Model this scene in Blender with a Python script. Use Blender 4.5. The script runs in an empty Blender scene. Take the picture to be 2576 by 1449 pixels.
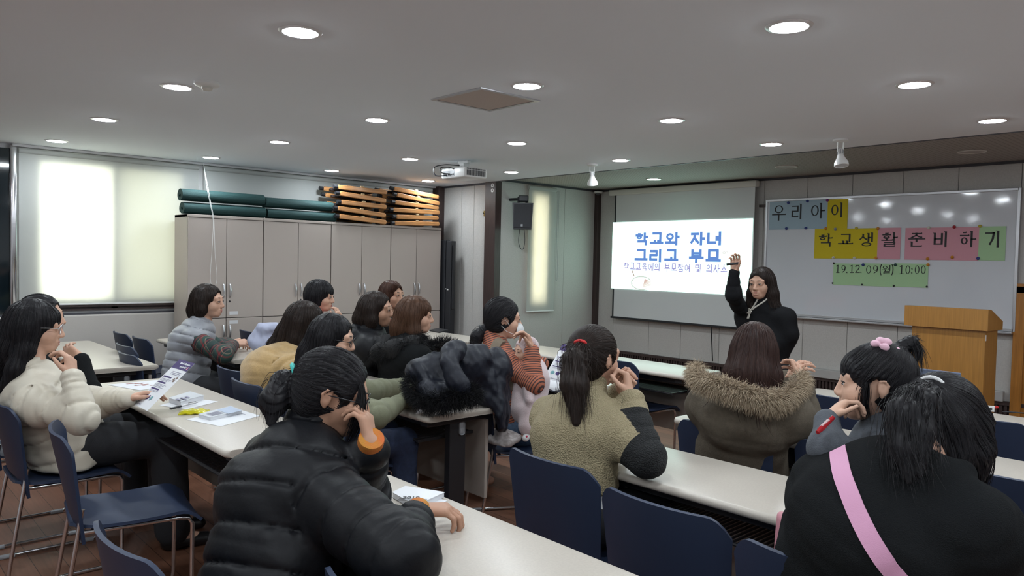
import bpy, bmesh, math, random
import numpy as np
from mathutils import Vector, Matrix
random.seed(7); np.random.seed(7)
PI = math.pi
SC = bpy.context.scene
COL = SC.collection
# ---------------------------------------------------------------- camera
CH = 1.48                      # camera height above the floor
FPX = 1892.19                  # focal length in pixels of the 2576 x 1449 frame
YAW, PITCH, ROLL = 0.828791, 0.0366515, -0.0216001
_c, _s = math.cos(YAW), math.sin(YAW)
CF = np.array([-_s*math.cos(PITCH), _c*math.cos(PITCH), -math.sin(PITCH)])
_r = np.array([_c, _s, 0.0]); _d = np.cross(CF, _r)
if _d[2] > 0: _d = -_d
CR = _r*math.cos(ROLL) + _d*math.sin(ROLL)
CD = -_r*math.sin(ROLL) + _d*math.cos(ROLL)
cam = bpy.data.cameras.new('camera'); co = bpy.data.objects.new('camera', cam); COL.objects.link(co)
cam.sensor_fit = 'HORIZONTAL'; cam.sensor_width = 36.0; cam.lens = FPX/2576*36.0
cam.clip_start = 0.02; cam.clip_end = 200
co.matrix_world = Matrix(((CR[0], -CD[0], -CF[0], 0), (CR[1], -CD[1], -CF[1], 0), (CR[2], -CD[2], -CF[2], CH), (0, 0, 0, 1)))
SC.camera = co
# ---------------------------------------------------------------- exposure and daylight
SC.view_settings.view_transform = 'Standard'
SC.view_settings.look = 'None'
SC.view_settings.gamma = 1.0
SC.view_settings.use_curve_mapping = False
SC.view_settings.exposure = 0.0
W = bpy.data.worlds.new('overcast_sky'); SC.world = W; W.use_nodes = True
_nt = W.node_tree; _bg = _nt.nodes['Background']
_bg.inputs['Color'].default_value = (0.95, 0.95, 0.95, 1); _bg.inputs['Strength'].default_value = 11.0
LAMP_E = 172.0                  # radiance of the ceiling lights

def ray(px, py):
    return CF + CR*((px-1288.0)/FPX) + CD*((py-724.5)/FPX)
def at(px, py, x=None, y=None, z=None, d=None):
    """the point of the room seen at a pixel, on a plane x / y / z or at a depth d"""
    v = ray(px, py)
    if d is not None: t = d
    elif z is not None: t = (z-CH)/v[2]
    elif x is not None: t = x/v[0]
    else: t = y/v[1]
    return v*t + np.array([0, 0, CH])
# ---------------------------------------------------------------- materials
MATS = {}
def mat(name, col, rough=0.6, metal=0.0, spec=0.5, var=0.0, vscale=20.0, bump=0.0, bscale=200.0, bdet=2.0, stretch=None, col2=None, trans=0.0, sheen=0.0, coat=0.0, gen='Object', alpha=1.0):
    if name in MATS: return MATS[name]
    m = bpy.data.materials.new(name); m.use_nodes = True; MATS[name] = m
    nt = m.node_tree; N = nt.nodes; L = nt.links; b = N['Principled BSDF']
    b.inputs['Base Color'].default_value = (*col, 1)
    b.inputs['Roughness'].default_value = rough; b.inputs['Metallic'].default_value = metal
    b.inputs['Specular IOR Level'].default_value = spec
    if sheen: b.inputs['Sheen Weight'].default_value = sheen
    if coat: b.inputs['Coat Weight'].default_value = coat; b.inputs['Coat Roughness'].default_value = 0.15
    if trans: b.inputs['Transmission Weight'].default_value = trans
    if alpha < 1: b.inputs['Alpha'].default_value = alpha
    tc = mp = None
    if var or bump or col2:
        tc = N.new('ShaderNodeTexCoord'); mp = N.new('ShaderNodeMapping'); L.new(tc.outputs[gen], mp.inputs['Vector'])
        if stretch: mp.inputs['Scale'].default_value = stretch
    if var or col2:
        n = N.new('ShaderNodeTexNoise'); n.inputs['Scale'].default_value = vscale; n.inputs['Detail'].default_value = 4
        L.new(mp.outputs['Vector'], n.inputs['Vector'])
        r = N.new('ShaderNodeValToRGB'); L.new(n.outputs['Fac'], r.inputs['Fac'])
        a = tuple(max(0, c*(1-var)) for c in col); c2 = col2 or tuple(min(1, c*(1+var)) for c in col)
        r.color_ramp.elements[0].position = 0.3; r.color_ramp.elements[1].position = 0.7
        r.color_ramp.elements[0].color = (*a, 1); r.color_ramp.elements[1].color = (*c2, 1)
        L.new(r.outputs['Color'], b.inputs['Base Color'])
    if bump:
        n2 = N.new('ShaderNodeTexNoise'); n2.inputs['Scale'].default_value = bscale; n2.inputs['Detail'].default_value = bdet
        L.new(mp.outputs['Vector'], n2.inputs['Vector'])
        bp = N.new('ShaderNodeBump'); bp.inputs['Strength'].default_value = bump; bp.inputs['Distance'].default_value = 0.004
        L.new(n2.outputs['Fac'], bp.inputs['Height']); L.new(bp.outputs['Normal'], b.inputs['Normal'])
    return m
def emis(name, col, s):
    if name in MATS: return MATS[name]
    m = bpy.data.materials.new(name); m.use_nodes = True; MATS[name] = m
    nt = m.node_tree; nt.nodes.remove(nt.nodes['Principled BSDF'])
    e = nt.nodes.new('ShaderNodeEmission'); e.inputs['Color'].default_value = (*col, 1); e.inputs['Strength'].default_value = s
    nt.links.new(e.outputs[0], nt.nodes['Material Output'].inputs['Surface'])
    return m
def nodes(m): return m.node_tree.nodes, m.node_tree.links, m.node_tree.nodes['Principled BSDF']
def band_mat(name, stops, attr='u', rough=0.85, period=1.0, scale2=None, bump=0.15):
    """bands across a per-vertex length coordinate (knitted stripes)"""
    m = mat(name, stops[0][1], rough, bump=bump, bscale=400)
    N, L, b = nodes(m)
    a = N.new('ShaderNodeAttribute'); a.attribute_name = attr
    dv = N.new('ShaderNodeMath'); dv.operation = 'DIVIDE'; dv.inputs[1].default_value = period
    fr = N.new('ShaderNodeMath'); fr.operation = 'FRACT'
    L.new(a.outputs['Fac'], dv.inputs[0]); L.new(dv.outputs[0], fr.inputs[0])
    r = N.new('ShaderNodeValToRGB'); r.color_ramp.interpolation = 'CONSTANT'; L.new(fr.outputs[0], r.inputs['Fac'])
    while len(r.color_ramp.elements) < len(stops): r.color_ramp.elements.new(0.5)
    for e, (p, c) in zip(r.color_ramp.elements, stops): e.position = p; e.color = (*c, 1)
    L.new(r.outputs['Color'], b.inputs['Base Color'])
    return m
# ---------------------------------------------------------------- objects
def link(name, me, m=None, parent=None, loc=None):
    o = bpy.data.objects.new(name, me); COL.objects.link(o)
    if m is not None:
        for k in (m if isinstance(m, (list, tuple)) else [m]): me.materials.append(k)
    if parent is not None: o.parent = parent
    if loc is not None: o.location = loc
    return o
def tag(o, label=None, cat=None, group=None, kind=None):
    if label: o['label'] = label
    if cat: o['category'] = cat
    if group: o['group'] = group
    if kind: o['kind'] = kind
    return o
def empty(name, loc=(0, 0, 0), rz=0.0, label=None, cat=None, group=None, rot=None):
    o = bpy.data.objects.new(name, None); COL.objects.link(o); o.location = loc
    o.rotation_euler = rot if rot else (0, 0, rz); o.empty_display_size = 0.05
    return tag(o, label, cat, group)
def dup(root, loc, rz, label, group=None):
    r = root.copy(); COL.objects.link(r); r.location = loc; r.rotation_euler = (0, 0, rz)
    r['label'] = label
    if group: r['group'] = group
    for ch in list(root.children):
        c = ch.copy(); COL.objects.link(c); c.parent = r
        for g in ch.children:
            d = g.copy(); COL.objects.link(d); d.parent = c
    return r
class MB:
    """collects shapes, then becomes ONE mesh object"""
    def __init__(self): self.bm = bmesh.new(); self.mi = 0
    def _mi(self, faces):
        for f in faces: f.material_index = self.mi
    def box(self, lo, hi, bev=0.0, seg=2, M=None):
        lo = Vector(lo); hi = Vector(hi); c = (lo+hi)/2; s = hi-lo
        mtx = Matrix.Translation(c) @ Matrix.Diagonal((abs(s.x), abs(s.y), abs(s.z), 1))
        if M is not None: mtx = M @ mtx
        r = bmesh.ops.create_cube(self.bm, size=1.0, matrix=mtx)
        fs = set(f for v in r['verts'] for f in v.link_faces)
        self._mi(fs)
        if bev:
            es = list(set(e for v in r['verts'] for e in v.link_edges))
            q = bmesh.ops.bevel(self.bm, geom=es, offset=bev, segments=seg, affect='EDGES', profile=0.5)
            self._mi(q['faces'])
        return self
    def prism(self, pts, axis, a, b, bev=0.0):
        """polygon pts in the plane across axis, pushed from a to b"""
        def mk(p, t):
            return {'x': (t, p[0], p[1]), 'y': (p[0], t, p[1]), 'z': (p[0], p[1], t)}[axis]
        v0 = [self.bm.verts.new(mk(p, a)) for p in pts]; v1 = [self.bm.verts.new(mk(p, b)) for p in pts]
        fs = [self.bm.faces.new(v0), self.bm.faces.new(v1[::-1])]
        n = len(pts)
        for i in range(n): fs.append(self.bm.faces.new((v0[i], v1[i], v1[(i+1) % n], v0[(i+1) % n])))
        self._mi(fs); return self
    def quad(self, *p):
        f = self.bm.faces.new([self.bm.verts.new(q) for q in p]); self._mi([f]); return self
    def lathe(self, prof, c=(0, 0, 0), n=32, M=None):
        """profile of (radius, z) turned about z"""
        rings = []
        for r, z in prof:
            ring = []
            for i in range(n):
                a = 2*PI*i/n; p = Vector((r*math.cos(a), r*math.sin(a), z))
                if M is not None: p = M @ p
                ring.append(self.bm.verts.new(p + Vector(c)))
            rings.append(ring)
        fs = []
        for a, b in zip(rings, rings[1:]):
            for i in range(n): fs.append(self.bm.faces.new((a[i], a[(i+1) % n], b[(i+1) % n], b[i])))
        if prof[0][0] > 1e-5: fs.append(self.bm.faces.new(rings[0][::-1]))
        if prof[-1][0] > 1e-5: fs.append(self.bm.faces.new(rings[-1]))
        self._mi(fs); return self
    def tube(self, pts, r, n=8, cap=True, closed=False):
        pts = [Vector(p) for p in pts]; rr = r if isinstance(r, (list, tuple)) else [r]*len(pts)
        rings = []; up = Vector((0, 0, 1)); prev = None
        for i, p in enumerate(pts):
            if closed: t = (pts[(i+1) % len(pts)]-pts[i-1])
            else: t = (pts[min(i+1, len(pts)-1)]-pts[max(i-1, 0)])
            t.normalize()
            if prev is None:
                a = t.cross(up)
                if a.length < 1e-3: a = t.cross(Vector((1, 0, 0)))
            else: a = prev - t*prev.dot(t)
            a.normalize(); prev = a; b = t.cross(a)
            rings.append([self.bm.verts.new(p + (a*math.cos(2*PI*k/n)+b*math.sin(2*PI*k/n))*rr[i]) for k in range(n)])
        fs = []
        pr = list(zip(rings, rings[1:]))
        if closed: pr.append((rings[-1], rings[0]))
        for A, B in pr:
            for k in range(n): fs.append(self.bm.faces.new((A[k], A[(k+1) % n], B[(k+1) % n], B[k])))
        if cap and not closed: fs += [self.bm.faces.new(rings[0][::-1]), self.bm.faces.new(rings[-1])]
        self._mi(fs); return self
    def sphere(self, c, r, n=16, scale=(1, 1, 1)):
        q = bmesh.ops.create_uvsphere(self.bm, u_segments=n, v_segments=max(6, n//2), radius=r, matrix=Matrix.Translation(c) @ Matrix.Diagonal((*scale, 1)))
        self._mi(set(f for v in q['verts'] for f in v.link_faces)); return self
    def build(self, name, m, parent=None, smooth=False, loc=None, fix=True):
        if fix: bmesh.ops.recalc_face_normals(self.bm, faces=self.bm.faces)
        me = bpy.data.meshes.new(name); self.bm.to_mesh(me); self.bm.free()
        if smooth:
            for p in me.polygons: p.use_smooth = True
            me.set_sharp_from_angle(angle=math.radians(40))
        return link(name, me, m, parent, loc)
def bez(pts, n=8):
    """smooth curve through the points (Catmull-Rom)"""
    P = [np.array(p, float) for p in pts]; P = [2*P[0]-P[1]] + P + [2*P[-1]-P[-2]]; out = []
    for i in range(1, len(P)-2):
        for k in range(n):
            t = k/n
            out.append(0.5*((2*P[i])+(-P[i-1]+P[i+1])*t+(2*P[i-1]-5*P[i]+4*P[i+1]-P[i+2])*t*t+(-P[i-1]+3*P[i]-3*P[i+1]+P[i+2])*t**3))
    out.append(P[-2]); return out
def struct(o, label=None):
    o['kind'] = 'structure'
    if label: o['label'] = label
    return o
# ---------------------------------------------------------------- colours of the room
CEIL = 2.35; XL = -7.4; YA = 5.54; XB = -6.31; YF = 7.22; XR = 2.6; YB = -2.2; YE = 5.5
m_ceil = mat('ceiling_paint', (0.84, 0.89, 0.95), 0.9, spec=0.1, bump=0.05, bscale=60)
m_strip = mat('perforated_tile', (0.50, 0.47, 0.44), 0.8)
m_wall = mat('fabric_wallpaper', (0.50, 0.485, 0.465), 0.9, spec=0.15, var=0.06, vscale=90, bump=0.25, bscale=240)
m_wlow = mat('sill_wall_paint', (0.52, 0.49, 0.46), 0.8, spec=0.2, bump=0.1, bscale=150)
m_brown = mat('dark_brown_wood', (0.045, 0.028, 0.026), 0.45, var=0.25, vscale=8, stretch=(12, 12, 1))
m_trim = mat('dark_trim', (0.05, 0.05, 0.06), 0.5)
m_white = mat('white_plastic', (0.75, 0.75, 0.74), 0.35)
m_offw = mat('cream_plastic', (0.62, 0.6, 0.55), 0.4)
m_black = mat('black_plastic', (0.015, 0.016, 0.02), 0.45)
m_chrome = mat('chrome', (0.62, 0.62, 0.64), 0.16, metal=1.0)
m_alu = mat('aluminium', (0.55, 0.55, 0.57), 0.35, metal=0.9)
m_grey = mat('grey_plastic', (0.3, 0.31, 0.33), 0.4)
# perforations of the front ceiling strip
N, L, b = nodes(m_strip)
tc = N.new('ShaderNodeTexCoord'); vr = N.new('ShaderNodeTexVoronoi'); vr.inputs['Scale'].default_value = 26; vr.inputs['Randomness'].default_value = 0.0
L.new(tc.outputs['Object'], vr.inputs['Vector']); rp = N.new('ShaderNodeValToRGB'); L.new(vr.outputs['Distance'], rp.inputs['Fac'])
rp.color_ramp.elements[0].position = 0.16; rp.color_ramp.elements[0].color = (0.17, 0.16, 0.15, 1)
rp.color_ramp.elements[1].position = 0.24; rp.color_ramp.elements[1].color = (0.34, 0.315, 0.29, 1)
L.new(rp.outputs['Color'], b.inputs['Base Color'])
# floor: brown vinyl planks
m_floor = mat('vinyl_planks', (0.16, 0.075, 0.045), 0.42, spec=0.3)
N, L, b = nodes(m_floor)
tc = N.new('ShaderNodeTexCoord'); bk = N.new('ShaderNodeTexBrick')
bk.inputs['Scale'].default_value = 1.0; bk.inputs['Brick Width'].default_value = 1.2; bk.inputs['Row Height'].default_value = 0.12; bk.inputs['Mortar Size'].default_value = 0.0015
bk.inputs['Color1'].default_value = (0.24, 0.105, 0.062, 1); bk.inputs['Color2'].default_value = (0.17, 0.077, 0.047, 1); bk.inputs['Mortar'].default_value = (0.03, 0.015, 0.01, 1)
L.new(tc.outputs['Object'], bk.inputs['Vector'])
mp = N.new('ShaderNodeMapping'); mp.inputs['Scale'].default_value = (1.5, 22, 1); L.new(tc.outputs['Object'], mp.inputs['Vector'])
ns = N.new('ShaderNodeTexNoise'); ns.inputs['Scale'].default_value = 3; ns.inputs['Detail'].default_value = 5; L.new(mp.outputs[0], ns.inputs['Vector'])
mx = N.new('ShaderNodeMixRGB'); mx.blend_type = 'MULTIPLY'; mx.inputs['Fac'].default_value = 0.55
L.new(bk.outputs['Color'], mx.inputs['Color1']); L.new(ns.outputs['Fac'], mx.inputs['Color2'])
gm = N.new('ShaderNodeMixRGB'); gm.blend_type = 'ADD'; gm.inputs['Fac'].default_value = 0.25; L.new(mx.outputs[0], gm.inputs['Color1']); L.new(bk.outputs['Color'], gm.inputs['Color2'])
L.new(gm.outputs['Color'], b.inputs['Base Color'])
# ---------------------------------------------------------------- shell
q = MB(); q.box((XL-0.3, YB-0.1, -0.1), (XR+0.1, YF+0.1, 0)); struct(q.build('floor', m_floor))
q = MB(); q.box((XL-0.3, YB-0.1, CEIL), (XR+0.1, YE, CEIL+0.12)); q.box((XL-0.3, YE, CEIL), (XB-0.1, YA+0.12, CEIL+0.12)); struct(q.build('ceiling', m_ceil))
q = MB(); q.box((XB-0.1, YE+0.10, CEIL+0.035), (XR+0.1, YF+0.1, CEIL+0.12)); struct(q.build('ceiling_front', m_strip))
q = MB(); q.box((XB-0.1, YE-0.012, CEIL-0.004), (XR, YE+0.012, CEIL+0.02)); struct(q.build('trim_1', m_trim))
q = MB(); q.box((XB-0.1, YE+0.014, CEIL+0.03), (XR, YE+0.14, CEIL+0.034)); struct(q.build('trim_2', m_ceil))
def panels(name, axis, fixed, a, b, seams, z0, z1, th, m):
    """wall built of upright panels with hairline joints; one mesh"""
    q = MB(); e = [a]+sorted(s for s in seams if a < s < b)+[b]
    for u, v in zip(e, e[1:]):
        if axis == 'x': q.box((u+0.002, fixed, z0), (v-0.002, fixed+th, z1), 0.003, 1)
        else: q.box((fixed-th, u+0.002, z0), (fixed, v-0.002, z1), 0.003, 1)
    q.mi = 1
    if axis == 'x': q.box((a, fixed+0.01, z0), (b, fixed+th+0.06, z1))
    else: q.box((fixed-th-0.06, a, z0), (fixed-0.01, b, z1))
    return struct(q.build(name, [m, m_trim]))
fs = [at(px, py, y=YF)[0] for px, py in ((1923, 480), (2032, 470), (2145, 460), (2273, 450), (2412, 440))]
fs = [XB+0.3, XB+0.85, XB+1.3, XB+1.8] + fs + [-1.75, -1.2, -0.6, 0, 0.6, 1.2, 1.8]
BASE = 0.40
panels('wall_front', 'x', YF, XB, XR, fs, BASE, CEIL+0.1, 0.05, m_wall)
q = MB()
x = XB
while x < XR: q.box((x, YF-0.02, 0.06), (x+0.02, YF+0.1, BASE-0.03)); x += 0.035
q.box((XB, YF-0.012, 0), (XR, YF+0.1, 0.06)); q.box((XB, YF-0.03, BASE-0.03), (XR, YF+0.1, BASE)); q.box((XB, YF, 0), (XR, YF+0.1, BASE))
struct(q.build('baseboard_front', m_brown))
q = MB(); q.box((-3.85, YF-0.055, BASE+0.0), (-1.8, YF-0.001, BASE+0.085), 0.006)
struct(q.build('trim_3', mat('grey_duct', (0.42, 0.41, 0.4), 0.5)))
# wall by the narrow window: opening for the slit
wy0, wy1, wz0, wz1 = 6.07, 6.32, 0.99, 2.25
q = MB(); T = 0.16
for (y0, y1, z0, z1) in ((YA, wy0, 0, CEIL+0.1), (wy1, 6.62, 0, CEIL+0.1), (wy0, wy1, 0, wz0), (wy0, wy1, wz1, CEIL+0.1), (6.624, YF, 0, CEIL+0.1)):
    q.box((XB-T, y0, z0), (XB, y1, z1), 0.0015 if y0 < 6.6 and z0 == 0 and z1 > 2 else 0)
q.mi = 1; q.box((XB-T, 6.55, 0), (XB-0.01, 6.7, CEIL+0.1)); q.box((XB-T+0.01, YA, -0.02), (XB-0.03, wy0-0.01, CEIL+0.1))
struct(q.build('wall_window_side', [m_wall, m_trim]))
panels('wall_alcove', 'x', YA, XL-0.1, XB-0.16, [-6.95, -6.72], 0, CEIL, 0.05, m_wall)
q = MB(); q.box((XB-0.16, YA-0.05, 0), (XB+0.02, YA+0.04, CEIL), 0.004); struct(q.build('trim_4', m_brown))
q = MB(); q.box((XB, YF-0.06, 0), (XB+0.06, YF, CEIL+0.03), 0.003); struct(q.build('trim_5', m_brown))
q = MB(); q.box((XL+0.002, YA-0.09, 0), (XL+0.12, YA-0.001, CEIL), 0.003); struct(q.build('trim_6', m_brown))
for i, (p0, p1) in enumerate((((XB-0.1, YA-0.02, CEIL-0.02), (XL, YA, CEIL)), ((XB, YA, CEIL+0.012), (XB+0.018, YF, CEIL+0.034)), ((XB, YF-0.02, CEIL+0.012), (XR, YF-0.001, CEIL+0.034)))):
    q = MB(); q.box(p0, p1); struct(q.build('trim_%d' % (7+i), m_trim))
# left wall with the big window
oy0, oy1, oz0, oz1 = 1.30, 2.56, 0.965, 2.28
q = MB(); T = 0.22
for (y0, y1, z0, z1) in ((YB, oy0, 0.94, CEIL), (oy1, YA, 0.94, CEIL), (oy0, oy1, oz1, CEIL), (oy0, oy1, 0.94, oz0)):
    q.box((XL-T, y0, z0), (XL, y1, z1))
struct(q.build('wall_left', mat('white_wall_paint', (0.60, 0.60, 0.61), 0.85, bump=0.06, bscale=80)))
q = MB(); q.box((XL-T, YB, 0), (XL+0.05, YA, 0.925), 0.012); struct(q.build('wall_left_lower', m_wlow))
q = MB(); q.box((XL-T, YB, 0.925), (XL+0.03, YA, 0.94)); struct(q.build('trim_10', m_trim))
w1 = empty('window_1', (XL-0.022, (oy0+oy1)/2, oz0)); struct(w1)
q = MB(); cx, cy = XL-0.08, (oy0+oy1)/2
for (y0, y1, z0, z1) in ((oy0, oy0+0.06, oz0, oz1), (oy1-0.06, oy1, oz0, oz1), (oy0, oy1, oz0, oz0+0.1), (oy0, oy1, oz1-0.06, oz1), (1.905, 1.965, oz0, oz1)):
    q.box((-0.03, y0-cy, z0-oz0), (0.021, y1-cy, z1-oz0), 0.004)
q.build('window_frame', m_brown, w1)
def pane_mat(name, c):
    m = bpy.data.materials.new(name); m.use_nodes = True; nt = m.node_tree; nt.nodes.remove(nt.nodes['Principled BSDF'])
    t = nt.nodes.new('ShaderNodeBsdfTransparent'); t.inputs['Color'].default_value = (*c, 1)
    g = nt.nodes.new('ShaderNodeBsdfGlossy'); g.inputs['Roughness'].default_value = 0.05
    mi = nt.nodes.new('ShaderNodeMixShader'); mi.inputs['Fac'].default_value = 0.06
    nt.links.new(t.outputs[0], mi.inputs[1]); nt.links.new(g.outputs[0], mi.inputs[2]); nt.links.new(mi.outputs[0], nt.nodes['Material Output'].inputs['Surface']); return m
q = MB(); q.box((-0.006, 1.36-cy, 0.1), (0.0, 1.905-cy, oz1-oz0-0.06)); q.build('pane', pane_mat('clear_pane', (0.95, 0.97, 0.93)), w1)
q = MB(); q.box((0.004, 1.965-cy, 0.1), (0.01, 2.50-cy, oz1-oz0-0.06)); q.build('pane', pane_mat('tinted_pane', (0.60, 0.61, 0.56)), w1)
q = MB()
for z in (0.97, 1.0): q.box((XL+0.0, oy0, z-0.008), (XL+0.03, 2.44, z+0.006))
struct(q.build('window_sill', m_brown))
w2 = empty('window_2', (XB-0.045, (wy0+wy1)/2, wz0)); struct(w2)
q = MB(); h = (wy1-wy0)/2
for (y0, y1, z0, z1) in ((-h, -h+0.02, 0, wz1-wz0), (h-0.02, h, 0, wz1-wz0), (-h, h, 0, 0.02), (-h, h, wz1-wz0-0.02, wz1-wz0)): q.box((-0.02, y0, z0), (0.02, y1, z1))
q.build('window_frame', m_brown, w2)
q = MB(); q.box((-0.004, -h+0.02, 0.02), (0.004, h-0.02, wz1-wz0-0.02)); q.build('pane', pane_mat('slit_pane', (1.0, 0.97, 0.86)), w2)
# dark glass panel at the near end of the left wall
w3 = empty('window_3', (XL+0.03, 0.4, 0.93)); struct(w3)
q = MB(); q.box((-0.012, -0.75, 0.02), (0.002, 0.735, 1.38)); q.build('pane', mat('dark_glass', (0.006, 0.012, 0.016), 0.06, spec=0.6), w3)
q = MB(); q.box((-0.028, 0.735, 0), (0.03, 0.785, 1.41), 0.012, 3); q.build('frame', m_chrome, w3, smooth=True)
# right and back walls close the room
q = MB(); q.box((XR, YB, 0), (XR+0.1, YF+0.1, CEIL+0.12)); struct(q.build('wall_right', mat('pale_wall_paint', (0.74, 0.76, 0.77), 0.85, bump=0.05, bscale=80)))
q = MB(); q.box((XL-0.3, YB-0.1, 0), (XR+0.1, YB, CEIL+0.12)); struct(q.build('wall_back', MATS['pale_wall_paint']))
# pelmet slot of the left wall
q = MB(); q.box((XL+0.005, 1.15, CEIL-0.022), (XL+0.075, YA-0.1, CEIL-0.002)); struct(q.build('trim_11', mat('pelmet_paint', (0.55, 0.55, 0.56), 0.6)))
# wooden door at the right of the board
dd = at(2548, 900, y=YF)[0]
d1 = empty('door_1', (dd+0.46, YF-0.02, 0)); struct(d1)
m_ow = mat('orange_oak', (0.40, 0.165, 0.03), 0.4, var=0.18, vscale=6, stretch=(14, 14, 0.7), coat=0.15)
q = MB()
for lo, hi in (((-0.46, -0.02, 0), (-0.38, 0.02, 1.36)), ((0.38, -0.02, 0), (0.46, 0.02, 1.36)), ((-0.46, -0.02, 1.30), (0.46, 0.02, 1.38))): q.box(lo, hi, 0.004)
q.build('door_frame', m_ow, d1)
q = MB(); q.box((-0.38, -0.005, 0.01), (0.38, 0.018, 1.30)); q.box((-0.28, -0.012, 0.12), (0.28, 0, 0.6), 0.006); q.box((-0.28, -0.012, 0.7), (0.28, 0, 1.2), 0.006); q.build('door_leaf', m_ow, d1)
q = MB(); q.sphere((0.32, -0.035, 0.66), 0.02); q.build('door_knob', m_alu, d1, smooth=True)
# ---------------------------------------------------------------- ceiling things
m_lamp = emis('lamp_glow', (0.90, 0.985, 1.04), LAMP_E)
m_reflect = mat('lamp_rim', (0.75, 0.75, 0.77), 0.3, metal=0.3)
def downlight():
    t = empty('ceiling_light', (0, 0, CEIL))
    q = MB(); q.lathe([(0.066, -0.001), (0.068, -0.006), (0.08, -0.004), (0.084, -0.0005)], n=40); q.build('trim_ring', m_reflect, t, smooth=True)
    q = MB(); q.lathe([(0.0001, -0.011), (0.03, -0.0105), (0.052, -0.008), (0.064, -0.0045), (0.067, -0.0035), (0.0001, -0.0035)], n=40); q.build('diffuser', m_lamp, t, smooth=True)
    return t
LX = [-1.37-1.3775*i for i in range(5)]; LY = [1.375, 2.59, 3.80, 5.0]
rown = ['in the row nearest the camera', 'in the second row from the camera', 'in the third row from the camera', 'in the row nearest the whiteboard']
coln = ['rightmost', 'second from the right', 'middle one of five', 'second from the left', 'leftmost']
p = None
for j, y in enumerate(LY):
    for i, x in enumerate(LX):
        if j == 0 and i == 0: continue
        lab = 'round recessed ceiling light, %s %s' % (coln[i], rown[j])
        if p is None:
            p = downlight(); p.location = (x, y, CEIL); tag(p, lab, 'ceiling light', 'recessed ceiling lights')
        else: dup(p, (x, y, CEIL), 0, lab)
for x, y in ((0.0, 0.15), (-1.37, 0.15), (0.0, 1.375), (0.0, 2.59), (0.0, 3.8), (0.0, 5.0), (1.38, 1.375), (1.38, 2.59), (1.38, 3.8), (1.38, 5.0), (1.38, 0.15), (-1.37, 1.375), (-2.75, 0.15), (-4.12, 0.15), (-5.5, 0.15), (0.0, -1.1), (-1.37, -1.1), (-2.75, -1.1), (1.38, -1.1)):
    dup(p, (x, y, CEIL), 0, 'round recessed ceiling light out of view behind or beside the camera', 'recessed ceiling lights behind the camera')
t = empty('smoke_detector', at(521, 207, z=CEIL), 0, 'white round smoke detector on the ceiling beside a recessed light', 'smoke detector')
q = MB(); q.lathe([(0.062, 0), (0.062, -0.012), (0.055, -0.02), (0.03, -0.024)], n=32); q.build('base', m_white, t, smooth=True)
q = MB(); q.lathe([(0.026, -0.024), (0.028, -0.034), (0.02, -0.042), (0.0001, -0.043)], n=24); q.build('sensor_head', m_offw, t, smooth=True)
pc = (at(1090, 249, z=CEIL)+at(1350, 252, z=CEIL)+at(1210, 221, z=CEIL)+at(1235, 277, z=CEIL))/4
t = empty('access_panel', pc, 0, 'square beige access panel with metal frame in the ceiling', 'access panel')
q = MB(); q.box((-0.185, -0.185, -0.004), (0.185, 0.185, -0.0005)); q.build('panel', mat('panel_beige', (0.52, 0.44, 0.40), 0.8), t)
q = MB()
for s in (-1, 1): q.box((s*0.2-0.012, -0.212, -0.006), (s*0.2+0.012, 0.212, -0.0003)); q.box((-0.188, s*0.2-0.012, -0.006), (0.188, s*0.2+0.012, -0.0003))
q.build('frame', m_alu, t)
# projector
pj = at(1165, 405, z=CEIL); pj = at(1167, 440, d=float((pj-[0, 0, CH])@CF))
pj = np.array([pj[0], pj[1], 2.235])
t = empty('projector', pj, math.radians(0), 'white ceiling projector with grille and black cables near the front', 'projector')
q = MB(); q.box((-0.17, -0.125, -0.045), (0.17, 0.125, 0.045), 0.016, 3); q.build('housing', m_white, t, smooth=True)
q = MB()
for k in range(17): q.box((0.1705, -0.105+k*0.0125, -0.028), (0.1735, -0.099+k*0.0125, 0.018))
for k in range(17): q.box((0.1705, -0.105+k*0.0125, 0.023), (0.1735, -0.099+k*0.0125, 0.034))
q.build('vent_grille', m_black, t)
q = MB(); q.box((-0.14, -0.128, -0.03), (0.03, -0.1245, 0.02)); q.build('socket_panel', m_grey, t)
q = MB()
for k in range(6): q.box((-0.12+k*0.024, -0.133, -0.02), (-0.105+k*0.024, -0.127, -0.008))
q.build('socket', m_black, t)
q = MB(); q.lathe([(0.03, 0), (0.035, 0.012), (0.026, 0.016)], n=24, M=Matrix.Rotation(-PI/2, 4, 'X'), c=(0.1, 0.122, 0)); q.build('lens', m_black, t, smooth=True)
q = MB(); q.box((-0.06, -0.05, 0.046), (0.06, 0.05, 0.056)); q.box((-0.03, -0.03, 0.056), (0.03, 0.03, 0.09)); q.box((-0.07, -0.02, 0.09), (0.07, 0.02, 0.1145), 0.004); q.build('ceiling_mount', m_white, t)
q = MB(); q.tube(bez([(-0.08, -0.13, -0.02), (-0.15, -0.2, -0.02), (-0.17, -0.2, 0.05), (-0.1, -0.14, 0.075), (0.0, -0.05, 0.07)]), 0.005); q.tube(bez([(-0.03, -0.13, -0.01), (-0.08, -0.19, 0.0), (-0.1, -0.18, 0.045), (-0.05, -0.13, 0.05), (0.02, -0.128, 0.03)]), 0.004); q.build('cable', m_black, t, smooth=True)
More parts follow.
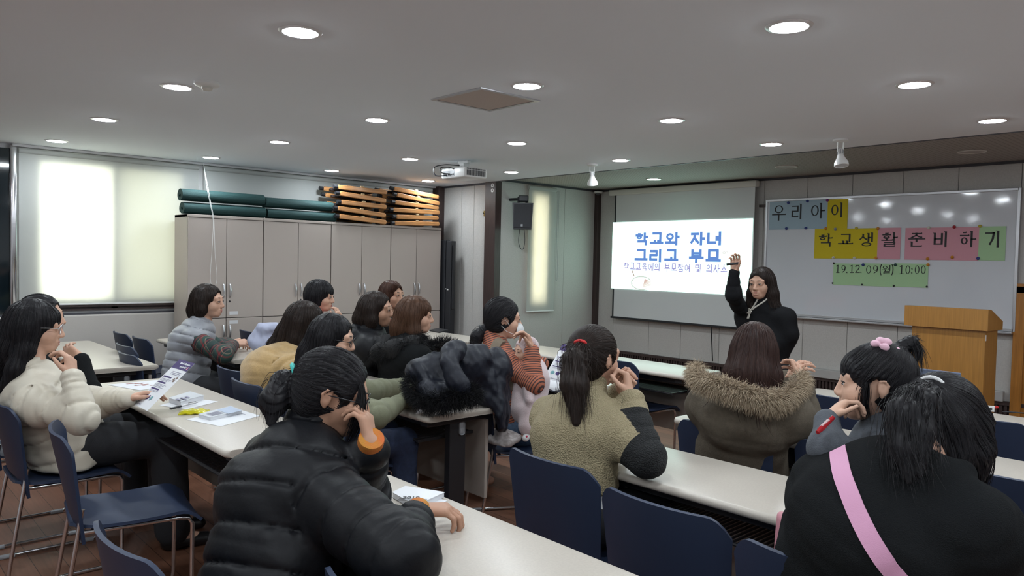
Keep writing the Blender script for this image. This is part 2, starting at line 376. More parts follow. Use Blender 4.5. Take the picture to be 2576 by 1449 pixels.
# two spotlights on the ceiling edge
def spotlight(pxy, head, yaw, label):
    a = at(*pxy, z=CEIL); t = empty('ceiling_spotlight', a, yaw, label, 'spotlight', 'ceiling spotlights')
    q = MB(); q.lathe([(0.05, 0), (0.05, -0.012), (0.03, -0.018)], n=28); q.build('base', m_white, t, smooth=True)
    q = MB(); q.box((-0.022, -0.004, -0.085), (-0.018, 0.004, -0.015)); q.box((0.018, -0.004, -0.085), (0.022, 0.004, -0.015)); q.box((-0.022, -0.005, -0.02), (0.022, 0.005, -0.014)); q.build('bracket', m_white, t)
    M = Matrix.Rotation(math.radians(head), 4, 'X')
    q = MB(); q.lathe([(0.0001, 0.02), (0.018, 0.02), (0.019, -0.02), (0.028, -0.045), (0.045, -0.075), (0.047, -0.1), (0.041, -0.1), (0.038, -0.08)], n=28, M=M, c=(0, 0, -0.085)); q.build('lamp_head', m_white, t, smooth=True)
    q = MB(); q.lathe([(0.04, -0.096), (0.03, -0.085), (0.0001, -0.07)], n=24, M=M, c=(0, 0, -0.085)); q.build('bulb', mat('bulb_glass', (0.6, 0.6, 0.6), 0.1, metal=0.6), t, smooth=True)
    q = MB()
    for k in range(10):
        a2 = 2*PI*k/10; p0 = M @ Vector((0.0195*math.cos(a2), 0.0195*math.sin(a2), 0.015)); p1 = M @ Vector((0.0205*math.cos(a2), 0.0205*math.sin(a2), -0.018)); c = Vector((0, 0, -0.085)); q.tube([p0+c, p1+c], 0.0022, 5)
    q.build('cooling_slot', m_grey, t)
spotlight((1490, 413), 20, 0.5, 'white ceiling spotlight above the narrow blind, left of the screen')
spotlight((2115, 351), -14, 0.9, 'white ceiling spotlight above the whiteboard, tilted head')
# ceiling speakers in the front strip; the left one is a lit greenish lamp
def round_fit(px, py, r, name, lab, cat, glow=None):
    a = at(px, py, z=CEIL+0.034); t = empty(name, a, 0, lab, cat, 'round fittings in the perforated ceiling strip')
    q = MB(); q.lathe([(r, 0), (r, -0.006), (r*0.88, -0.008), (r*0.85, -0.003)], n=36); q.build('rim', m_offw, t, smooth=True)
    q = MB(); q.lathe([(0.0001, -0.004), (r*0.86, -0.004), (r*0.86, -0.002), (0.0001, -0.002)], n=36); q.build('cover', glow or mat('speaker_mesh', (0.40, 0.37, 0.35), 0.7), t)
round_fit(1645, 450, 0.085, 'strip_ceiling_light', 'dim greenish round light in the perforated strip above the screen', 'ceiling light', emis('green_glow', (0.55, 1.0, 0.78), 20.0))
round_fit(1978, 419, 0.10, 'ceiling_speaker', 'round ceiling speaker in the perforated strip right of the screen', 'speaker')
round_fit(2445, 381, 0.10, 'ceiling_speaker', 'round ceiling speaker in the perforated strip above the right end of the whiteboard', 'speaker')
a = at(1503, 483, x=XB+0.05)
t = empty('dome_camera', (XB+0.075, YF-0.08, CEIL+0.012), 0, 'small white dome camera in the corner beside the screen', 'security camera')
q = MB(); q.lathe([(0.055, 0), (0.055, -0.014), (0.048, -0.024)], n=28); q.build('base', m_white, t, smooth=True)
q = MB(); q.sphere((0, 0, -0.022), 0.032, 18, (1, 1, 0.9)); q.build('dome', mat('smoked_dome', (0.08, 0.08, 0.09), 0.1), t, smooth=True)
# ---------------------------------------------------------------- roller blinds
def cloth_mat(name, c, tr):
    m = mat(name, c, 0.9, bump=0.15, bscale=500); N, L, b = nodes(m)
    tl = N.new('ShaderNodeBsdfTranslucent'); tl.inputs['Color'].default_value = (*tr, 1); mi = N.new('ShaderNodeMixShader'); mi.inputs['Fac'].default_value = 0.5
    L.new(b.outputs[0], mi.inputs[1]); L.new(tl.outputs[0], mi.inputs[2]); L.new(mi.outputs[0], N['Material Output'].inputs['Surface']); return m
m_blind = cloth_mat('blind_cloth', (0.62, 0.64, 0.65), (0.86, 0.86, 0.79))
def blind(name, lab, x, y0, y1, z0, z1):
    t = empty(name, (x, (y0+y1)/2, z0), 0, lab, 'blind', 'roller blinds'); w = (y1-y0)/2
    q = MB(); q.box((-0.0008, -w, 0.012), (0.0008, w, z1-z0-0.02)); q.build('cloth', m_blind, t)
    q = MB(); q.box((-0.007, -w, 0), (0.007, w, 0.014), 0.003); q.build('bottom_rail', m_white, t)
    q = MB(); q.tube([(0, -w, z1-z0-0.025), (0, w, z1-z0-0.025)], 0.022, 14); q.build('roller', m_blind, t, smooth=True)
    return t
b1 = blind('roller_blind', 'white roller blind glowing with daylight over the large left window', XL+0.034, 1.2, 2.655, 1.012, CEIL-0.024)
b2 = blind('roller_blind', 'grey unlit roller blind behind the rolled mats and stools above the cabinets', XL+0.045, 2.70, 5.40, 1.012, CEIL-0.024)
b3 = blind('roller_blind', 'narrow white roller blind with a lit strip beside the loudspeaker', XB+0.035, 5.985, 6.43, 0.885, CEIL-0.002)
t = empty('blind_cord', (XL+0.1, 2.69, CEIL-0.03), 0, 'thin white looped blind cord hanging before the first cabinet', 'cord')
q = MB(); p0 = at(512, 412, x=XL+0.1); c0 = np.array([XL+0.1, 2.69, CEIL-0.03])
A = [p0, at(540, 600, x=-6.92), at(541, 640, x=-6.92), at(548, 712, x=-6.92)]; B = [p0, at(535, 600, x=-6.92), at(530, 712, x=-6.92)]
q.tube([a_-c0 for a_ in bez([p0, at(523, 470, x=-7.02), at(530, 510, x=-6.975), at(538, 555, x=-6.95), at(541, 640, x=-6.92), at(546, 700, x=-6.92), at(538, 722, x=-6.92), at(529, 700, x=-6.92), at(534, 620, x=-6.92), at(536, 555, x=-6.95), at(528, 510, x=-6.975), at(520, 470, x=-7.02), p0])], 0.0019, 6)
q.build('cord', m_white, t, smooth=True)
t = empty('blind_cord', (XB+0.035, 6.47, CEIL), 0, 'thin grey looped pull chain at the right edge of the narrow blind', 'cord')
q = MB(); q.tube(bez([(0, -0.01, -0.03), (0, -0.012, -0.6), (0, -0.014, -1.05), (0, 0, -1.09), (0, 0.012, -1.05), (0, 0.012, -0.6), (0, 0.01, -0.03)]), 0.002, 6); q.build('chain', m_grey, t, smooth=True)
# ---------------------------------------------------------------- lettering made of strokes
CHO = 'ㄱㄲㄴㄷㄸㄹㅁㅂㅃㅅㅆㅇㅈㅉㅊㅋㅌㅍㅎ'; JUNG = 'ㅏㅐㅑㅒㅓㅔㅕㅖㅗㅘㅙㅚㅛㅜㅝㅞㅟㅠㅡㅢㅣ'
JONG = ['']+list('ㄱㄲㄳㄴㄵㄶㄷㄹㄺㄻㄼㄽㄾㄿㅀㅁㅂㅄㅅㅆㅇㅈㅊㅋㅌㅍㅎ')
CON = {'ㄱ': [[(0, 1), (1, 1)], [(1, 1), (.9, .5), (.55, 0)]], 'gfin': [[(0, 1), (1, 1), (1, 0)]], 'ㄴ': [[(0, 1), (0, 0), (1, 0)]],
 'ㄹ': [[(0, 1), (1, 1), (1, .52), (0, .52), (0, 0), (1, 0)]], 'ㅁ': [[(0, 1), (1, 1), (1, 0), (0, 0), (0, 1)]],
 'ㅂ': [[(0, 1), (0, 0), (1, 0), (1, 1)], [(0, .5), (1, .5)]], 'ㅅ': [[(.5, 1), (.4, .5), (0, 0)], [(.48, .62), (.7, .3), (1, 0)]],
 'ㅇ': ['O'], 'ㅈ': [[(0.02, 1), (.98, 1)], [(.52, 1), (.4, .5), (0, 0)], [(.48, .55), (.7, .25), (1, 0)]],
 'ㅊ': [[(.38, 1.16), (.62, 1.16)], [(0.02, .86), (.98, .86)], [(.5, .86), (.4, .4), (0, 0)], [(.48, .48), (.7, .2), (1, 0)]],
 'ㅎ': [[(.36, 1.08), (.64, 1.08)], [(0, .8), (1, .8)], 'o']}
def syl_strokes(ch):
    """strokes of one syllable in the unit square, as polylines or ('ring', cx, cy, rx, ry)"""
    c = ord(ch)-0xAC00; a, v, f = CHO[c//588], JUNG[(c % 588)//28], JONG[c % 28]
    out = []
    def cons(k, x0, y0, x1, y1, fin=False):
        key = 'gfin' if (k == 'ㄱ' and (fin or v in 'ㅗㅛㅜㅠㅡㅘ')) else k
        for s in CON[key]:
            if s == 'O': out.append(('ring', (x0+x1)/2, (y0+y1)/2, (x1-x0)/2, (y1-y0)/2))
            elif s == 'o': out.append(('ring', (x0+x1)/2, y0+(y1-y0)*.30, (x1-x0)*.36, (y1-y0)*.30))
            else: out.append([(x0+(x1-x0)*p[0], y0+(y1-y0)*p[1]) for p in s])
    y0 = 0.40 if f else 0.0; yv0 = 0.36 if f else -0.04
    H = lambda y: out.append([(0.0, y), (1.0, y)])
    def V(x, t=1.0, b=None): out.append([(x, t), (x, yv0 if b is None else b)])
    vert = v in 'ㅏㅐㅓㅔㅕㅣ'; comp = v in 'ㅘㅝㅢ'
    if vert:
        w = 0.5 if v in 'ㅐㅔ' else 0.56
        cons(a, 0.04, y0+0.12, w, 0.9)
        m = (yv0+1)/2
        if v == 'ㅏ': V(.76); out.append([(.76, m), (1.0, m)])
        elif v == 'ㅣ': V(.84)
        elif v == 'ㅓ': V(.86); out.append([(.64, m), (.86, m)])
        elif v == 'ㅕ': V(.86); out.append([(.6, m+.12), (.86, m+.12)]); out.append([(.6, m-.1), (.86, m-.1)])
        elif v == 'ㅐ': V(.66, .96); V(.92); out.append([(.66, m), (.92, m)])
        elif v == 'ㅔ': V(.72, .96); V(.94); out.append([(.54, m), (.72, m)])
    elif comp:
        cons(a, 0.06, 0.56 if f else 0.42, 0.58, 0.95)
        yh = 0.44 if f else 0.14
        if v == 'ㅘ': out.append([(0, yh), (.7, yh)]); out.append([(.33, yh+.16), (.33, yh)]); V(.82); out.append([(.82, .66), (1.02, .66)])
        if v == 'ㅝ': out.append([(0, yh), (.66, yh)]); out.append([(.36, yh), (.36, yh-.14)]); V(.9); out.append([(.7, .56), (.9, .56)])
        if v == 'ㅢ': out.append([(0, yh), (.74, yh)]); V(.88)
    else:
        yh = {True: 0.44, False: 0.12}[bool(f)]
        if v in 'ㅜㅠ': yh += 0.12 if f else 0.22
        cons(a, 0.2, yh+0.2 if v in 'ㅗㅛ' else yh+0.12, 0.8, 1.0)
        H(yh); d = 0.15 if f else 0.2
        if v == 'ㅗ': out.append([(.5, yh+d), (.5, yh)])
        if v == 'ㅛ': out.append([(.36, yh+d), (.36, yh)]); out.append([(.64, yh+d), (.64, yh)])
        if v == 'ㅜ': out.append([(.5, yh), (.5, yh-.2 if f else yh-.4)])
        if v == 'ㅠ': out.append([(.36, yh), (.36, yh-.16)]); out.append([(.64, yh), (.64, yh-.16)])
    if f: cons(f, 0.2, -0.04, 0.86 if (vert or comp) else 0.8, 0.26, True)
    return out
LAT = {'1': [[(.2, .86), (.5, 1), (.5, 0)], [(.25, 0), (.75, 0)]], '0': [('ring', .5, .5, .34, .5)],
 '9': [('ring', .5, .68, .32, .31), [(.82, .68), (.74, .3), (.3, 0.02)]], '2': [[(.16, .76), (.3, .97), (.62, .98), (.8, .76), (.62, .44), (.14, 0), (.86, 0)]],
 '.': [[(.2, 0), (.2, .06)]], ':': [[(.3, .55), (.3, .63)], [(.3, 0.06), (.3, .14)]], '(': [[(.66, 1.1), (.4, .8), (.34, .45), (.42, .1), (.66, -.2)]], ')': [[(.3, 1.1), (.56, .8), (.62, .45), (.54, .1), (.3, -.2)]]}
class Letters:
    """flat strokes with a hair of thickness, collected on a plane: origin O, right X, up Y, towards the reader Z"""
    def __init__(self, O, X, Y, Z, lift=0.0012): self.q = MB(); self.O, self.X, self.Y, self.Z = [np.array(v, float) for v in (O, X, Y, Z)]; self.l = lift
    def P(self, u, v, k=1.0): return tuple(self.O + self.X*u + self.Y*v + self.Z*self.l*k)
    def poly(self, pts, k=1.0):
        f = self.q.bm.faces.new([self.q.bm.verts.new(self.P(u, v, k)) for u, v in pts]); f.material_index = self.q.mi
    def line(self, pts, wh, wv, serif=False):
        for i, ((x0, y0), (x1, y1)) in enumerate(zip(pts, pts[1:])):
            dx, dy = x1-x0, y1-y0; l = math.hypot(dx, dy) or 1e-6; hz = abs(dx)/l; w = (wh*hz+wv*(1-hz))/2
            nx, ny = -dy/l*w, dx/l*w; ex, ey = dx/l*w*.7, dy/l*w*.7
            w2 = 1.0
            self.poly([(x0-ex+nx, y0-ey+ny), (x0-ex-nx, y0-ey-ny), (x1+ex-nx*w2, y1+ey-ny*w2), (x1+ex+nx*w2, y1+ey+ny*w2)], 1+0.1*(i % 3))
            if serif and i == 0 and hz < 0.5: self.poly([(x0-w*2.2, y0+w*1.2), (x0+w, y0+w*1.0), (x0+w, y0-w*1.6), (x0-w*.6, y0-w*.2)], 1.35)
            if serif and i == len(pts)-2 and hz > 0.8: self.poly([(x1-w*2.5, y1), (x1+w*1.0, y1+w*1.9), (x1+w*1.6, y1-w*.8)], 1.35)
    def ring(self, cx, cy, rx, ry, wh, wv, n=24):
        for i in range(n):
            a0, a1 = 2*PI*i/n, 2*PI*(i+1)/n
            o = lambda a: (cx+math.cos(a)*(rx+wv*.25), cy+math.sin(a)*(ry+wh*.25)); n_ = lambda a: (cx+math.cos(a)*max(rx-wv*.6, 0.001), cy+math.sin(a)*max(ry-wh*.6, 0.001))
            self.poly([o(a0), o(a1), n_(a1), n_(a0)])
    def glyph(self, ch, x0, y0, x1, y1, wh, wv, serif=False):
        st = LAT[ch] if ch in LAT else syl_strokes(ch); sx, sy = x1-x0, y1-y0
        for s in st:
            if s[0] == 'ring': self.ring(x0+s[1]*sx, y0+s[2]*sy, s[3]*sx, s[4]*sy, wh, wv)
            else: self.line([(x0+p[0]*sx, y0+p[1]*sy) for p in s], wh, wv, serif)
    def build(self, name, m, parent=None): return self.q.build(name, m, parent, fix=False)
def text_mesh(name, body, size, m, parent, loc, rot, bold=0.0, align='LEFT'):
    cu = bpy.data.curves.new(name, 'FONT'); cu.body = body; cu.size = size; cu.extrude = 0.0003; cu.offset = bold; cu.align_x = align
    o = bpy.data.objects.new(name, cu); me = bpy.data.meshes.new_from_object(o); bpy.data.objects.remove(o); bpy.data.curves.remove(cu)
    o = link(name, me, m, parent, loc); o.rotation_euler = rot; return o
# ---------------------------------------------------------------- projection screen and slide
ys = YF-0.1
c0 = at(1535, 482, y=ys); c1 = at(1905, 455, y=ys); sl = at(1549, 500, y=ys)[0]; sr = at(1900, 470, y=ys)[0]
zb = at(1535, 797, y=ys)[2]
t = empty('projection_screen', ((c0[0]+c1[0])/2, ys, zb), 0, 'white pull-down projection screen in a cream case on the front wall', 'projection screen')
ox = (c0[0]+c1[0])/2
q = MB(); q.box((c0[0]-ox, -0.03, CEIL-0.055-zb), (c1[0]-ox, 0.055, CEIL+0.012-zb), 0.012, 3); q.build('case', m_offw, t, smooth=True)
q = MB(); q.box((sl-ox+0.012, 0, 0.01), (sr-ox, 0.002, CEIL-0.05-zb)); q.build('fabric', mat('screen_fabric', (0.62, 0.64, 0.65), 0.8), t)
q = MB(); q.box((sl-ox-0.012, 0, 0.01), (sl-ox+0.011, 0.002, CEIL-0.05-zb)); q.build('black_border', m_black, t)
q = MB(); q.box((sl-ox-0.03, -0.01, -0.012), (sr-ox+0.02, 0.012, 0.012), 0.004); q.build('bottom_bar', m_black, t)
yl = ys-0.004
a = at(1541, 561, y=yl); b_ = at(1894, 548, y=yl); c_ = at(1536, 725, y=yl)
X0, X1, Z0, Z1 = a[0]+0.005, b_[0], c_[2], (a[2]+b_[2])/2
t = empty('projected_slide', (X0, yl, Z0), 0, 'bright projected slide with blue Korean title on the screen', 'projected image')
q = MB(); q.box((0, -0.001, 0), (X1-X0, 0.001, Z1-Z0)); q.build('slide_background', emis('slide_white', (0.64, 1.0, 0.86), 2.8), t)
def slide_text(name, txt, pl, pr, pb, wh, wv, m, squash=1.0):
    (x0, y0), (x1, _), = pl, pr
    A = at(*pl, y=yl); Bp = at(*pr, y=yl); Bo = at(*pb, y=yl)
    n = sum(1.0 if c != ' ' else 0.55 for c in txt); cw = (Bp[0]-A[0])/n; hh = A[2]-Bo[2]
    x = A[0]-X0
    for word in txt.split(' '):
        l = Letters((0, 0, 0), (1, 0, 0), (0, 0, 1), (0, -1, 0), 0.003)
        for ch in word: l.glyph(ch, x+cw*.08, Bo[2]-Z0, x+cw*.88, A[2]-Z0, wh, wv); x += cw
        x += cw*.55; l.build(name, m, t)
m_blue = emis('slide_blue', (0.13, 0.27, 0.66), 1.0); m_pur = emis('slide_purple', (0.36, 0.33, 0.66), 1.0)
slide_text('title_word', '학교와 자녀', (1597, 588), (1822, 588), (1597, 614), 0.030, 0.034, m_blue)
slide_text('title_word', '그리고 부모', (1596, 629), (1818, 628), (1596, 655), 0.030, 0.034, m_blue)
slide_text('subtitle_word', '학교교육에의 부모참여 및 의사소', (1569, 661), (1832, 664), (1569, 678), 0.012, 0.012, m_pur)
# picture on the slide: a brush stroke and a round brown ornament
l = Letters((0, 0, 0), (1, 0, 0), (0, 0, 1), (0, -1, 0), 0.003); o_ = at(1614, 712, y=yl); ou, ov = o_[0]-X0, o_[2]-Z0
for k in range(26):
    a0 = 0.15*PI+1.5*PI*k/26; l.poly([(ou+math.cos(a0+e)*r1, ov+math.sin(a0+e)*r2) for e, r1, r2 in ((0, .16, .085), (0.25, .155, .082), (0.25, .135+.02*(k % 3), .07), (0, .14, .07))])
l.build('ornament_outline', emis('slide_grey_green', (0.62, 0.70, 0.62), 1.0), t)
l = Letters((0, 0, 0), (1, 0, 0), (0, 0, 1), (0, -1, 0), 0.0034)
for k in range(9): l.poly([(ou+0.02+k*0.013, ov-0.06+0.004*k), (ou+0.028+k*0.013, ov-0.058+0.004*k), (ou+0.06+k*0.011, ov+0.05-.004*k), (ou+0.045+k*0.012, ov+0.055-.005*k)])
l.build('ornament_brush', emis('slide_brown', (0.72, 0.52, 0.46), 1.0), t)
l = Letters((0, 0, 0), (1, 0, 0), (0, 0, 1), (0, -1, 0), 0.0034); l.line([(ou-0.15, ov+0.15), (ou-0.11, ov+0.08)], 0.010, 0.014); l.build('brush_handle', emis('slide_dark_brown', (0.35, 0.2, 0.15), 1.0), t)
l = Letters((0, 0, 0), (1, 0, 0), (0, 0, 1), (0, -1, 0), 0.0034); o_ = at(1822, 636, y=yl); l.ring(o_[0]-X0, o_[2]-Z0, 0.02, 0.012, .012, .012, 10); l.ring(o_[0]-X0+.03, o_[2]-Z0+.006, 0.012, 0.012, .01, .01, 8); l.build('butterfly', emis('slide_pale', (0.8, 0.78, 0.75), 1.0), t)
t = empty('screen_pull_cord', (0, 0, 0), 0, 'thin black pull cord hanging below the screen', 'cord')
p0 = at(1790, 822, y=ys); t.location = p0; q = MB(); q.tube([(0, 0, 0), (0.003, 0, -0.1), (-0.005, 0.05, -0.38)], 0.006, 8); q.build('cord', m_black, t, smooth=True)
# ---------------------------------------------------------------- whiteboard
yb = YF-0.035
tl = at(1930, 505, y=yb); tr = at(2568, 476, y=yb); bl = at(1985, 790, y=yb); br = at(2547, 832, y=yb)
bx0, bx1, bz0, bz1 = tl[0], (tr[0]+br[0])/2, (bl[2]+br[2])/2, (tl[2]+tr[2])/2
t = empty('whiteboard', ((bx0+bx1)/2, yb, bz0), 0, 'large white magnetic whiteboard with aluminium frame on the front wall', 'whiteboard')
hw = (bx1-bx0)/2; hh = bz1-bz0; ox = (bx0+bx1)/2
q = MB(); q.box((-hw, 0.001, 0), (hw, 0.03, hh)); q.build('board_surface', mat('board_enamel', (0.62, 0.645, 0.69), 0.07, spec=0.6, bump=0.06, bscale=9), t)
q = MB()
for lo, hi in (((-hw-0.012, -0.01, -0.012), (-hw+0.012, 0.032, hh+0.012)), ((hw-0.012, -0.01, -0.012), (hw+0.012, 0.032, hh+0.012)), ((-hw, -0.01, hh-0.012), (hw, 0.032, hh+0.012)), ((-hw, -0.01, -0.012), (hw, 0.032, 0.012))): q.box(lo, hi, 0.003)
q.build('frame', m_alu, t)
q = MB(); q.box((-hw, -0.055, -0.03), (hw, 0.02, -0.014), 0.003); q.build('pen_tray', m_alu, t)
q = MB(); q.box((-hw-0.09, 0.0, hh-0.06), (-hw-0.012, 0.033, hh-0.035)); q.build('hanging_bracket', m_brown, t)
yp = yb-0.0025
COLS = {'light blue': (0.33, 0.44, 0.52), 'yellow': (0.58, 0.46, 0.012), 'pink': (0.62, 0.30, 0.36), 'pale green': (0.38, 0.58, 0.33)}
m_ink = mat('black_ink', (0.012, 0.012, 0.014), 0.6)
def sheet(pa, pb, pc, glyphs, colour, label, dz=0.0, wh=0.011, wv=0.017, serif=True):
    A = at(*pa, y=yp); Bq = at(*pb, y=yp); Cq = at(*pc, y=yp); w = Bq[0]-A[0]; h = (A[2]+Bq[2])/2-Cq[2]
    t = empty('paper_sheet', (A[0], yp-dz, Cq[2]), 0, label, 'paper', 'coloured lettering sheets on the whiteboard')
    q = MB(); q.box((0, -0.0005, 0), (w, 0.0005, h)); q.build('paper', mat('paper_'+colour.replace(' ', '_'), COLS[colour], 0.8), t)
    l = Letters((0, 0, 0), (1, 0, 0), (0, 0, 1), (0, -1, 0), 0.0012)
    for ch, ga, gb in glyphs:
        p0 = at(*ga, y=yp); p1 = at(*gb, y=yp); l.glyph(ch, p0[0]-A[0], p1[2]-Cq[2], p1[0]-A[0], p0[2]-Cq[2], wh, wv, serif)
    l.build('lettering', m_ink, t)
sheet((1937, 504), (1985, 502), (1935, 578), [('우', (1944, 518), (1975, 551))], 'light blue', 'light blue sheet reading 우, at the left end of the top line')
sheet((1985, 503), (2033, 501), (1983, 577), [('리', (1993, 516), (2018, 548))], 'light blue', 'light blue sheet reading 리, second of the top line', 0.0004)
sheet((2033, 502), (2083, 500), (2031, 576), [('아', (2041, 514), (2073, 546))], 'light blue', 'light blue sheet reading 아, third of the top line', 0.0008)
sheet((2083, 502), (2134, 500), (2079, 576), [('이', (2092, 513), (2121, 544))], 'yellow', 'yellow sheet reading 이, at the end of the top line', 0.0012)
sheet((2050, 577), (2103, 575), (2048, 650), [('학', (2060, 590), (2092, 618))], 'yellow', 'yellow sheet reading 학, at the left end of the second line')
sheet((2103, 576), (2156, 574), (2101, 650), [('교', (2110, 590), (2144, 616))], 'yellow', 'yellow sheet reading 교, second of the second line', 0.0004)
sheet((2156, 575), (2209, 573), (2154, 650), [('생', (2163, 588), (2196, 618))], 'yellow', 'yellow sheet reading 생, third of the second line', 0.0008)
sheet((2209, 574), (2267, 572), (2206, 652), [('활', (2219, 587), (2255, 618))], 'pink', 'pink sheet reading 활, beside the yellow sheets', 0.0012)
sheet((2278, 574), (2339, 572), (2275, 653), [('준', (2287, 588), (2325, 618))], 'pink', 'pink sheet reading 준, left one of the pink group')
sheet((2339, 573), (2402, 571), (2336, 654), [('비', (2351, 585), (2384, 618))], 'pink', 'pink sheet reading 비, middle one of the pink group', 0.0004)
sheet((2402, 572), (2464, 570), (2399, 655), [('하', (2415, 584), (2453, 618))], 'pink', 'pink sheet reading 하, right one of the pink group', 0.0008)
sheet((2464, 571), (2532, 568), (2461, 655), [('기', (2479, 583), (2516, 619))], 'pale green', 'pale green sheet reading 기, at the right end of the second line', 0.0012)
def run(txt, x0, x1, y0, y1, yslope=0.0):
    wd = {'.': .5, ':': .5, '(': .5, ')': .5, '월': 1.25}; n = sum(wd.get(c, 1) for c in txt); cw = (x1-x0)/n; out = []; x = x0
    for c in txt:
        w = cw*wd.get(c, 1); s = (x-x0)*yslope; m_ = w*.06 if c in '.:()' else w*.02
        out.append((c, (x+m_, y0+s), (x+w*(1-.06), y1+s))); x += w
    return out
sheet((2097, 663), (2172, 663), (2095, 716), run('19.12.', 2101, 2172, 667, 686), 'pale green', 'pale green strip reading 19.12., left piece of the date line', 0, 0.006, 0.009)
sheet((2172, 663), (2253, 663), (2170, 719), run('09(월)', 2177, 2250, 668, 688), 'pale green', 'pale green strip reading 09(월), middle piece of the date line', 0.0004, 0.006, 0.009)
sheet((2253, 663), (2336, 663), (2250, 721), run('10:00', 2261, 2331, 668, 689), 'pale green', 'pale green strip reading 10:00, right piece of the date line', 0.0008, 0.006, 0.009)
MC = {'blue': (0.03, 0.05, 0.22), 'purple': (0.2, 0.03, 0.2), 'orange': (0.55, 0.22, 0.02), 'grey': (0.25, 0.28, 0.35), 'yellow': (0.5, 0.42, 0.05), 'clear': (0.6, 0.58, 0.5), 'red': (0.35, 0.02, 0.03), 'black': (0.012, 0.012, 0.014), 'dark green': (0.02, 0.07, 0.06)}
mags = [(1984, 510, 'blue', 'at the top between the sheets 우 and 리'), (2032, 506, 'blue', 'at the top between the sheets 리 and 아'), (2082, 504, 'purple', 'at the top between the sheets 아 and 이'),
 (1979, 575, 'blue', 'at the bottom between the sheets 우 and 리'), (2028, 574, 'blue', 'at the bottom between the sheets 리 and 아'), (2078, 575, 'orange', 'at the bottom between the sheets 아 and 이'), (2102, 576, 'grey', 'at the top between the sheets 학 and 교'),
 (2155, 574, 'yellow', 'at the top between the sheets 교 and 생'), (2209, 575, 'orange', 'at the top between the sheets 생 and 활'), (2097, 648, 'clear', 'at the bottom between the sheets 학 and 교'), (2150, 649, 'clear', 'at the bottom between the sheets 교 and 생'), (2204, 649, 'orange', 'at the bottom between the sheets 생 and 활'),
 (2337, 573, 'clear', 'at the top between the sheets 준 and 비'), (2401, 571, 'red', 'at the top between the sheets 비 and 하'), (2466, 569, 'yellow', 'at the top between the sheets 하 and 기'), (2334, 651, 'orange', 'at the bottom between the sheets 준 and 비'), (2396, 647, 'orange', 'at the bottom between the sheets 비 and 하'), (2461, 650, 'blue', 'at the bottom between the sheets 하 and 기'),
 (2098, 662, 'black', 'at the top left corner of the date strip'), (2172, 666, 'blue', 'at the top between 19.12. and 09(월)'), (2253, 666, 'dark green', 'at the top between 09(월) and 10:00'), (2335, 666, 'orange', 'at the top right corner of the date strip'),
 (2095, 712, 'black', 'at the bottom left corner of the date strip'), (2169, 716, 'black', 'at the bottom below the gap after 19.12.'), (2249, 719, 'black', 'at the bottom below the gap before 10:00'), (2332, 721, 'black', 'at the bottom right corner of the date strip')]
for px, py, c, w in mags:
    small = c == 'black'; p0 = at(px, py, y=yp); r = 0.0085 if small else 0.0135
    q = MB(); M = Matrix.Rotation(PI/2, 4, 'X'); q.lathe([(r*1.0, 0), (r, 0.006), (r*.55, 0.009), (r*.5, 0.013), (r*.7, 0.019), (r*.4, 0.022), (0.0001, 0.0225)] if not small else [(r, 0), (r, 0.005), (r*.6, 0.008), (0.0001, 0.0085)], n=16, M=M)
    o = q.build('magnet', mat('magnet_'+c, MC[c], 0.2), smooth=True); o.location = (p0[0], yp-0.0022, p0[2]); tag(o, '%s round magnet %s' % (c, w), 'magnet', 'magnets on the whiteboard')
# ---------------------------------------------------------------- wall bits by the corner
a = at(1242, 473, y=YA-0.03)
t = empty('wall_socket', (a[0], YA-0.002, a[2]), 0, 'small grey double socket high on the wall beside the brown post', 'socket')
q = MB(); q.box((-0.035, -0.045, -0.06), (0.035, 0, 0.06), 0.006); q.build('socket_box', m_grey, t)
q = MB()
for z in (-0.028, 0.028): q.lathe([(0.024, 0), (0.022, 0.004), (0.0001, 0.002)], n=20, M=Matrix.Rotation(PI/2, 4, 'X'), c=(0, -0.045, z))
q.build('socket_face', m_white, t, smooth=True)
q = MB(); q.box((-0.012, -0.014, a[2]-0.06-a[2]-1.35), (0.014, 0, -0.06)); q.build('cable_duct', m_offw, t)
a = at(1218, 537, y=YA-0.01); t = empty('wall_hook', (a[0], YA-0.001, a[2]), 0, 'tiny brass hook plate on the alcove wall', 'hook')
q = MB(); q.box((-0.012, -0.01, -0.032), (0.012, 0, 0.032), 0.003); q.build('plate', mat('brass', (0.35, 0.28, 0.12), 0.35, metal=0.9), t)
q = MB(); q.tube([(0, -0.008, 0.0), (0, -0.022, 0.0), (0, -0.024, 0.012)], 0.004); q.build('hook', m_black, t)
# loudspeaker on the wall beside the post
t = empty('loudspeaker', (XB+0.22, 5.72, 1.945), math.radians(46), 'black wall loudspeaker on a bracket beside the brown post', 'loudspeaker')
q = MB(); q.prism([(-0.10, -0.12), (0.10, -0.12), (0.115, 0.17), (-0.115, 0.17)], 'y', -0.07, 0.09); q.build('cabinet', m_black, t)
q = MB(); q.box((-0.095, -0.078, -0.105), (0.095, -0.07, 0.155), 0.004); q.build('grille', mat('speaker_grille', (0.022, 0.023, 0.028), 0.7), t)
q = MB(); q.box((-0.018, -0.0805, -0.09), (0.004, -0.078, -0.065)); q.build('badge', m_grey, t)
q = MB(); q.box((-0.05, 0.02, 0.19), (0.06, 0.1, 0.26), 0.01); q.tube([(0.0, 0.06, 0.22), (-0.155, 0.16, 0.22)], 0.016); q.tube([(-0.05, 0.02, 0.17), (-0.05, 0.05, 0.24)], 0.012); q.tube([(0.04, 0.06, 0.17), (0.04, 0.1, 0.2)], 0.014); q.build('wall_bracket', m_black, t)
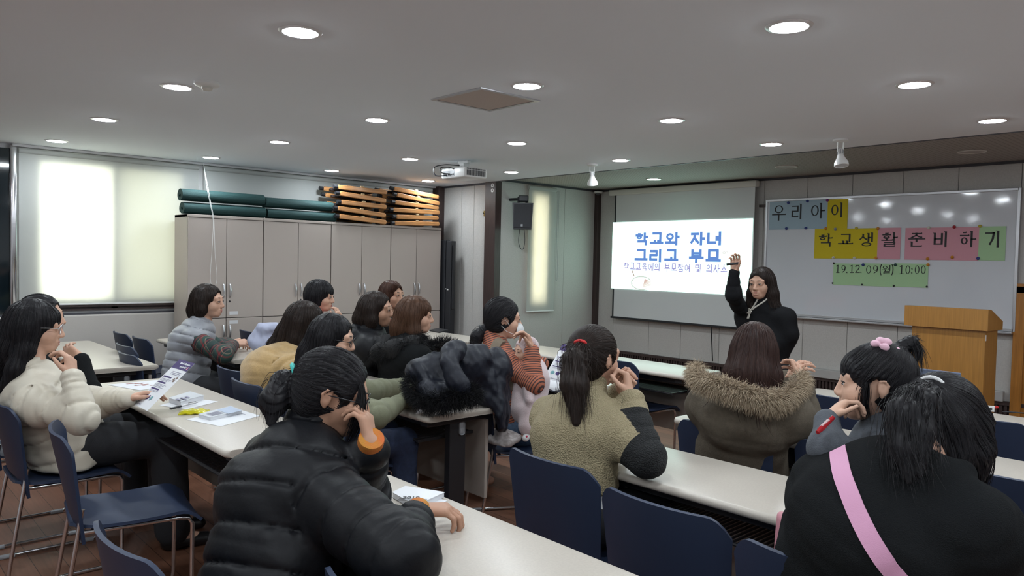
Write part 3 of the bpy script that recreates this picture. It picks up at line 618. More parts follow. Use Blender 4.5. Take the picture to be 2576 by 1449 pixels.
q = MB(); q.tube(bez([(-0.03, 0.02, -0.12), (-0.04, 0.02, -0.25), (-0.015, 0.02, -0.33), (0.015, 0.02, -0.33), (0.03, 0.03, -0.24), (0.02, 0.03, -0.12)]), 0.0035); q.build('cable', m_black, t, smooth=True)
# ---------------------------------------------------------------- cabinets along the left wall
m_cab = mat('beige_laminate', (0.43, 0.375, 0.34), 0.5, spec=0.3, bump=0.06, bscale=300)
m_gap = mat('cabinet_gap', (0.05, 0.045, 0.045), 0.8)
XC = -6.97; ZT = 1.835; ZS = 0.885
ys_ = [2.42, 3.13, 3.855, 4.58, 5.265]
cabl = ['beige wardrobe cabinet nearest the big window, white label on its door', 'second beige wardrobe cabinet from the big window', 'third beige wardrobe cabinet from the big window', 'beige wardrobe cabinet nearest the alcove corner']
for k in range(4):
    y0, y1 = ys_[k]+0.002, ys_[k+1]-0.002; h = (y1-y0)/2
    t = empty('storage_cabinet', (XC, (y0+y1)/2, 0), 0, cabl[k], 'cabinet', 'cabinets along the left wall')
    q = MB(); q.box((-0.345, -h, 0.06), (-0.019, h, ZT), 0.002); q.box((-0.345, -h, ZT-0.025), (0.004, h, ZT), 0.002); q.box((-0.345, -h+0.01, 0), (-0.05, h-0.01, 0.06)); q.build('body', m_cab, t)
    q = MB(); q.box((-0.0195, -h+0.004, 0.07), (-0.0175, h-0.004, ZT-0.027)); q.build('dark_gap', m_gap, t)
    for z0, z1 in ((0.075, ZS-0.003), (ZS+0.003, ZT-0.029)):
        for s in (-1, 1):
            q = MB(); a, b_ = sorted((s*0.003, s*(h-0.003))); q.box((-0.017, a, z0), (0.001, b_, z1), 0.002); d = q.build('door', m_cab, t)
            zc = 1.14 if z0 > .5 else 0.76
            q = MB(); q.tube(bez([(0.0, s*0.03, zc-0.062), (0.016, s*0.03, zc-0.05), (0.026, s*0.03, zc), (0.016, s*0.03, zc+0.05), (0.0, s*0.03, zc+0.062)]), [0.005+0.004*math.sin(PI*i/32) for i in range(33)], 8); q.build('handle', m_alu, d, smooth=True)
            if s > 0:
                q = MB(); zl = zc-0.10; q.lathe([(0.009, 0), (0.009, 0.003), (0.0001, 0.003)], n=14, M=Matrix.Rotation(PI/2, 4, 'Y'), c=(0.001, s*0.03, zl)); q.build('lock', m_black, d)
                if k == 0:
                    q = MB(); zl = ZS+0.045 if z0 > .5 else ZS-0.04; q.box((0.001, 0.03, zl-0.016), (0.0018, 0.11, zl+0.016)); lb = q.build('name_label', mat('label_white', (0.62, 0.62, 0.64), 0.7), d)
# rolled mats on the cabinets
m_mat = mat('green_foam', (0.007, 0.040, 0.040), 0.8, bump=0.25, bscale=120)
def rolled_mat(x, y0, y1, z, label, r=0.062, flip=1):
    t = empty('rolled_mat', (x, (y0+y1)/2, z), 0, label, 'rolled mat', 'rolled green mats on the cabinets'); n = 560; h = (y1-y0)/2
    q = MB(); po = []; pi_ = []; turns = 3.6
    for i in range(n+1):
        a = turns*2*PI*i/n; rr = 0.016+(r-0.016)*i/n; w = 0.0016*abs(math.sin(a*21))
        po.append((flip*math.cos(a)*(rr+0.0055+w)*1.12, math.sin(a)*(rr+0.0055+w)*0.9)); pi_.append((flip*math.cos(a)*(rr-0.005)*1.12, math.sin(a)*(rr-0.005)*0.9))
    v = lambda P, y: [q.bm.verts.new((p[0], y, p[1]+r*0.95)) for p in P]
    A0, A1, B0, B1 = v(po, -h), v(po, h), v(pi_, -h), v(pi_, h)
    for i in range(n):
        q.bm.faces.new((A0[i], A0[i+1], A1[i+1], A1[i])); q.bm.faces.new((B0[i+1], B0[i], B1[i], B1[i+1])); q.bm.faces.new((A0[i+1], A0[i], B0[i], B0[i+1])); q.bm.faces.new((A1[i], A1[i+1], B1[i+1], B1[i]))
    q.bm.faces.new((A0[-1], B0[-1], B1[-1], A1[-1])); q.build('mat_roll', m_mat, t, smooth=True); return t
rolled_mat(-7.06, 2.40, 3.17, ZT, 'rolled green mat, lower one of the pair nearest the big window', 0.058)
rolled_mat(-7.07, 2.385, 3.16, ZT+0.116, 'rolled green mat, upper one of the pair nearest the big window', 0.060, -1)
rolled_mat(-7.05, 3.19, 3.93, ZT, 'rolled green mat, lower one of the pair next to the folded stools', 0.052)
rolled_mat(-7.065, 3.17, 3.90, ZT+0.104, 'rolled green mat, upper one of the pair next to the folded stools', 0.055, -1)
# folded wooden stools
m_pine = mat('varnished_pine', (0.50, 0.235, 0.085), 0.35, var=0.3, vscale=5, stretch=(20, 1.2, 20), coat=0.25)
m_canvas = mat('dark_canvas', (0.02, 0.013, 0.012), 0.9)
def stool_bar(q, p0, p1, w, h):
    p0 = Vector(p0); p1 = Vector(p1); d = (p1-p0); L_ = d.length; d.normalize(); z = Vector((0, 0, 1)); x = d.cross(z).normalized(); z = x.cross(d)
    M = Matrix((( x.x, d.x, z.x, p0.x), (x.y, d.y, z.y, p0.y), (x.z, d.z, z.z, p0.z), (0, 0, 0, 1)))
    q.box((-w, 0, -h), (w, L_, h), 0.006, 2, M=M); q.box((-w*.8, -0.012, -h*.7), (w*.8, L_+0.012, h*.7), 0.006, 2, M=M)
def folded_stool(y0, y1, z, tilt, label, rz=0):
    t = empty('folding_stool', (-7.11, (y0+y1)/2, z), rz, label, 'folding stool', 'folded wooden stools on the cabinets'); h = (y1-y0)/2
    t.rotation_euler = (tilt, 0, rz)
    for sx in (0.15, -0.15):
        q = MB(); stool_bar(q, (sx, -h, 0), (sx, h, 0), 0.014, 0.0235); rl = q.build('wooden_rail', m_pine, t)
        q = MB(); q.box((sx-0.014, -0.025, 0.022), (sx+0.014, 0.012, 0.036), 0.003); q.build('pivot_block', mat('pale_wood', (0.5, 0.36, 0.2), 0.5), rl)
        q = MB(); q.tube([(sx, -h-0.05, 0), (sx, -h-0.01, 0)], 0.021, 10); q.build('rubber_cap', m_black, rl)
    q = MB(); stool_bar(q, (0.115, -h*.8, -0.004), (0.115, h*.9, 0.004), 0.012, 0.014); stool_bar(q, (-0.115, -h*.8, -0.004), (-0.115, h*.9, 0.004), 0.012, 0.014); q.build('inner_frame', m_brown, t)
    q = MB(); q.box((-0.105, -h*.7, -0.008), (0.105, h*.85, 0.006), 0.004); q.build('canvas_seat', m_canvas, t)
sn = ['topmost', 'second from the top', 'third from the top', 'fourth from the top', 'fifth from the top', 'bottom']
for k in range(5):
    folded_stool(3.92+0.02*((k*7) % 3), 4.50-0.01*(k % 2), ZT+0.045+0.078*(4-k), [-0.02, -0.07, -0.03, -0.075, -0.06][k], 'folded wooden stool, %s in the left stack beside the mats' % (sn[k] if k < 4 else 'bottom one'))
for k in range(6):
    folded_stool(4.60+0.02*((k*5) % 3), 5.20+0.015*((k*3) % 2), ZT+0.035+0.068*(5-k), [-0.10, -0.13, -0.06, 0.01, 0.03, 0.04][k]*0.8, 'folded wooden stool, %s in the right stack by the corner' % sn[k])
# tall black folded stand in the corner
p0 = at(1123, 720, y=5.36); t = empty('folded_stand', (p0[0]+0.02, 5.36, 0), 0.35, 'tall black folded stand leaning in the corner beside the cabinets', 'folded stand')
q = MB(); q.box((-0.085, -0.05, 0.02), (-0.003, 0.05, 1.70), 0.006); q.build('panel', m_black, t)
q = MB(); q.box((0.003, -0.05, 0.02), (0.075, 0.05, 1.69), 0.006); q.box((0.07, -0.03, 0.9), (0.088, 0.03, 1.64), 0.01); q.build('panel', m_black, t)
q = MB()
for z in (0.3, 0.62, 1.05, 1.45): q.box((-0.092, -0.03, z), (-0.084, 0.03, z+0.12), 0.003)
q.build('hinge', mat('black_metal', (0.02, 0.02, 0.024), 0.35, metal=0.5), t)
q = MB(); q.box((0.006, -0.0525, 1.13), (0.016, -0.05, 1.14)); q.box((0.025, -0.0525, 1.12), (0.045, -0.05, 1.135)); q.build('sticker', m_white, t)
# ---------------------------------------------------------------- tables
m_top = mat('speckled_laminate', (0.50, 0.455, 0.40), 0.32, spec=0.5, var=0.05, vscale=160, bump=0.03, bscale=300)
m_edge = mat('table_edge', (0.52, 0.46, 0.40), 0.38)
m_leg = mat('black_powder_coat', (0.02, 0.02, 0.023), 0.4)
m_panel = mat('modesty_laminate', (0.36, 0.32, 0.285), 0.5)
TZ = 0.73
def table(x0, x1, y0, y1, label):
    L_ = x1-x0; D = y1-y0; h = L_/2; d = D/2
    t = empty('folding_table', ((x0+x1)/2, (y0+y1)/2, 0), 0, label, 'table', 'long folding seminar tables')
    # slab: bullnose along both long edges, corners rounded in plan
    prof = [(-d+0.016, TZ-0.030)]
    for i in range(9):
        a = -PI/2 - PI*i/8; prof.append((-d+0.016+0.016*math.cos(a)*1.0, TZ-0.015+0.015*math.sin(a)))
    prof = [(-d+0.016-0.016*math.sin(PI*i/8), TZ-0.015-0.015*math.cos(PI*i/8)) for i in range(9)]
    prof += [(-p[0], p[1]) for p in prof[::-1]]
    q = MB(); st = [(-h, 0.018), (-h+0.006, 0.008), (-h+0.02, 0.0), (h-0.02, 0.0), (h-0.006, 0.008), (h, 0.018)]
    rings = []
    for x, ins in st: rings.append([q.bm.verts.new((x, p[0]*(1-ins/d), p[1])) for p in prof])
    for A, B in zip(rings, rings[1:]):
        for i in range(len(prof)):
            f = q.bm.faces.new((A[i], A[(i+1) % len(prof)], B[(i+1) % len(prof)], B[i]))
    q.bm.faces.new(rings[0][::-1]); q.bm.faces.new(rings[-1]); q.build('tabletop', m_top, t, smooth=True)
    q = MB(); q.box((-h+0.05, d-0.055, 0.25), (h-0.05, d-0.035, 0.66), 0.003); q.build('modesty_panel', m_panel, t)
    q = MB(); q.tube([(-h+0.14, -d+0.06, 0.585), (h-0.14, -d+0.06, 0.585)], 0.007); q.tube([(-h+0.14, d-0.08, 0.585), (h-0.14, d-0.08, 0.585)], 0.007)
    for k in range(int(L_/0.02)-14): q.box((-h+0.14+k*0.02, -d+0.06, 0.582), (-h+0.146+k*0.02, d-0.08, 0.588))
    for s in (-1, 1): q.box((s*(h-0.14)-0.008, -d+0.05, 0.578), (s*(h-0.14)+0.008, d-0.07, 0.592))
    q.build('wire_shelf', m_leg, t)
    q = MB(); q.box((-h+0.1, -d+0.09, 0.655), (h-0.1, -d+0.12, 0.699)); q.build('front_rail', m_leg, t)
    for s in (-1, 1):
        q = MB(); x = s*(h-0.085); q.box((x-0.022, -0.04, 0.05), (x+0.022, 0.06, 0.70), 0.004); q.box((x-0.03, -d+0.05, 0.665), (x+0.03, d-0.03, 0.70), 0.004); lg = q.build('leg', m_leg, t)
        q = MB(); q.box((x-0.025, -d+0.03, 0.012), (x+0.025, d-0.01, 0.05), 0.008); q.tube([(x, -d+0.05, 0), (x, -d+0.05, 0.015)], 0.018, 12); q.tube([(x, d-0.04, 0), (x, d-0.04, 0.015)], 0.018, 12); q.build('foot', m_leg, lg)
        q = MB(); q.box((x+s*0.022-0.004, 0.015, 0.60), (x+s*0.022+0.004, 0.05, 0.665), 0.012, 3); q.build('latch_cover', m_grey, lg, smooth=True)
    return t
table(-4.72, -2.82, 1.12, 1.58, 'beige table with the flyer, yellow packet and notebooks, before the cream-jacket woman')
table(-4.75, -2.86, 2.09, 2.56, 'beige table with the black fur-trimmed coat lying on its right end')
table(-4.85, -2.95, 3.20, 3.66, 'beige table before the woman in the striped top, behind the black coat')
table(-4.72, -2.9, 4.24, 4.70, 'empty front-row beige table below the projection screen')
table(-7.05, -5.29, 1.22, 1.66, 'empty beige table at the left wall, second row from the camera')
table(-6.90, -5.25, 2.13, 2.59, 'beige table on which the woman in the grey vest rests her hands')
table(-6.88, -5.27, 3.20, 3.66, 'beige table before the short-haired woman in pink, by the cabinets')
table(-6.88, -5.28, 4.23, 4.69, 'front-row beige table by the cabinets with a dark folder on it')
table(-2.19, -0.31, 0.99, 1.45, 'nearest beige table, under the arm of the woman in the black puffer jacket')
table(-2.0, -0.12, 2.09, 2.55, 'beige table on which the woman in beige fleece leans her elbow')
table(-2.15, -0.27, 3.05, 3.51, 'beige table before the woman in the fur-hooded coat')
table(-2.13, -0.25, 4.10, 4.56, 'front-row beige table with the laptop, before the lectern')
# ---------------------------------------------------------------- chairs
m_navy = mat('navy_polypropylene', (0.019, 0.030, 0.064), 0.46, spec=0.35, bump=0.05, bscale=500)
def grid_shell(fn, nu, nv, th):
    """thin solid from a surface function fn(u, v) -> point, normal offset th"""
    bm = bmesh.new(); P = [[np.array(fn(-1+2*i/nu, j/nv), float) for i in range(nu+1)] for j in range(nv+1)]
    def nrm(i, j):
        a = P[j][min(i+1, nu)]-P[j][max(i-1, 0)]; b_ = P[min(j+1, nv)][i]-P[max(j-1, 0)][i]; n = np.cross(a, b_); return n/(np.linalg.norm(n)+1e-9)
    F = [[bm.verts.new(P[j][i]+nrm(i, j)*th/2) for i in range(nu+1)] for j in range(nv+1)]; B = [[bm.verts.new(P[j][i]-nrm(i, j)*th/2) for i in range(nu+1)] for j in range(nv+1)]
    for j in range(nv):
        for i in range(nu):
            bm.faces.new((F[j][i], F[j][i+1], F[j+1][i+1], F[j+1][i])); bm.faces.new((B[j][i+1], B[j][i], B[j+1][i], B[j+1][i+1]))
    for i in range(nu):
        bm.faces.new((F[0][i+1], F[0][i], B[0][i], B[0][i+1])); bm.faces.new((F[nv][i], F[nv][i+1], B[nv][i+1], B[nv][i]))
    for j in range(nv):
        bm.faces.new((F[j][0], F[j+1][0], B[j+1][0], B[j][0])); bm.faces.new((F[j+1][nu], F[j][nu], B[j][nu], B[j+1][nu]))
    return bm
def back_fn(u, v):
    w = 0.205+0.022*v; au = abs(u)
    zt = 0.795-0.055*max(0, (au-0.72)/0.28)**2.2; zb = 0.475-0.085*max(0, (au-0.55)/0.45)**1.5
    z = zb+(zt-zb)*v; y = -0.205-0.075*((z-0.42)/0.37)+0.05*au**2.2*(0.35+0.65*v)
    return (u*w, y, z)
def seat_fn(u, v):
    y = -0.225+0.455*v; w = 0.212*(1-0.28*max(0, 1-v/0.22)**2.0)
    z = 0.447+0.012*abs(u)**2.5-0.012*math.sin(PI*min(1, v*1.1))-0.045*max(0, (v-0.82)/0.18)**2
    return (u*w, y, z)
def make_chair(label):
    t = empty('stacking_chair', (0, 0, 0), 0, label, 'chair', 'navy stacking chairs')
    q = MB(); q.bm = grid_shell(seat_fn, 20, 20, 0.012); q.build('seat', m_navy, t, smooth=True)
    q = MB(); q.bm = grid_shell(back_fn, 28, 16, 0.012); q.build('backrest', m_navy, t, smooth=True)
    for s in (-1, 1):
        q = MB(); x = s*0.197
        q.tube(bez([(x, -0.186, 0.52), (x, -0.205, 0.40), (x*1.03, -0.235, 0.22), (x*1.06, -0.262, 0.035), (x*1.06, -0.245, 0.01)], 6)+[np.array(p) for p in ((x*1.06, 0.17, 0.01), (x*1.05, 0.188, 0.022), (x*1.0, 0.195, 0.06), (x*.98, 0.198, 0.40), (x*.98, 0.185, 0.424), (x*.98, 0.15, 0.43), (x, -0.19, 0.432))], 0.0085, 10)
        f = q.build('side_frame', m_chrome, t, smooth=True)
        for yy in (-0.2, 0.14):
            q = MB(); q.tube([(x*1.06, yy-0.03, 0.009), (x*1.06, yy+0.03, 0.009)], 0.0115, 10); q.build('foot_pad', m_grey, f)
    q = MB(); q.tube([(-0.19, -0.15, 0.428), (0.19, -0.15, 0.428)], 0.0075, 10); q.tube([(-0.19, 0.12, 0.424), (0.19, 0.12, 0.424)], 0.0075, 10); q.build('cross_bar', m_chrome, t, smooth=True)
    return t
CHAIR = None
def chair(x, yb, label, rz=0.0):
    """x of the centre, y of the top of the back"""
    global CHAIR
    loc = (x-0.27*math.sin(rz), yb+0.27*math.cos(rz), 0)
    if CHAIR is None: CHAIR = make_chair(label); CHAIR.location = loc; CHAIR.rotation_euler = (0, 0, rz); return CHAIR
    return dup(CHAIR, loc, rz, label)
chair(-3.31, 0.65, 'empty navy chair with its seat in view, beside the cream-jacket woman', -0.15)
chair(-4.03, 0.57, 'navy chair in which the woman in the cream jacket sits', 0.0)
chair(-4.60, 0.55, 'navy chair at the left edge under the half-hidden person in dark clothes')
chair(-1.93, 0.50, 'navy chair nearest the camera at the bottom left, behind the black puffer jacket', 0.05)
chair(-1.30, 0.80, 'navy chair whose back corner shows at the bottom beside the black puffer jacket')
chair(-1.83, 1.84, 'navy chair behind the woman in beige fleece', -0.03)
chair(-1.29, 1.75, 'empty navy chair between the fleece woman and the black-coat woman')
chair(-0.79, 1.69, 'navy chair at the bottom right, under the woman with the pink strap')
chair(-1.74, 2.80, 'navy chair behind the woman in the fur-hooded coat', 0.03)
chair(-1.22, 2.86, 'navy chair mostly hidden behind the toddler, right of the fur-hooded coat')
chair(-0.72, 2.90, 'navy chair at the right edge, third row')
chair(-1.72, 3.93, 'empty front-row navy chair right of the fur-hooded coat', 0.0)
chair(-1.10, 3.95, 'front-row navy chair at the right edge, beside the laptop')
chair(-4.47, 1.78, 'empty navy chair left of the woman in the tan sweater', 0.0)
chair(-3.95, 1.66, 'navy chair hidden under the woman in the tan sweater')
chair(-3.32, 1.62, 'navy chair under the woman in the olive top', 0.0)
chair(-4.55, 2.76, 'navy chair behind the woman in the black jacket with dark brown hair')
chair(-4.03, 2.72, 'navy chair behind the woman with long light-brown hair')
chair(-3.20, 2.66, 'navy chair under the woman in the striped top, black coat on its back', -0.5)
chair(-3.43, 4.11, 'empty front-row navy chair between the striped top and the fleece woman', -0.12)
chair(-4.22, 3.92, 'navy chair peeking out behind the flyer of the striped-top woman', 0.0)
chair(-5.52, 1.50, 'navy chair under the woman in the grey vest', 0.0)
chair(-6.02, 1.62, 'empty navy chair nearest the grey vest, pulled back from the table', 0.0)
chair(-6.48, 1.86, 'empty navy chair half hidden behind the grey vest, pushed under the table', 0.0)
chair(-6.95, 1.84, 'empty navy chair farthest left, pushed under the table by the wall', 0.0)
chair(-6.58, 2.80, 'empty navy chair beside the lavender jacket', 0.0)
chair(-6.10, 2.83, 'navy chair with the lavender jacket hung over it', 0.0)
chair(-5.42, 2.62, 'navy chair hidden under the short-haired woman in pink', 0.0)
chair(-5.62, 3.55, 'navy chair hidden under the person behind the dark brown hair', 0.0)
# ---------------------------------------------------------------- lectern, laptop, things on tables
m_oak = mat('lectern_oak', (0.35, 0.165, 0.034), 0.4, var=0.15, vscale=7, stretch=(16, 16, 0.6), coat=0.2)
yl_ = 5.75
p0 = at(2276, 768, y=yl_); p1 = at(2487, 775, y=yl_); pb = at(2275, 818, y=yl_)
w = (p1[0]-p0[0])/2; t = empty('lectern', ((p0[0]+p1[0])/2, yl_, 0), 0, 'orange oak lectern with a sloping top before the whiteboard', 'lectern')
zt = p0[2]; zb = pb[2]
q = MB(); q.prism([(0, zt), (0.06, zt), (0.34, zt-0.09), (0.34, zb-0.005), (0, zb)], 'x', -w, w); q.build('reading_top', m_oak, t)
q = MB(); q.box((-w+0.045, 0.03, 0.05), (w-0.02, 0.05, zb), 0.002); q.box((-w+0.045, 0.05, 0.05), (-w+0.065, 0.3, zb)); q.box((w-0.04, 0.05, 0.05), (w-0.02, 0.3, zb)); q.box((-w+0.065, 0.05, 0.5), (w-0.04, 0.3, 0.52)); q.build('body', m_oak, t)
q = MB(); q.box((-w+0.0, 0.0, 0), (w, 0.34, 0.05), 0.006); q.build('plinth', m_oak, t)
q = MB(); q.box((w-0.02, 0.035, zb-0.07), (w-0.0185, 0.05, zb-0.03)); q.build('sticker', m_white, t)
# laptop
p0 = at(2290, 920, y=4.28); p1 = at(2426, 936, y=4.28); w = (p1[0]-p0[0])/2; zt = (p0[2]+p1[2])/2
t = empty('laptop', ((p0[0]+p1[0])/2, 4.28, TZ), 0, 'open grey-blue laptop with a white label on its lid, on the front-row table', 'laptop')
m_lap = mat('laptop_shell', (0.14, 0.17, 0.25), 0.4)
H_ = zt-TZ
q = MB(); q.box((-w, 0.0, 0.001), (w, 0.24, 0.016), 0.004); q.build('base', m_lap, t)
q = MB(); M = Matrix.Rotation(math.radians(12), 4, 'X'); q.box((-w, -0.006, 0.012), (w, 0.003, H_/math.cos(.2)), 0.004, M=M); ld = q.build('lid', m_lap, t)
q = MB(); q.box((w*.22, -0.0072, H_*.72), (w*.92, -0.006, H_*.95), M=M); lb = q.build('label', m_white, ld)
q = MB()
for k in range(9): q.box((w*.36+k*w*.047, -0.0078, H_*.83), (w*.36+k*w*.047+w*.03, -0.0072, H_*.87), M=M)
q.box((w*.26, -0.0078, H_*.81), (w*.33, -0.0072, H_*.9), M=M); q.box((w*.82, -0.0078, H_*.81), (w*.89, -0.0072, H_*.9), M=M); q.box((w*.3, -0.0078, H_*.755), (w*.88, -0.0072, H_*.775), M=M)
q.build('label_print', m_ink, ld)
q = MB(); q.box((-w+0.01, 0.0035, 0.02), (w-0.01, 0.0042, H_-.012), M=M); q.build('screen', m_black, ld)
p0 = at(2488, 1032, z=TZ+0.002)
t = empty('id_badge', (p0[0]-0.02, p0[1]-.02, TZ), 0.2, 'red lanyard with a small white badge clip on the front-row table', 'lanyard')
q = MB(); q.tube(bez([(-0.09, 0.0, 0.005), (-0.03, 0.03, 0.007), (0.03, 0.0, 0.02), (0.06, 0.03, 0.02), (0.0, 0.05, 0.006), (-0.08, 0.03, 0.006)]), 0.006, 8); q.build('cord', mat('red_cord', (0.5, 0.02, 0.02), 0.5), t, smooth=True)
q = MB(); q.box((0.0, -0.02, 0.001), (0.05, -0.012, 0.032), 0.002); q.build('badge_clip', m_white, t)
q = MB(); q.box((0.012, -0.0212, 0.01), (0.04, -0.0202, 0.02)); q.build('print', m_ink, t)
t = empty('power_cable', (p0[0]+0.06, p0[1], TZ), 0, 'thin black cable running to the right off the front-row table', 'cable')
q = MB(); q.tube(bez([(0, 0.0, 0.004), (0.08, 0.05, 0.004), (0.2, 0.06, 0.004), (0.42, 0.02, 0.004)]), 0.0035, 8); q.build('cord', m_black, t, smooth=True)
m_paper = mat('white_paper', (0.70, 0.71, 0.74), 0.75)
m_ppl = mat('flyer_purple', (0.045, 0.025, 0.13), 0.6); m_teal = mat('flyer_teal', (0.15, 0.33, 0.36), 0.6); m_lav = mat('flyer_lavender', (0.40, 0.38, 0.55), 0.6)
def flyer(name, frame, w, h, label, cat='flyer', group=None):
    """printed A4 flyer; frame = (origin at the lower left corner, right, up, towards the reader)"""
    O, X, Y, Z = [np.array(v, float) for v in frame]; X /= np.linalg.norm(X); Z = np.cross(X, Y); Z /= np.linalg.norm(Z); Y = np.cross(Z, X)
    t = empty(name, O, 0, label, cat, group); M = Matrix(((X[0], Y[0], Z[0], O[0]), (X[1], Y[1], Z[1], O[1]), (X[2], Y[2], Z[2], O[2]), (0, 0, 0, 1))); t.matrix_world = M
    q = MB(); n = 10
    def z(u, v): return 0.012*math.sin(PI*u)*(1-v)*0.6+0.006*v
    g = [[(w*i/n, h*j/n, z(i/n, j/n)) for i in range(n+1)] for j in range(n+1)]
    q.bm = grid_shell(lambda u, v: (w*(u+1)/2, h*v, z((u+1)/2, v)), n, n, 0.0006); q.build('paper', m_paper, t, smooth=True)
    def patch(q, u0, v0, u1, v1, l=0.0012, n=6):
        for i in range(n):
            a, b_ = u0+(u1-u0)*i/n, u0+(u1-u0)*(i+1)/n
            f = q.bm.faces.new([q.bm.verts.new((w*u, h*v, z(u, v)+l)) for u, v in ((a, v0), (b_, v0), (b_, v1), (a, v1))])
    q = MB(); patch(q, 0.0, 0.82, 1, 1); q.build('header_band', m_ppl, t, fix=False)
    q = MB()
    for v in (0.62, 0.50, 0.36): patch(q, 0.06, v, 0.6, v+0.028)
    q.build('section_heading', m_ppl, t, fix=False)
    m_bt = mat('text_grey', (0.25, 0.24, 0.33), 0.7); q = MB()
    for v in (0.755, 0.725, 0.7): patch(q, 0.3, v, 0.86, v+0.009)
    q.build('text_block', m_bt, t, fix=False); q = MB()
    for k, v in enumerate((0.585, 0.565, 0.545, 0.47, 0.45, 0.43, 0.41, 0.335, 0.315)): patch(q, 0.09, v, 0.75-0.08*(k % 3), v+0.007)
    q.build('text_block', m_bt, t, fix=False); q = MB()
    for v in (0.05, 0.035): patch(q, 0.2, v, 0.5, v+0.006)
    q.build('footer_text', m_bt, t, fix=False)
    for k in range(4):
        q = MB(); cx = 0.17+k*0.16; f = q.bm.faces.new([q.bm.verts.new((w*cx+math.cos(2*PI*i/20)*w*.062, h*.2+math.sin(2*PI*i/20)*w*.062, z(cx, .2)+0.0013)) for i in range(20)])
        q.build('picture_spot', m_teal if k in (0, 3) else m_ppl, t, fix=False)
    q = MB(); 
    for cx, cy, r in ((.78, .63, .05), (.87, .66, .045), (.84, .60, .05)): q.bm.faces.new([q.bm.verts.new((w*cx+math.cos(2*PI*i/12)*w*r, h*cy+math.sin(2*PI*i/12)*w*r*.7, z(cx, cy)+0.0013)) for i in range(12)])
    q.build('picture', mat('flyer_brown', (0.22, 0.16, 0.14), 0.7), t, fix=False)
    text_mesh('headline', 'Schools of Korea are', h*.05, m_paper, t, (w*.28, h*.925, z(.5, .92)+0.002), (0, 0, 0), 0.0006)
    text_mesh('headline', 'open to ALL!', h*.05, m_paper, t, (w*.44, h*.86, z(.5, .88)+0.002), (0, 0, 0), 0.0006)
    q = MB(); patch(q, 0.87, 0.845, 0.93, 0.9, 0.0016, 2); q.build('flag_mark', mat('flag_pink', (0.6, 0.25, 0.3), 0.6), t, fix=False)
    return t
def on_table(px, py, dz=0.0): return at(px, py, z=TZ+dz)
def sheet_on(name, quad, label, cat='paper', dz=0.0008, m=None, th=0.0006, parent=None):
    """a flat sheet lying on the table with its four corners seen at these pixels"""
    P = [on_table(*p, dz) for p in quad]; c = sum(P)/4; t = parent or empty(name, c, 0, label, cat)
    q = MB(); v0 = [q.bm.verts.new(tuple(p-c)) for p in P]; v1 = [q.bm.verts.new(tuple(p-c+np.array([0, 0, th]))) for p in P]
    q.bm.faces.new(v0[::-1]); q.bm.faces.new(v1)
    for i in range(4): q.bm.faces.new((v0[i], v0[(i+1) % 4], v1[(i+1) % 4], v1[i]))
    return t, q, c
def lines_on(t, c, quad, rows, dz, m, name='printed_text'):
    """thin printed bars inside a quad, rows = (u0, v0, u1, v1)"""
    P = [on_table(*p, dz) for p in quad]; q = MB()
    f = lambda u, v: tuple((P[0]*(1-u)+P[1]*u)*(1-v)+(P[3]*(1-u)+P[2]*u)*v-c)
    for u0, v0, u1, v1 in rows: q.bm.faces.new([q.bm.verts.new(f(*p)) for p in ((u0, v0), (u1, v0), (u1, v1), (u0, v1))])
    return q.build(name, m, t, fix=False)
TXT = mat('text_grey', (0.25, 0.24, 0.33), 0.7)
# held flyer on the left
A_, B_, D_ = at(335, 1018, d=3.55), at(375, 1036, d=3.38), at(455, 932, d=3.58)
w_ = np.linalg.norm(B_-A_); 
flyer('printed_flyer', (A_, B_-A_, (D_-A_), 0), 0.205, 0.29, 'white flyer with purple header in the hand of the cream-jacket woman', 'flyer')
qd = [(270, 968), (352, 982), (440, 968), (395, 956)]
t, q, c = sheet_on('magazine', qd, 'open magazine with small red drawings at the far left of the flyer table'); q.build('page', m_paper, t)
lines_on(t, c, qd, [(.1+.1*k, .3+.12*(k % 3), .16+.1*k, .5+.12*(k % 2)) for k in range(6)], 0.0022, mat('drawing_red', (0.35, 0.12, 0.1), 0.7), 'drawing')
qd = [(400, 1020), (470, 1030), (549, 1010), (470, 1000)]
t, q, c = sheet_on('notebook', qd, 'white spiral notebook under the pen beside the flyer'); q.build('page', m_paper, t)
def book(quad, th, label, cover, name='book', top=None):
    t, q, c = sheet_on(name, quad, label, 'book', 0.0016, th=th); q.build('page_block', m_paper, t)
    q2 = MB(); P = [on_table(*p, 0.0016)-c for p in quad]; m0 = sum(P)/4
    f = [tuple(m0+(p-m0)*1.03+np.array([0, 0, th+0.0002])) for p in P]; g = [tuple(np.array(p)+np.array([0, 0, 0.0015])) for p in f]
    v0 = [q2.bm.verts.new(p) for p in f]; v1 = [q2.bm.verts.new(p) for p in g]; q2.bm.faces.new(v0[::-1]); q2.bm.faces.new(v1)
    for i in range(4): q2.bm.faces.new((v0[i], v0[(i+1) % 4], v1[(i+1) % 4], v1[i]))
    q2.build('cover', cover, t); return t, c
m_pale = mat('cover_grey', (0.55, 0.57, 0.6), 0.5); m_pblue = mat('cover_pale_blue', (0.42, 0.49, 0.62), 0.5)
bq = [(436, 1012), (460, 1024), (512, 1010), (480, 999)]
t, c = book([(425, 1012), (455, 1022), (512, 1006), (478, 996)], 0.022, 'thick pale book with grey print beside the flyer', m_pale)
lines_on(t, c, [(425, 1006), (455, 1016), (512, 1000), (478, 990)], [(.15, .2, .5, .3), (.15, .4, .6, .5), (.2, .6, .5, .7)], 0.029, TXT)
p0 = on_table(430, 1028, 0.012); p1 = on_table(492, 1013, 0.012); t = empty('ballpoint_pen', p0, 0, 'black and silver ballpoint pen on the spiral notebook', 'pen')
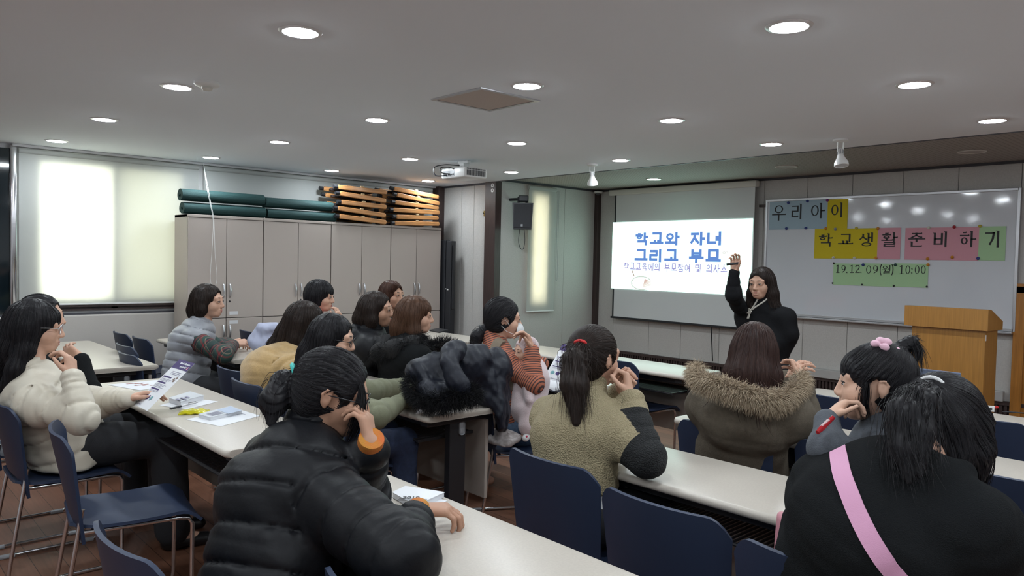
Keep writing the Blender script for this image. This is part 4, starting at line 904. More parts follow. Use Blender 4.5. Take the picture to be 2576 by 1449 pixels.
v = p1-p0; q = MB(); q.tube([(0, 0, 0), tuple(v*.4)], 0.0052, 10); q.tube([tuple(-v*.08), (0, 0, 0)], [0.001, 0.005], 10); q.build('grip', m_black, t, smooth=True)
q = MB(); q.tube([tuple(v*.4), tuple(v)], 0.0048, 10); q.tube([tuple(v), tuple(v*1.08)], 0.003, 8); q.build('barrel', m_alu, t, smooth=True)
q = MB(); q.tube([tuple(v*.7+np.array([0, 0, 0.007])), tuple(v*1.0+np.array([0, 0, 0.006]))], 0.0015, 6); q.build('clip', m_chrome, t)
p0 = on_table(488, 1040, 0.0); t = empty('yellow_packet', p0, 0, 'bright yellow soft packet on the flyer table', 'packet'); a = on_table(452, 1042); b_ = on_table(525, 1040); v = (b_-a)/2
ux = v/np.linalg.norm(v); ang = math.atan2(ux[1], ux[0])
def pil(u, v_):
    e = max(0, 1-abs(u)**4)*max(0, 1-abs(2*v_-1)**3); return (u*np.linalg.norm(v), (v_-.5)*0.075*(1-.12*(1-abs(u))), 0.004+0.014*e+0.002*math.sin(9*u+5*v_))
q = MB(); q.bm = grid_shell(pil, 24, 12, 0.007); o = q.build('wrapper', mat('yellow_film', (0.55, 0.5, 0.01), 0.25, bump=0.3, bscale=40), t, smooth=True); t.rotation_euler = (0, 0, ang)
qd = [(467, 1055), (555, 1073), (655, 1046), (600, 1030)]
t, q, c = sheet_on('paper_sheet', qd, 'white sheet of paper under the book at the right end of the flyer table'); q.build('paper', m_paper, t)
lines_on(t, c, qd, [(.1, .75, .5, .77), (.1, .85, .6, .87)], 0.0018, TXT)
t, c = book([(500, 1050), (530, 1058), (608, 1040), (580, 1029)], 0.014, 'paperback with grey and pale blue cover on the white sheet', m_pale)
lines_on(t, c, [(500, 1043), (530, 1051), (608, 1033), (580, 1022)], [(0, .55, 1, 1)], 0.0185, m_pblue, 'cover_band'); lines_on(t, c, [(500, 1043), (530, 1051), (608, 1033), (580, 1022)], [(.2+.1*k, .15, .24+.1*k, .5) for k in range(6)], 0.0186, TXT)
# 2019 book on the nearest table
qd = [(995, 1248), (1060, 1300), (1128, 1262), (1020, 1230)]
t, q, c = sheet_on('paper_sheet', [(985, 1250), (1060, 1290), (1125, 1260), (1030, 1232)], 'white paper under the 2019 booklet on the nearest table'); q.build('paper', m_paper, t)
bkq = [(988, 1252), (1045, 1285), (1117, 1252), (1020, 1236)]
t, c = book(bkq, 0.016, 'white booklet headed 2019 under the hand on the nearest table', m_paper)
P = [on_table(*p, 0.0205) for p in bkq]; X = (P[1]-P[0]); 
xa = on_table(1012, 1253, 0.021); xb = on_table(1033, 1253, 0.021); vx = CR.copy(); vx[2] = 0; vx /= np.linalg.norm(vx)
text_mesh('title', '2019', 0.026, m_ink, t, tuple(xa-c), (0, 0, math.atan2(vx[1], vx[0])), 0.0004)
for k in range(3): text_mesh('subtitle', '-'*(22-3*k), 0.012, m_ink, t, tuple(xa-c+np.array([0.004*k, -0.012-0.007*k, 0])), (0, 0, math.atan2(vx[1], vx[0])), 0.0003)
# flyers before the striped-top woman
A_, B_, D_ = at(1367, 952, d=4.35), at(1425, 968, d=4.28), at(1415, 878, d=4.48)
flyer('printed_flyer', (A_, B_-A_, D_-A_, 0), 0.205, 0.27, 'white flyer with purple header standing before the striped-top woman', 'flyer')
qd = [(1345, 962), (1395, 984), (1430, 972), (1390, 950)]
t, q, c = sheet_on('paper_sheet', qd, 'white sheet lying under the flyer of the striped-top woman'); q.build('paper', m_paper, t)
qd = [(1965, 1088), (2050, 1092), (2060, 1058), (1985, 1052)]
t, q, c = sheet_on('printed_handout', qd, 'white handout with ruled dark lines beside the fur-hooded coat', 'paper'); q.build('paper', m_paper, t)
lines_on(t, c, qd, [(.05, .12+.16*k, .95, .16+.16*k) for k in range(5)], 0.0018, TXT); lines_on(t, c, qd, [(.45, .02, .6, .1)], 0.0018, m_teal, 'picture_spot')
qd = [(1080, 833), (1105, 838), (1128, 832), (1100, 828)]
t, q, c = sheet_on('dark_folder', qd, 'small dark folder on the front-row table by the cabinets', 'folder', th=0.012); q.build('cover', m_black, t)
# ---------------------------------------------------------------- soft shapes: signed distances turned into one closed mesh
def nz(v): v = np.asarray(v, float); return v/(np.linalg.norm(v)+1e-12)
def wob(P, f, seed=0.0):
    """cheap smooth noise in -1..1"""
    x, y, z = P[..., 0]*f+seed*1.7, P[..., 1]*f+seed*2.3, P[..., 2]*f+seed*0.9
    return (np.sin(x+1.3*np.sin(y*.9+z*.4))*np.cos(z*1.1+0.7*np.sin(x*.8))+np.sin(1.7*y+np.cos(1.3*z+x)))*0.5
class Soft:
    def __init__(self, k=0.02): self.ops = []; self.k = k; self.disp = []
    def add(self, fn, lo, hi, k=None, mode=0): self.ops.append((fn, np.asarray(lo, float), np.asarray(hi, float), self.k if k is None else k, mode)); return self
    def cap(self, a, b, ra, rb=None, k=None, mode=0):
        a = np.asarray(a, float); b = np.asarray(b, float); rb = ra if rb is None else rb; ab = b-a; L2 = float(ab@ab)+1e-12; r = max(ra, rb)
        def fn(P):
            q = P-a; t = np.clip((q@ab)/L2, 0, 1); e = q-t[..., None]*ab
            return np.sqrt(np.einsum('...i,...i', e, e))-(ra+(rb-ra)*t)
        return self.add(fn, np.minimum(a, b)-r, np.maximum(a, b)+r, k, mode)
    def chain(self, pts, rad, k=None, mode=0):
        for i in range(len(pts)-1): self.cap(pts[i], pts[i+1], rad[i], rad[i+1], k, mode)
        return self
    def ell(self, c, r, M=None, k=None, mode=0):
        c = np.asarray(c, float); r = np.asarray(r, float); R = np.eye(3) if M is None else np.asarray(M, float); mr = float(r.max()); ext = np.sqrt((R**2)@(r**2)); mn = float(r.min())
        def fn(P):
            q = (P-c)@R; a = q/r; k0 = np.sqrt(np.einsum('...i,...i', a, a)); a2 = q/(r*r); k1 = np.sqrt(np.einsum('...i,...i', a2, a2))
            return np.where(k0 < 1e-4, -mn, k0*(k0-1)/(k1+1e-9))
        return self.add(fn, c-ext, c+ext, k, mode)
    def slab(self, a, b, wa, wb, side, k=None, mode=0):
        """capsule with an oval section: (half width along side, half depth)"""
        a = np.asarray(a, float); b = np.asarray(b, float); ab = b-a; L2 = float(ab@ab)+1e-12; up = ab/np.sqrt(L2); s = np.asarray(side, float); s = nz(s-up*(s@up)); f = np.cross(up, s); wa = np.asarray(wa, float); wb = np.asarray(wb, float); r = max(wa.max(), wb.max())
        def fn(P):
            q = P-a; t = np.clip((q@ab)/L2, 0, 1); w = wa[0]+(wb[0]-wa[0])*t; d = wa[1]+(wb[1]-wa[1])*t; e = q-t[..., None]*ab; m = np.minimum(w, d)
            x = (e@s)/w; y = (e@f)/d; z = (e@up)/m; k0 = np.sqrt(x*x+y*y+z*z); k1 = np.sqrt((x/w)**2+(y/d)**2+(z/m)**2)
            return np.where(k0 < 1e-4, -m, k0*(k0-1)/(k1+1e-9))
        return self.add(fn, np.minimum(a, b)-r, np.maximum(a, b)+r, k, mode)
    def plane(self, p, n, lo, hi, k=0.005):
        """cut away everything on the side n points to, inside the box"""
        p = np.asarray(p, float); n = nz(n); self.add(lambda P: -((P-p)@n), lo, hi, k, 1); return self
    def evalb(self, P, ops):
        F = np.full(P.shape[:-1], 1.0)
        for fn, lo, hi, k, mode in ops:
            d = fn(P)
            if mode == 0:
                h = np.clip(0.5+0.5*(F-d)/k, 0, 1); F = F+(d-F)*h-k*h*(1-h)
            else:
                d = -d; h = np.clip(0.5-0.5*(F-d)/k, 0, 1); F = F+(d-F)*h+k*h*(1-h)
        for g in self.disp: F = g(P, F)
        return F
    def __call__(self, P): return self.evalb(P, self.ops)
    def grad(self, P, e=0.002):
        g = np.stack([self(P+np.eye(3)[i]*e)-self(P-np.eye(3)[i]*e) for i in range(3)], -1); return g/(np.linalg.norm(g, axis=-1, keepdims=True)+1e-9)
    def tris(self, h):
        B = 14; adds = [o for o in self.ops if o[4] == 0]
        lo = np.min([o[1]-o[3]*.5 for o in adds], 0)-3*h; hi = np.max([o[2]+o[3]*.5 for o in adds], 0)+3*h
        n = np.ceil((hi-lo)/h).astype(int)+1; nb = -(-n//B); S = int(max(n))+B+4
        ax = np.arange(B+1); GI, GJ, GK = np.meshgrid(ax, ax, ax, indexing='ij'); G = np.stack([GI, GJ, GK], -1)
        keys, vs, quads = [], [], []; key = lambda i, j, k: (i*S+j)*S+k
        corners = [(a, b, c) for a in (0, 1) for b in (0, 1) for c in (0, 1)]
        edges = [(p, q) for p in range(8) for q in range(p+1, 8) if sum(abs(corners[p][m]-corners[q][m]) for m in range(3)) == 1]
        LO = np.array([o[1]-o[3]-0.012 for o in self.ops]); HI = np.array([o[2]+o[3]+0.012 for o in self.ops]); AD = np.array([o[4] == 0 for o in self.ops])
        for bi in range(nb[0]):
            for bj in range(nb[1]):
                for bk in range(nb[2]):
                    o = np.array([bi, bj, bk])*B; p0 = lo+o*h; p1 = p0+B*h
                    hit = np.all((LO <= p1) & (HI >= p0), 1)
                    if not (hit & AD).any(): continue
                    ops = [self.ops[i] for i in np.nonzero(hit)[0]]
                    P = p0+G*h
                    c = self.evalb(P[::B//2, ::B//2, ::B//2], ops)
                    if np.abs(c).min() > B*h*1.0 and (np.all(c > 0) or np.all(c < 0)): continue
                    F = self.evalb(P, ops); s = F < 0
                    if s.all() or not s.any(): continue
                    cs = [s[a:B+a, b:B+b, d:B+d] for a, b, d in corners]; cnt = sum(x.astype(np.int8) for x in cs); act = (cnt > 0) & (cnt < 8)
                    I, J, K = np.nonzero(act)
                    if len(I):
                        f = np.stack([F[I+a, J+b, K+d] for a, b, d in corners], -1); acc = np.zeros((len(I), 3)); num = np.zeros(len(I))
                        for p, q in edges:
                            m = (f[:, p] < 0) != (f[:, q] < 0); t = np.where(m, f[:, p]/np.where(m, f[:, p]-f[:, q], 1), 0); cp = np.array(corners[p], float); cq = np.array(corners[q], float)
                            acc += np.where(m[:, None], cp+(cq-cp)*t[:, None], 0); num += m
                        vs.append(p0+(np.stack([I, J, K], -1)+acc/num[:, None])*h); keys.append(key(I+o[0]+1, J+o[1]+1, K+o[2]+1))
                    for ax_ in range(3):
                        d = [0, 0, 0]; d[ax_] = 1
                        a = s[:B, :B, :B]; b = s[d[0]:B+d[0], d[1]:B+d[1], d[2]:B+d[2]]; I, J, K = np.nonzero(a != b)
                        if not len(I): continue
                        fl = a[I, J, K]; g = [I+o[0]+1, J+o[1]+1, K+o[2]+1]; u, v = [(1, 2), (2, 0), (0, 1)][ax_]
                        def kk(du, dv):
                            q = [x.copy() for x in g]; q[u] = q[u]-du; q[v] = q[v]-dv; return key(*q)
                        Q = np.stack([kk(0, 0), kk(1, 0), kk(1, 1), kk(0, 1)], -1); Q[~fl] = Q[~fl][:, ::-1]; quads.append(Q)
        keys = np.concatenate(keys); vs = np.concatenate(vs); Q = np.concatenate(quads)
        od = np.argsort(keys); ks = keys[od]; ix = np.clip(np.searchsorted(ks, Q), 0, len(ks)-1); ok = (ks[ix] == Q).all(1); return vs[od], ix[ok]
    def mesh(self, name, h, m, parent, attrs=None, extra=None, smooth_it=1):
        V, Q = self.tris(h)
        if smooth_it:                      # light relaxation of the grid pattern
            for _ in range(smooth_it):
                acc = np.zeros_like(V); cnt = np.zeros(len(V))
                for a in range(4):
                    np.add.at(acc, Q[:, a], V[Q[:, (a+1) % 4]]+V[Q[:, (a+3) % 4]]); np.add.at(cnt, Q[:, a], 2)
                V = V*0.5+0.5*acc/np.maximum(cnt, 1)[:, None]
        return mesh_np(name, V, Q, m, parent, attrs(V) if attrs else None, extra)
def mesh_np(name, V, Q, m, parent, attrs=None, extra=None):
    """quads (+ an extra set of vertices and quads, e.g. strands) to one mesh object in the parent's space"""
    attrs = dict(attrs or {})
    if extra is not None:
        EV, EQ, ea = extra; n0 = len(V); V = np.concatenate([V, EV]); Q = np.concatenate([Q, EQ+n0])
        for k, a in ea.items(): attrs[k] = np.concatenate([attrs.get(k, np.full(n0, 0.5)), a])
    off = np.array(parent.location) if parent is not None else np.zeros(3)
    me = bpy.data.meshes.new(name); n = len(Q); me.vertices.add(len(V)); me.vertices.foreach_set('co', (V-off).astype(np.float32).ravel())
    me.loops.add(n*4); me.loops.foreach_set('vertex_index', Q.astype(np.int32).ravel()); me.polygons.add(n); me.polygons.foreach_set('loop_start', np.arange(0, n*4, 4, dtype=np.int32)); me.polygons.foreach_set('loop_total', np.full(n, 4, np.int32))
    me.polygons.foreach_set('use_smooth', np.ones(n, bool)); me.update(calc_edges=True)
    for k, a in attrs.items(): at_ = me.attributes.new(k, 'FLOAT', 'POINT'); at_.data.foreach_set('value', np.asarray(a, np.float32))
    return link(name, me, m, parent)
def strands(P, w, n=4):
    """P: strands x points x 3 -> thin tapered tubes"""
    S, K, _ = P.shape; T = np.gradient(P, axis=1); T /= np.linalg.norm(T, axis=-1, keepdims=True)+1e-9
    r = np.random.RandomState(3).normal(size=(S, 1, 3)); A = np.cross(T, r); A /= np.linalg.norm(A, axis=-1, keepdims=True)+1e-9; Bn = np.cross(T, A)
    w = np.asarray(w).reshape(-1, 1, 1) if np.ndim(w) else w
    tp = np.sin(np.linspace(0.35, 0.93, K)*PI)**0.7; tp[-1] = 0.15; rr = (tp[None, :, None]*w)
    V = np.stack([P+(A*math.cos(2*PI*k/3)+Bn*math.sin(2*PI*k/3))*rr for k in range(3)], 2).reshape(-1, 3)
    b = (np.arange(S)[:, None]*K+np.arange(K-1)[None])*3; Q = np.concatenate([np.stack([b+k, b+(k+1) % 3, b+3+(k+1) % 3, b+3+k], -1).reshape(-1, 4) for k in range(3)])
    tone = np.repeat(np.random.RandomState(5).rand(S), K*3); return V, Q, {'tone': tone}
def hair_mat(name, c, c2, rough=0.42):
    m = mat(name, c, rough, spec=0.16); N, L, b = nodes(m)
    a = N.new('ShaderNodeAttribute'); a.attribute_name = 'tone'; r = N.new('ShaderNodeValToRGB'); L.new(a.outputs['Fac'], r.inputs['Fac'])
    r.color_ramp.elements[0].color = (*c, 1); r.color_ramp.elements[1].color = (*c2, 1); L.new(r.outputs['Color'], b.inputs['Base Color'])
    b.inputs['Anisotropic'].default_value = 0.5
    return m
H_BLACK = hair_mat('black_hair', (0.008, 0.008, 0.010), (0.022, 0.020, 0.022))
H_DARK = hair_mat('dark_brown_hair', (0.014, 0.010, 0.009), (0.035, 0.024, 0.020))
H_BROWN = hair_mat('brown_hair', (0.055, 0.027, 0.017), (0.11, 0.058, 0.036))
H_RED = hair_mat('mahogany_hair', (0.022, 0.011, 0.010), (0.05, 0.026, 0.021))
SKIN = mat('skin', (0.56, 0.33, 0.235), 0.5, spec=0.35, var=0.06, vscale=30); SKIN_T = mat('skin_tanned', (0.44, 0.245, 0.165), 0.5, spec=0.35, var=0.06, vscale=30); SKIN_C = mat('skin_child', (0.60, 0.37, 0.27), 0.5, spec=0.35, var=0.05, vscale=30)
LIP = mat('lips', (0.40, 0.13, 0.11), 0.4); BROWC = mat('eyebrow_hair', (0.03, 0.02, 0.018), 0.8); EYEW = mat('eye_white', (0.55, 0.53, 0.52), 0.25); EYEB = mat('eye_iris', (0.012, 0.008, 0.007), 0.12)
# ---------------------------------------------------------------- people
def headframe(yaw, pitch=0.0, roll=0.0):
    """columns: right, forward, up.  yaw anticlockwise from +y, pitch down, roll towards the right"""
    R = Matrix.Rotation(yaw, 3, 'Z') @ Matrix.Rotation(-pitch, 3, 'X') @ Matrix.Rotation(roll, 3, 'Y'); return np.array(R)
def add_head(S, C, M, s, young=False):
    p = lambda x, y, z: C+M@(np.array([x, y, z])*s)
    e = lambda c, r, k=0.012, mode=0: S.ell(p(*c), np.array(r)*s, M, k*s, mode)
    e((0, -0.012, 0.028), (0.074, 0.094, 0.084)); e((0, 0.028, -0.035), (0.061, 0.064, 0.074), 0.03)
    e((0, 0.058, -0.088), (0.034, 0.030, 0.024), 0.03)
    for q in (-1, 1):
        e((q*0.036, 0.052, -0.034), (0.029, 0.032, 0.03) if not young else (0.036, 0.04, 0.04), 0.02)
        e((q*0.034, 0.106, 0.0), (0.021, 0.018, 0.010), 0.014, 1)
        e((q*0.033, 0.081, -0.002), (0.017, 0.012, 0.011), 0.008)
        e((q*0.078, -0.011, -0.009), (0.008, 0.015, 0.024), 0.006); S.chain([p(q*0.074, 0.003, 0.000), p(q*0.081, 0.000, 0.014), p(q*0.086, -0.014, 0.016), p(q*0.086, -0.024, 0.002), p(q*0.082, -0.018, -0.020), p(q*0.076, -0.008, -0.033)], [0.003*s, 0.0034*s, 0.0038*s, 0.0038*s, 0.0038*s, 0.005*s], 0.003); e((q*0.0885, -0.007, -0.007), (0.0045, 0.0065, 0.011), 0.003, 1)
        e((q*0.011, 0.096, -0.038), (0.009, 0.011, 0.008), 0.008)
    n = 0.8 if young else 1.0
    S.cap(p(0, 0.088, 0.008), p(0, 0.088+0.019*n, -0.031), 0.008*s, 0.0105*s, 0.014*s)
    S.cap(p(-0.018, 0.087, -0.061), p(0.018, 0.087, -0.061), 0.0085*s, k=0.012*s); S.cap(p(-0.014, 0.086, -0.073), p(0.014, 0.086, -0.073), 0.0085*s, k=0.012*s)
    S.cap(p(-0.022, 0.099, -0.0675), p(0.022, 0.099, -0.0675), 0.004*s, k=0.006*s, mode=1)
    S.cap(p(-0.045, 0.074, 0.022), p(0.045, 0.074, 0.022), 0.013*s, k=0.02*s)
def face_parts(C, M, s, parent, open_mouth=False, lips=True, eyes=True):
    p = lambda x, y, z: C+M@(np.array([x, y, z])*s)-np.array(parent.location)
    if eyes:
        for q in (-1, 1):
            b = MB(); c = p(q*0.033, 0.085, -0.003); r = 0.0105*s
            b.sphere(tuple(c), r, 14, (1, 1, .62)); b.mi = 1; c2 = p(q*0.033, 0.0912, -0.003); b.sphere(tuple(c2), 0.0058*s, 12, (1, 1, .8)); b.build('eye', [EYEW, EYEB], parent, smooth=True)
            b = MB(); b.tube([tuple(p(q*x, y, z)) for x, y, z in ((0.015, 0.0925, 0.000), (0.026, 0.0958, 0.0038), (0.038, 0.0938, 0.0038), (0.05, 0.083, 0.001))], [0.001*s, 0.0022*s, 0.0026*s, 0.0012*s], 6); b.build('eyelid_line', BROWC, parent, smooth=True)
            b = MB(); b.tube([tuple(p(q*x, y, z)) for x, y, z in ((0.014, 0.093, 0.025), (0.028, 0.0915, 0.0275), (0.042, 0.084, 0.027), (0.055, 0.070, 0.022))], [0.0014*s, 0.0022*s, 0.0022*s, 0.001*s], 6); b.build('eyebrow', BROWC, parent, smooth=True)
    if lips:
        b = MB(); o = 0.006 if open_mouth else 0.0
        b.tube([tuple(p(x, y, z+o*.3)) for x, y, z in ((-0.021, 0.087, -0.066), (-0.01, 0.0945, -0.063), (0, 0.0965, -0.0635), (0.01, 0.0945, -0.063), (0.021, 0.087, -0.066))], [0.0015*s, 0.0042*s, 0.0042*s, 0.0042*s, 0.0015*s], 8)
        b.tube([tuple(p(x, y, z-o)) for x, y, z in ((-0.02, 0.0865, -0.0675), (-0.01, 0.093, -0.0725), (0, 0.0945, -0.0735), (0.01, 0.093, -0.0725), (0.02, 0.0865, -0.0675))], [0.0015*s, 0.0048*s, 0.0052*s, 0.0048*s, 0.0015*s], 8)
        if open_mouth: b.mi = 1; b.sphere(tuple(p(0, 0.0885, -0.069)), 0.012*s, 12, (1, .5, .55))
        b.build('lips', [LIP, mat('mouth_dark', (0.05, 0.012, 0.012), 0.6)], parent, smooth=True)
def add_hand(S, W, fdir, palm, side, s=1.0, curl=(0.5, 0.5, 0.55, 0.6), bend=0.5, spread=0.1, thumb=0.5):
    """hand from the wrist W: fingers along fdir, palm facing palm; side = +1 when the thumb lies along fdir x palm"""
    f = nz(fdir); n = nz(np.asarray(palm, float)-f*(np.asarray(palm, float)@f)); t = np.cross(f, n)*side
    K = []
    for i, (o, L0) in enumerate(((0.030, 0.088), (0.010, 0.093), (-0.010, 0.089), (-0.029, 0.080))):
        b = W+f*L0*s+t*o*s-n*0.004*s; K.append(b)
        S.cap(W+f*0.012*s+t*o*.55*s, b, 0.015*s, 0.0115*s, 0.012*s)
        c = curl[i]; d = nz(f*math.cos(c*.7)+n*math.sin(c*.7)+t*spread*(1.5-i)*.6); L = (0.043, 0.047, 0.044, 0.034)[i]*s
        p1 = b+d*L; d2 = nz(d*math.cos(c*1.5)+np.cross(nz(np.cross(d, n)), d)*-0.0+n*math.sin(c*1.5)) if c < 1.2 else nz(n*0.6-f*0.8)
        p2 = p1+d2*L*.62; d3 = nz(d2*math.cos(c*.9)+(nz(n-f*1.0) if c > .5 else n)*math.sin(c*.9)); p3 = p2+d3*L*.5
        S.cap(b, p1, 0.0095*s, 0.0085*s, 0.005*s); S.cap(p1, p2, 0.0088*s, 0.0078*s, 0.004*s); S.cap(p2, p3, 0.0078*s, 0.0068*s, 0.004*s)
    S.slab(W+f*0.005*s, W+f*0.075*s, (0.024*s, 0.015*s), (0.037*s, 0.014*s), t, 0.012*s)
    b = W+f*0.022*s+t*0.022*s+n*0.006*s; d = nz(t*(1-thumb*.8)+f*0.75+n*thumb*.9); p1 = b+d*0.036*s; d2 = nz(d+f*.5+n*.2*thumb); p2 = p1+d2*0.030*s; p3 = p2+nz(d2+f*.3)*0.022*s
    S.cap(b, p1, 0.0145*s, 0.011*s, 0.012*s); S.cap(p1, p2, 0.0105*s, 0.0095*s, 0.005*s); S.cap(p2, p3, 0.0092*s, 0.0075*s, 0.004*s)
class Person:
    def __init__(self, label, pelvis, head, yaw, hyaw=None, hpitch=0.1, hroll=0.0, s=1.0, shoulder=0.17, arms=None, legs='sit', skin=None, hunch=0.0, name='person', slump=0.0, cat='person', knees=None, group=None, hs=None, neck=None):
        self.s = s; self.hs = hs or s; self.P = np.array(pelvis, float); self.C = np.array(head, float); self.yaw = yaw; self.skin = skin or SKIN
        self.t = empty(name, (self.P[0], self.P[1], 0.0), 0, label, cat, group)
        self.M = headframe(yaw if hyaw is None else hyaw, hpitch, hroll)
        c, q = math.cos(yaw), math.sin(yaw); self.R = np.array([c, q, 0.0]); self.F = np.array([-q, c, 0.0]); self.U = np.array([0, 0, 1.0])
        self.N = self.C+self.M@(np.array([0, -0.035, -0.135])*self.hs)                      # base of the neck
        self.N = self.N*0.75+0.25*(self.C+np.array([0, 0, -0.15*self.hs])-self.F*0.03*s)-np.array([0, 0, 0.012*s])
        if neck is not None: self.N = np.array(neck, float)
        ax = nz(self.N-self.P); self.ax = ax; L = np.linalg.norm(self.N-self.P)
        bow = -self.F*(0.035+hunch)*s
        self.waist = self.P+ax*L*.33+bow*.5; self.chest = self.P+ax*L*.66+bow; self.top = self.N-ax*0.068*s+bow*.45
        self.sh = {k: self.top+self.R*g*shoulder*s-self.U*0.04*s for k, g in (('R', 1), ('L', -1))}
        self.arms = arms or {}; self.hip = {k: self.P+self.R*g*0.085*s for k, g in (('R', 1), ('L', -1))}
        self.knee, self.ank = {}, {}
        for k, g in (('R', 1), ('L', -1)):
            if legs == 'sit': self.knee[k] = self.hip[k]+self.F*0.40*s+self.R*g*0.035-self.U*(0.0); self.ank[k] = np.array([*(self.knee[k]+self.F*0.02)[:2], 0.085])
            elif legs == 'stand': self.knee[k] = self.hip[k]*0.5+0.5*np.array([*(self.P+self.R*g*.09)[:2], 0.08])+self.F*0.02; self.ank[k] = np.array([*(self.P+self.R*g*0.09)[:2], 0.085])
            else: self.knee[k], self.ank[k] = [np.array(v, float) for v in legs[k]]
        if knees: self.knee.update({k: np.array(v, float) for k, v in knees.items()})
    def torso(self, S, g=0.0, k=0.035, w=1.0, hem=None):
        s = self.s; R = self.R; S.slab(self.P, self.waist, (0.150*s*w+g, 0.108*s+g), (0.125*s*w+g, 0.095*s+g), R, k); S.slab(self.waist, self.chest, (0.125*s*w+g, 0.095*s+g), (0.142*s*w+g, 0.105*s+g), R, k)
        S.slab(self.chest, self.top, (0.142*s*w+g, 0.105*s+g), (0.105*s*w+g, 0.072*s+g), R, k)
        for q in 'RL': S.cap(self.top, self.sh[q], 0.058*s+g, 0.052*s+g*.9, k)
    def armpts(self, q): a = self.arms[q]; return self.sh[q], np.array(a['e'], float), np.array(a['w'], float)
    def sleeves(self, S, g=0.0, k=0.02, to=1.0, g2=None):
        s = self.s; g2 = g if g2 is None else g2
        for q in self.arms:
            a, e, w = self.armpts(q); w2 = e+(w-e)*(to[q] if isinstance(to, dict) else to)
            S.cap(a, e, 0.050*s+g, 0.039*s+g*.9, k); S.cap(e, w2, 0.038*s+g*.9, 0.029*s+g2, k)
    def legs_(self, S, g=0.0, k=0.02, to=1.0):
        s = self.s
        for q in 'RL':
            kn = self.knee[q]; S.cap(self.hip[q], kn, 0.078*s+g, 0.055*s+g, k); S.cap(kn, kn+(self.ank[q]-kn)*to, 0.053*s+g, 0.034*s+g*1.6, k)
    def body(self, h=0.006, hands=True, young=False):
        S = Soft(0.02); s = self.s; add_head(S, self.C, self.M, self.hs, young)
        S.cap(self.C+self.M@(np.array([0, -0.022, -0.05])*self.hs), self.N, 0.053*s, 0.052*s, 0.02); S.cap(self.N, self.top, 0.052*s, 0.06*s, 0.03)
        self.torso(S, 0, 0.03); self.sleeves(S, 0, 0.02); self.legs_(S)
        for q in 'RL': S.cap(self.ank[q]-self.U*.02, self.ank[q]+self.F*0.13*s-self.U*0.05, 0.034*s, 0.028*s, 0.02)
        for q in self.arms:
            a = self.arms[q]
            if 'f' in a: add_hand(S, np.array(a['w'], float), a['f'], a['p'], a.get('side', 1 if q == 'R' else -1), s*a.get('hs', 0.92), a.get('curl', (0.5, 0.55, 0.6, 0.65)), spread=a.get('spread', 0.1), thumb=a.get('thumb', 0.5))
        return S.mesh('body', h, self.skin, self.t)
    def limb_coord(self, V):
        """length along the nearest bone, for bands and quilting"""
        bones = [(self.P-self.ax*0.2, self.top+self.ax*0.05, 0.15*self.s, 0.0)]
        for q in self.arms: a, e, w = self.armpts(q); l = np.linalg.norm(e-a); bones += [(a, e, 0.05*self.s, 2.0), (e, w, 0.04*self.s, 2.0+l)]
        best = np.full(V.shape[:-1], 9.0); out = np.zeros(V.shape[:-1])
        for a, b, r, o in bones:
            ab = b-a; l = np.linalg.norm(ab); t = ((V-a)@ab)/l; tc = np.clip(t, 0, l); d = np.linalg.norm(V-a-(tc/l)[..., None]*ab, axis=-1)-r
            m = d < best; best = np.where(m, d, best); out = np.where(m, t+o, out)
        return out
    def top_(self, m, g=0.012, name='sweater', k=0.03, h=0.008, quilt=None, fold=0.004, collar=0.0, to=0.97, hem=None, w=1.0, sleeve=None, extra=None, wr=None, g2=None, crease=0.005, skirt=0.0):
        S = Soft(k); s = self.s; self.torso(S, g, k, w); self.sleeves(S, g if sleeve is None else sleeve, 0.04, to, g2)
        if skirt: S.slab(self.P-self.U*skirt*.4, self.waist, (0.165*s*w+g, 0.125*s+g), (0.135*s*w+g, 0.105*s+g), self.R, 0.03)
        if collar: S.cap(self.N-self.ax*0.03*s, self.N+self.ax*collar, 0.060*s+g*.7, 0.058*s+g*.4, 0.025)
        if extra: extra(S)
        if hem: S.plane((0, 0, hem), (0, 0, -1), self.P-0.6, self.P+0.6, 0.02)
        if quilt:
            sp, am = quilt[:2]
            def q(P, F):
                near = np.abs(F) < 0.05
                u = self.limb_coord(P[near])+0.006*wob(P[near], 9.0); ph = np.abs(((u/sp) % 1.0)-0.5)*2          # 1 at the seams
                o = F.copy(); o[near] = F[near]+am*0.85*(ph**9)-am*0.22*(1-ph**2)+0.0026*wob(P[near], 38.0, 1.0)*(0.3+ph**2); return o
            S.disp.append(q)
        if fold: S.disp.append(lambda P, F: F+fold*wob(P, 15.0, self.P[0])+fold*.5*wob(P, 34.0, self.P[1]))
        if crease:
            def cr(P, F):
                near = np.abs(F) < 0.04
                if not near.any(): return F
                u = self.limb_coord(P[near]); Q = P[near]; m = np.clip(wob(Q, 7.0, 5.0)*1.4+0.55, 0, 1)*np.where(u > 1.9, 1.0, 0.45)
                ph = np.sin(u*95.0+3.2*wob(Q, 9.0, 2.0)); o = F.copy(); o[near] = F[near]+crease*m*np.maximum(0, ph)**2; return o
            S.disp.append(cr)
        if wr:
            for c, r, am, fr, d in wr: S.disp.append(lambda P, F, c=np.array(c), r=r, am=am, fr=fr, d=nz(d): F+am*np.exp(-np.sum((P-c)**2, -1)/(r*r))*np.sin((P@d)*fr+1.5*wob(P, 12.0)))
        self.cloth = S
        return S.mesh(name, h, m, self.t, lambda V: {'u': self.limb_coord(V)})
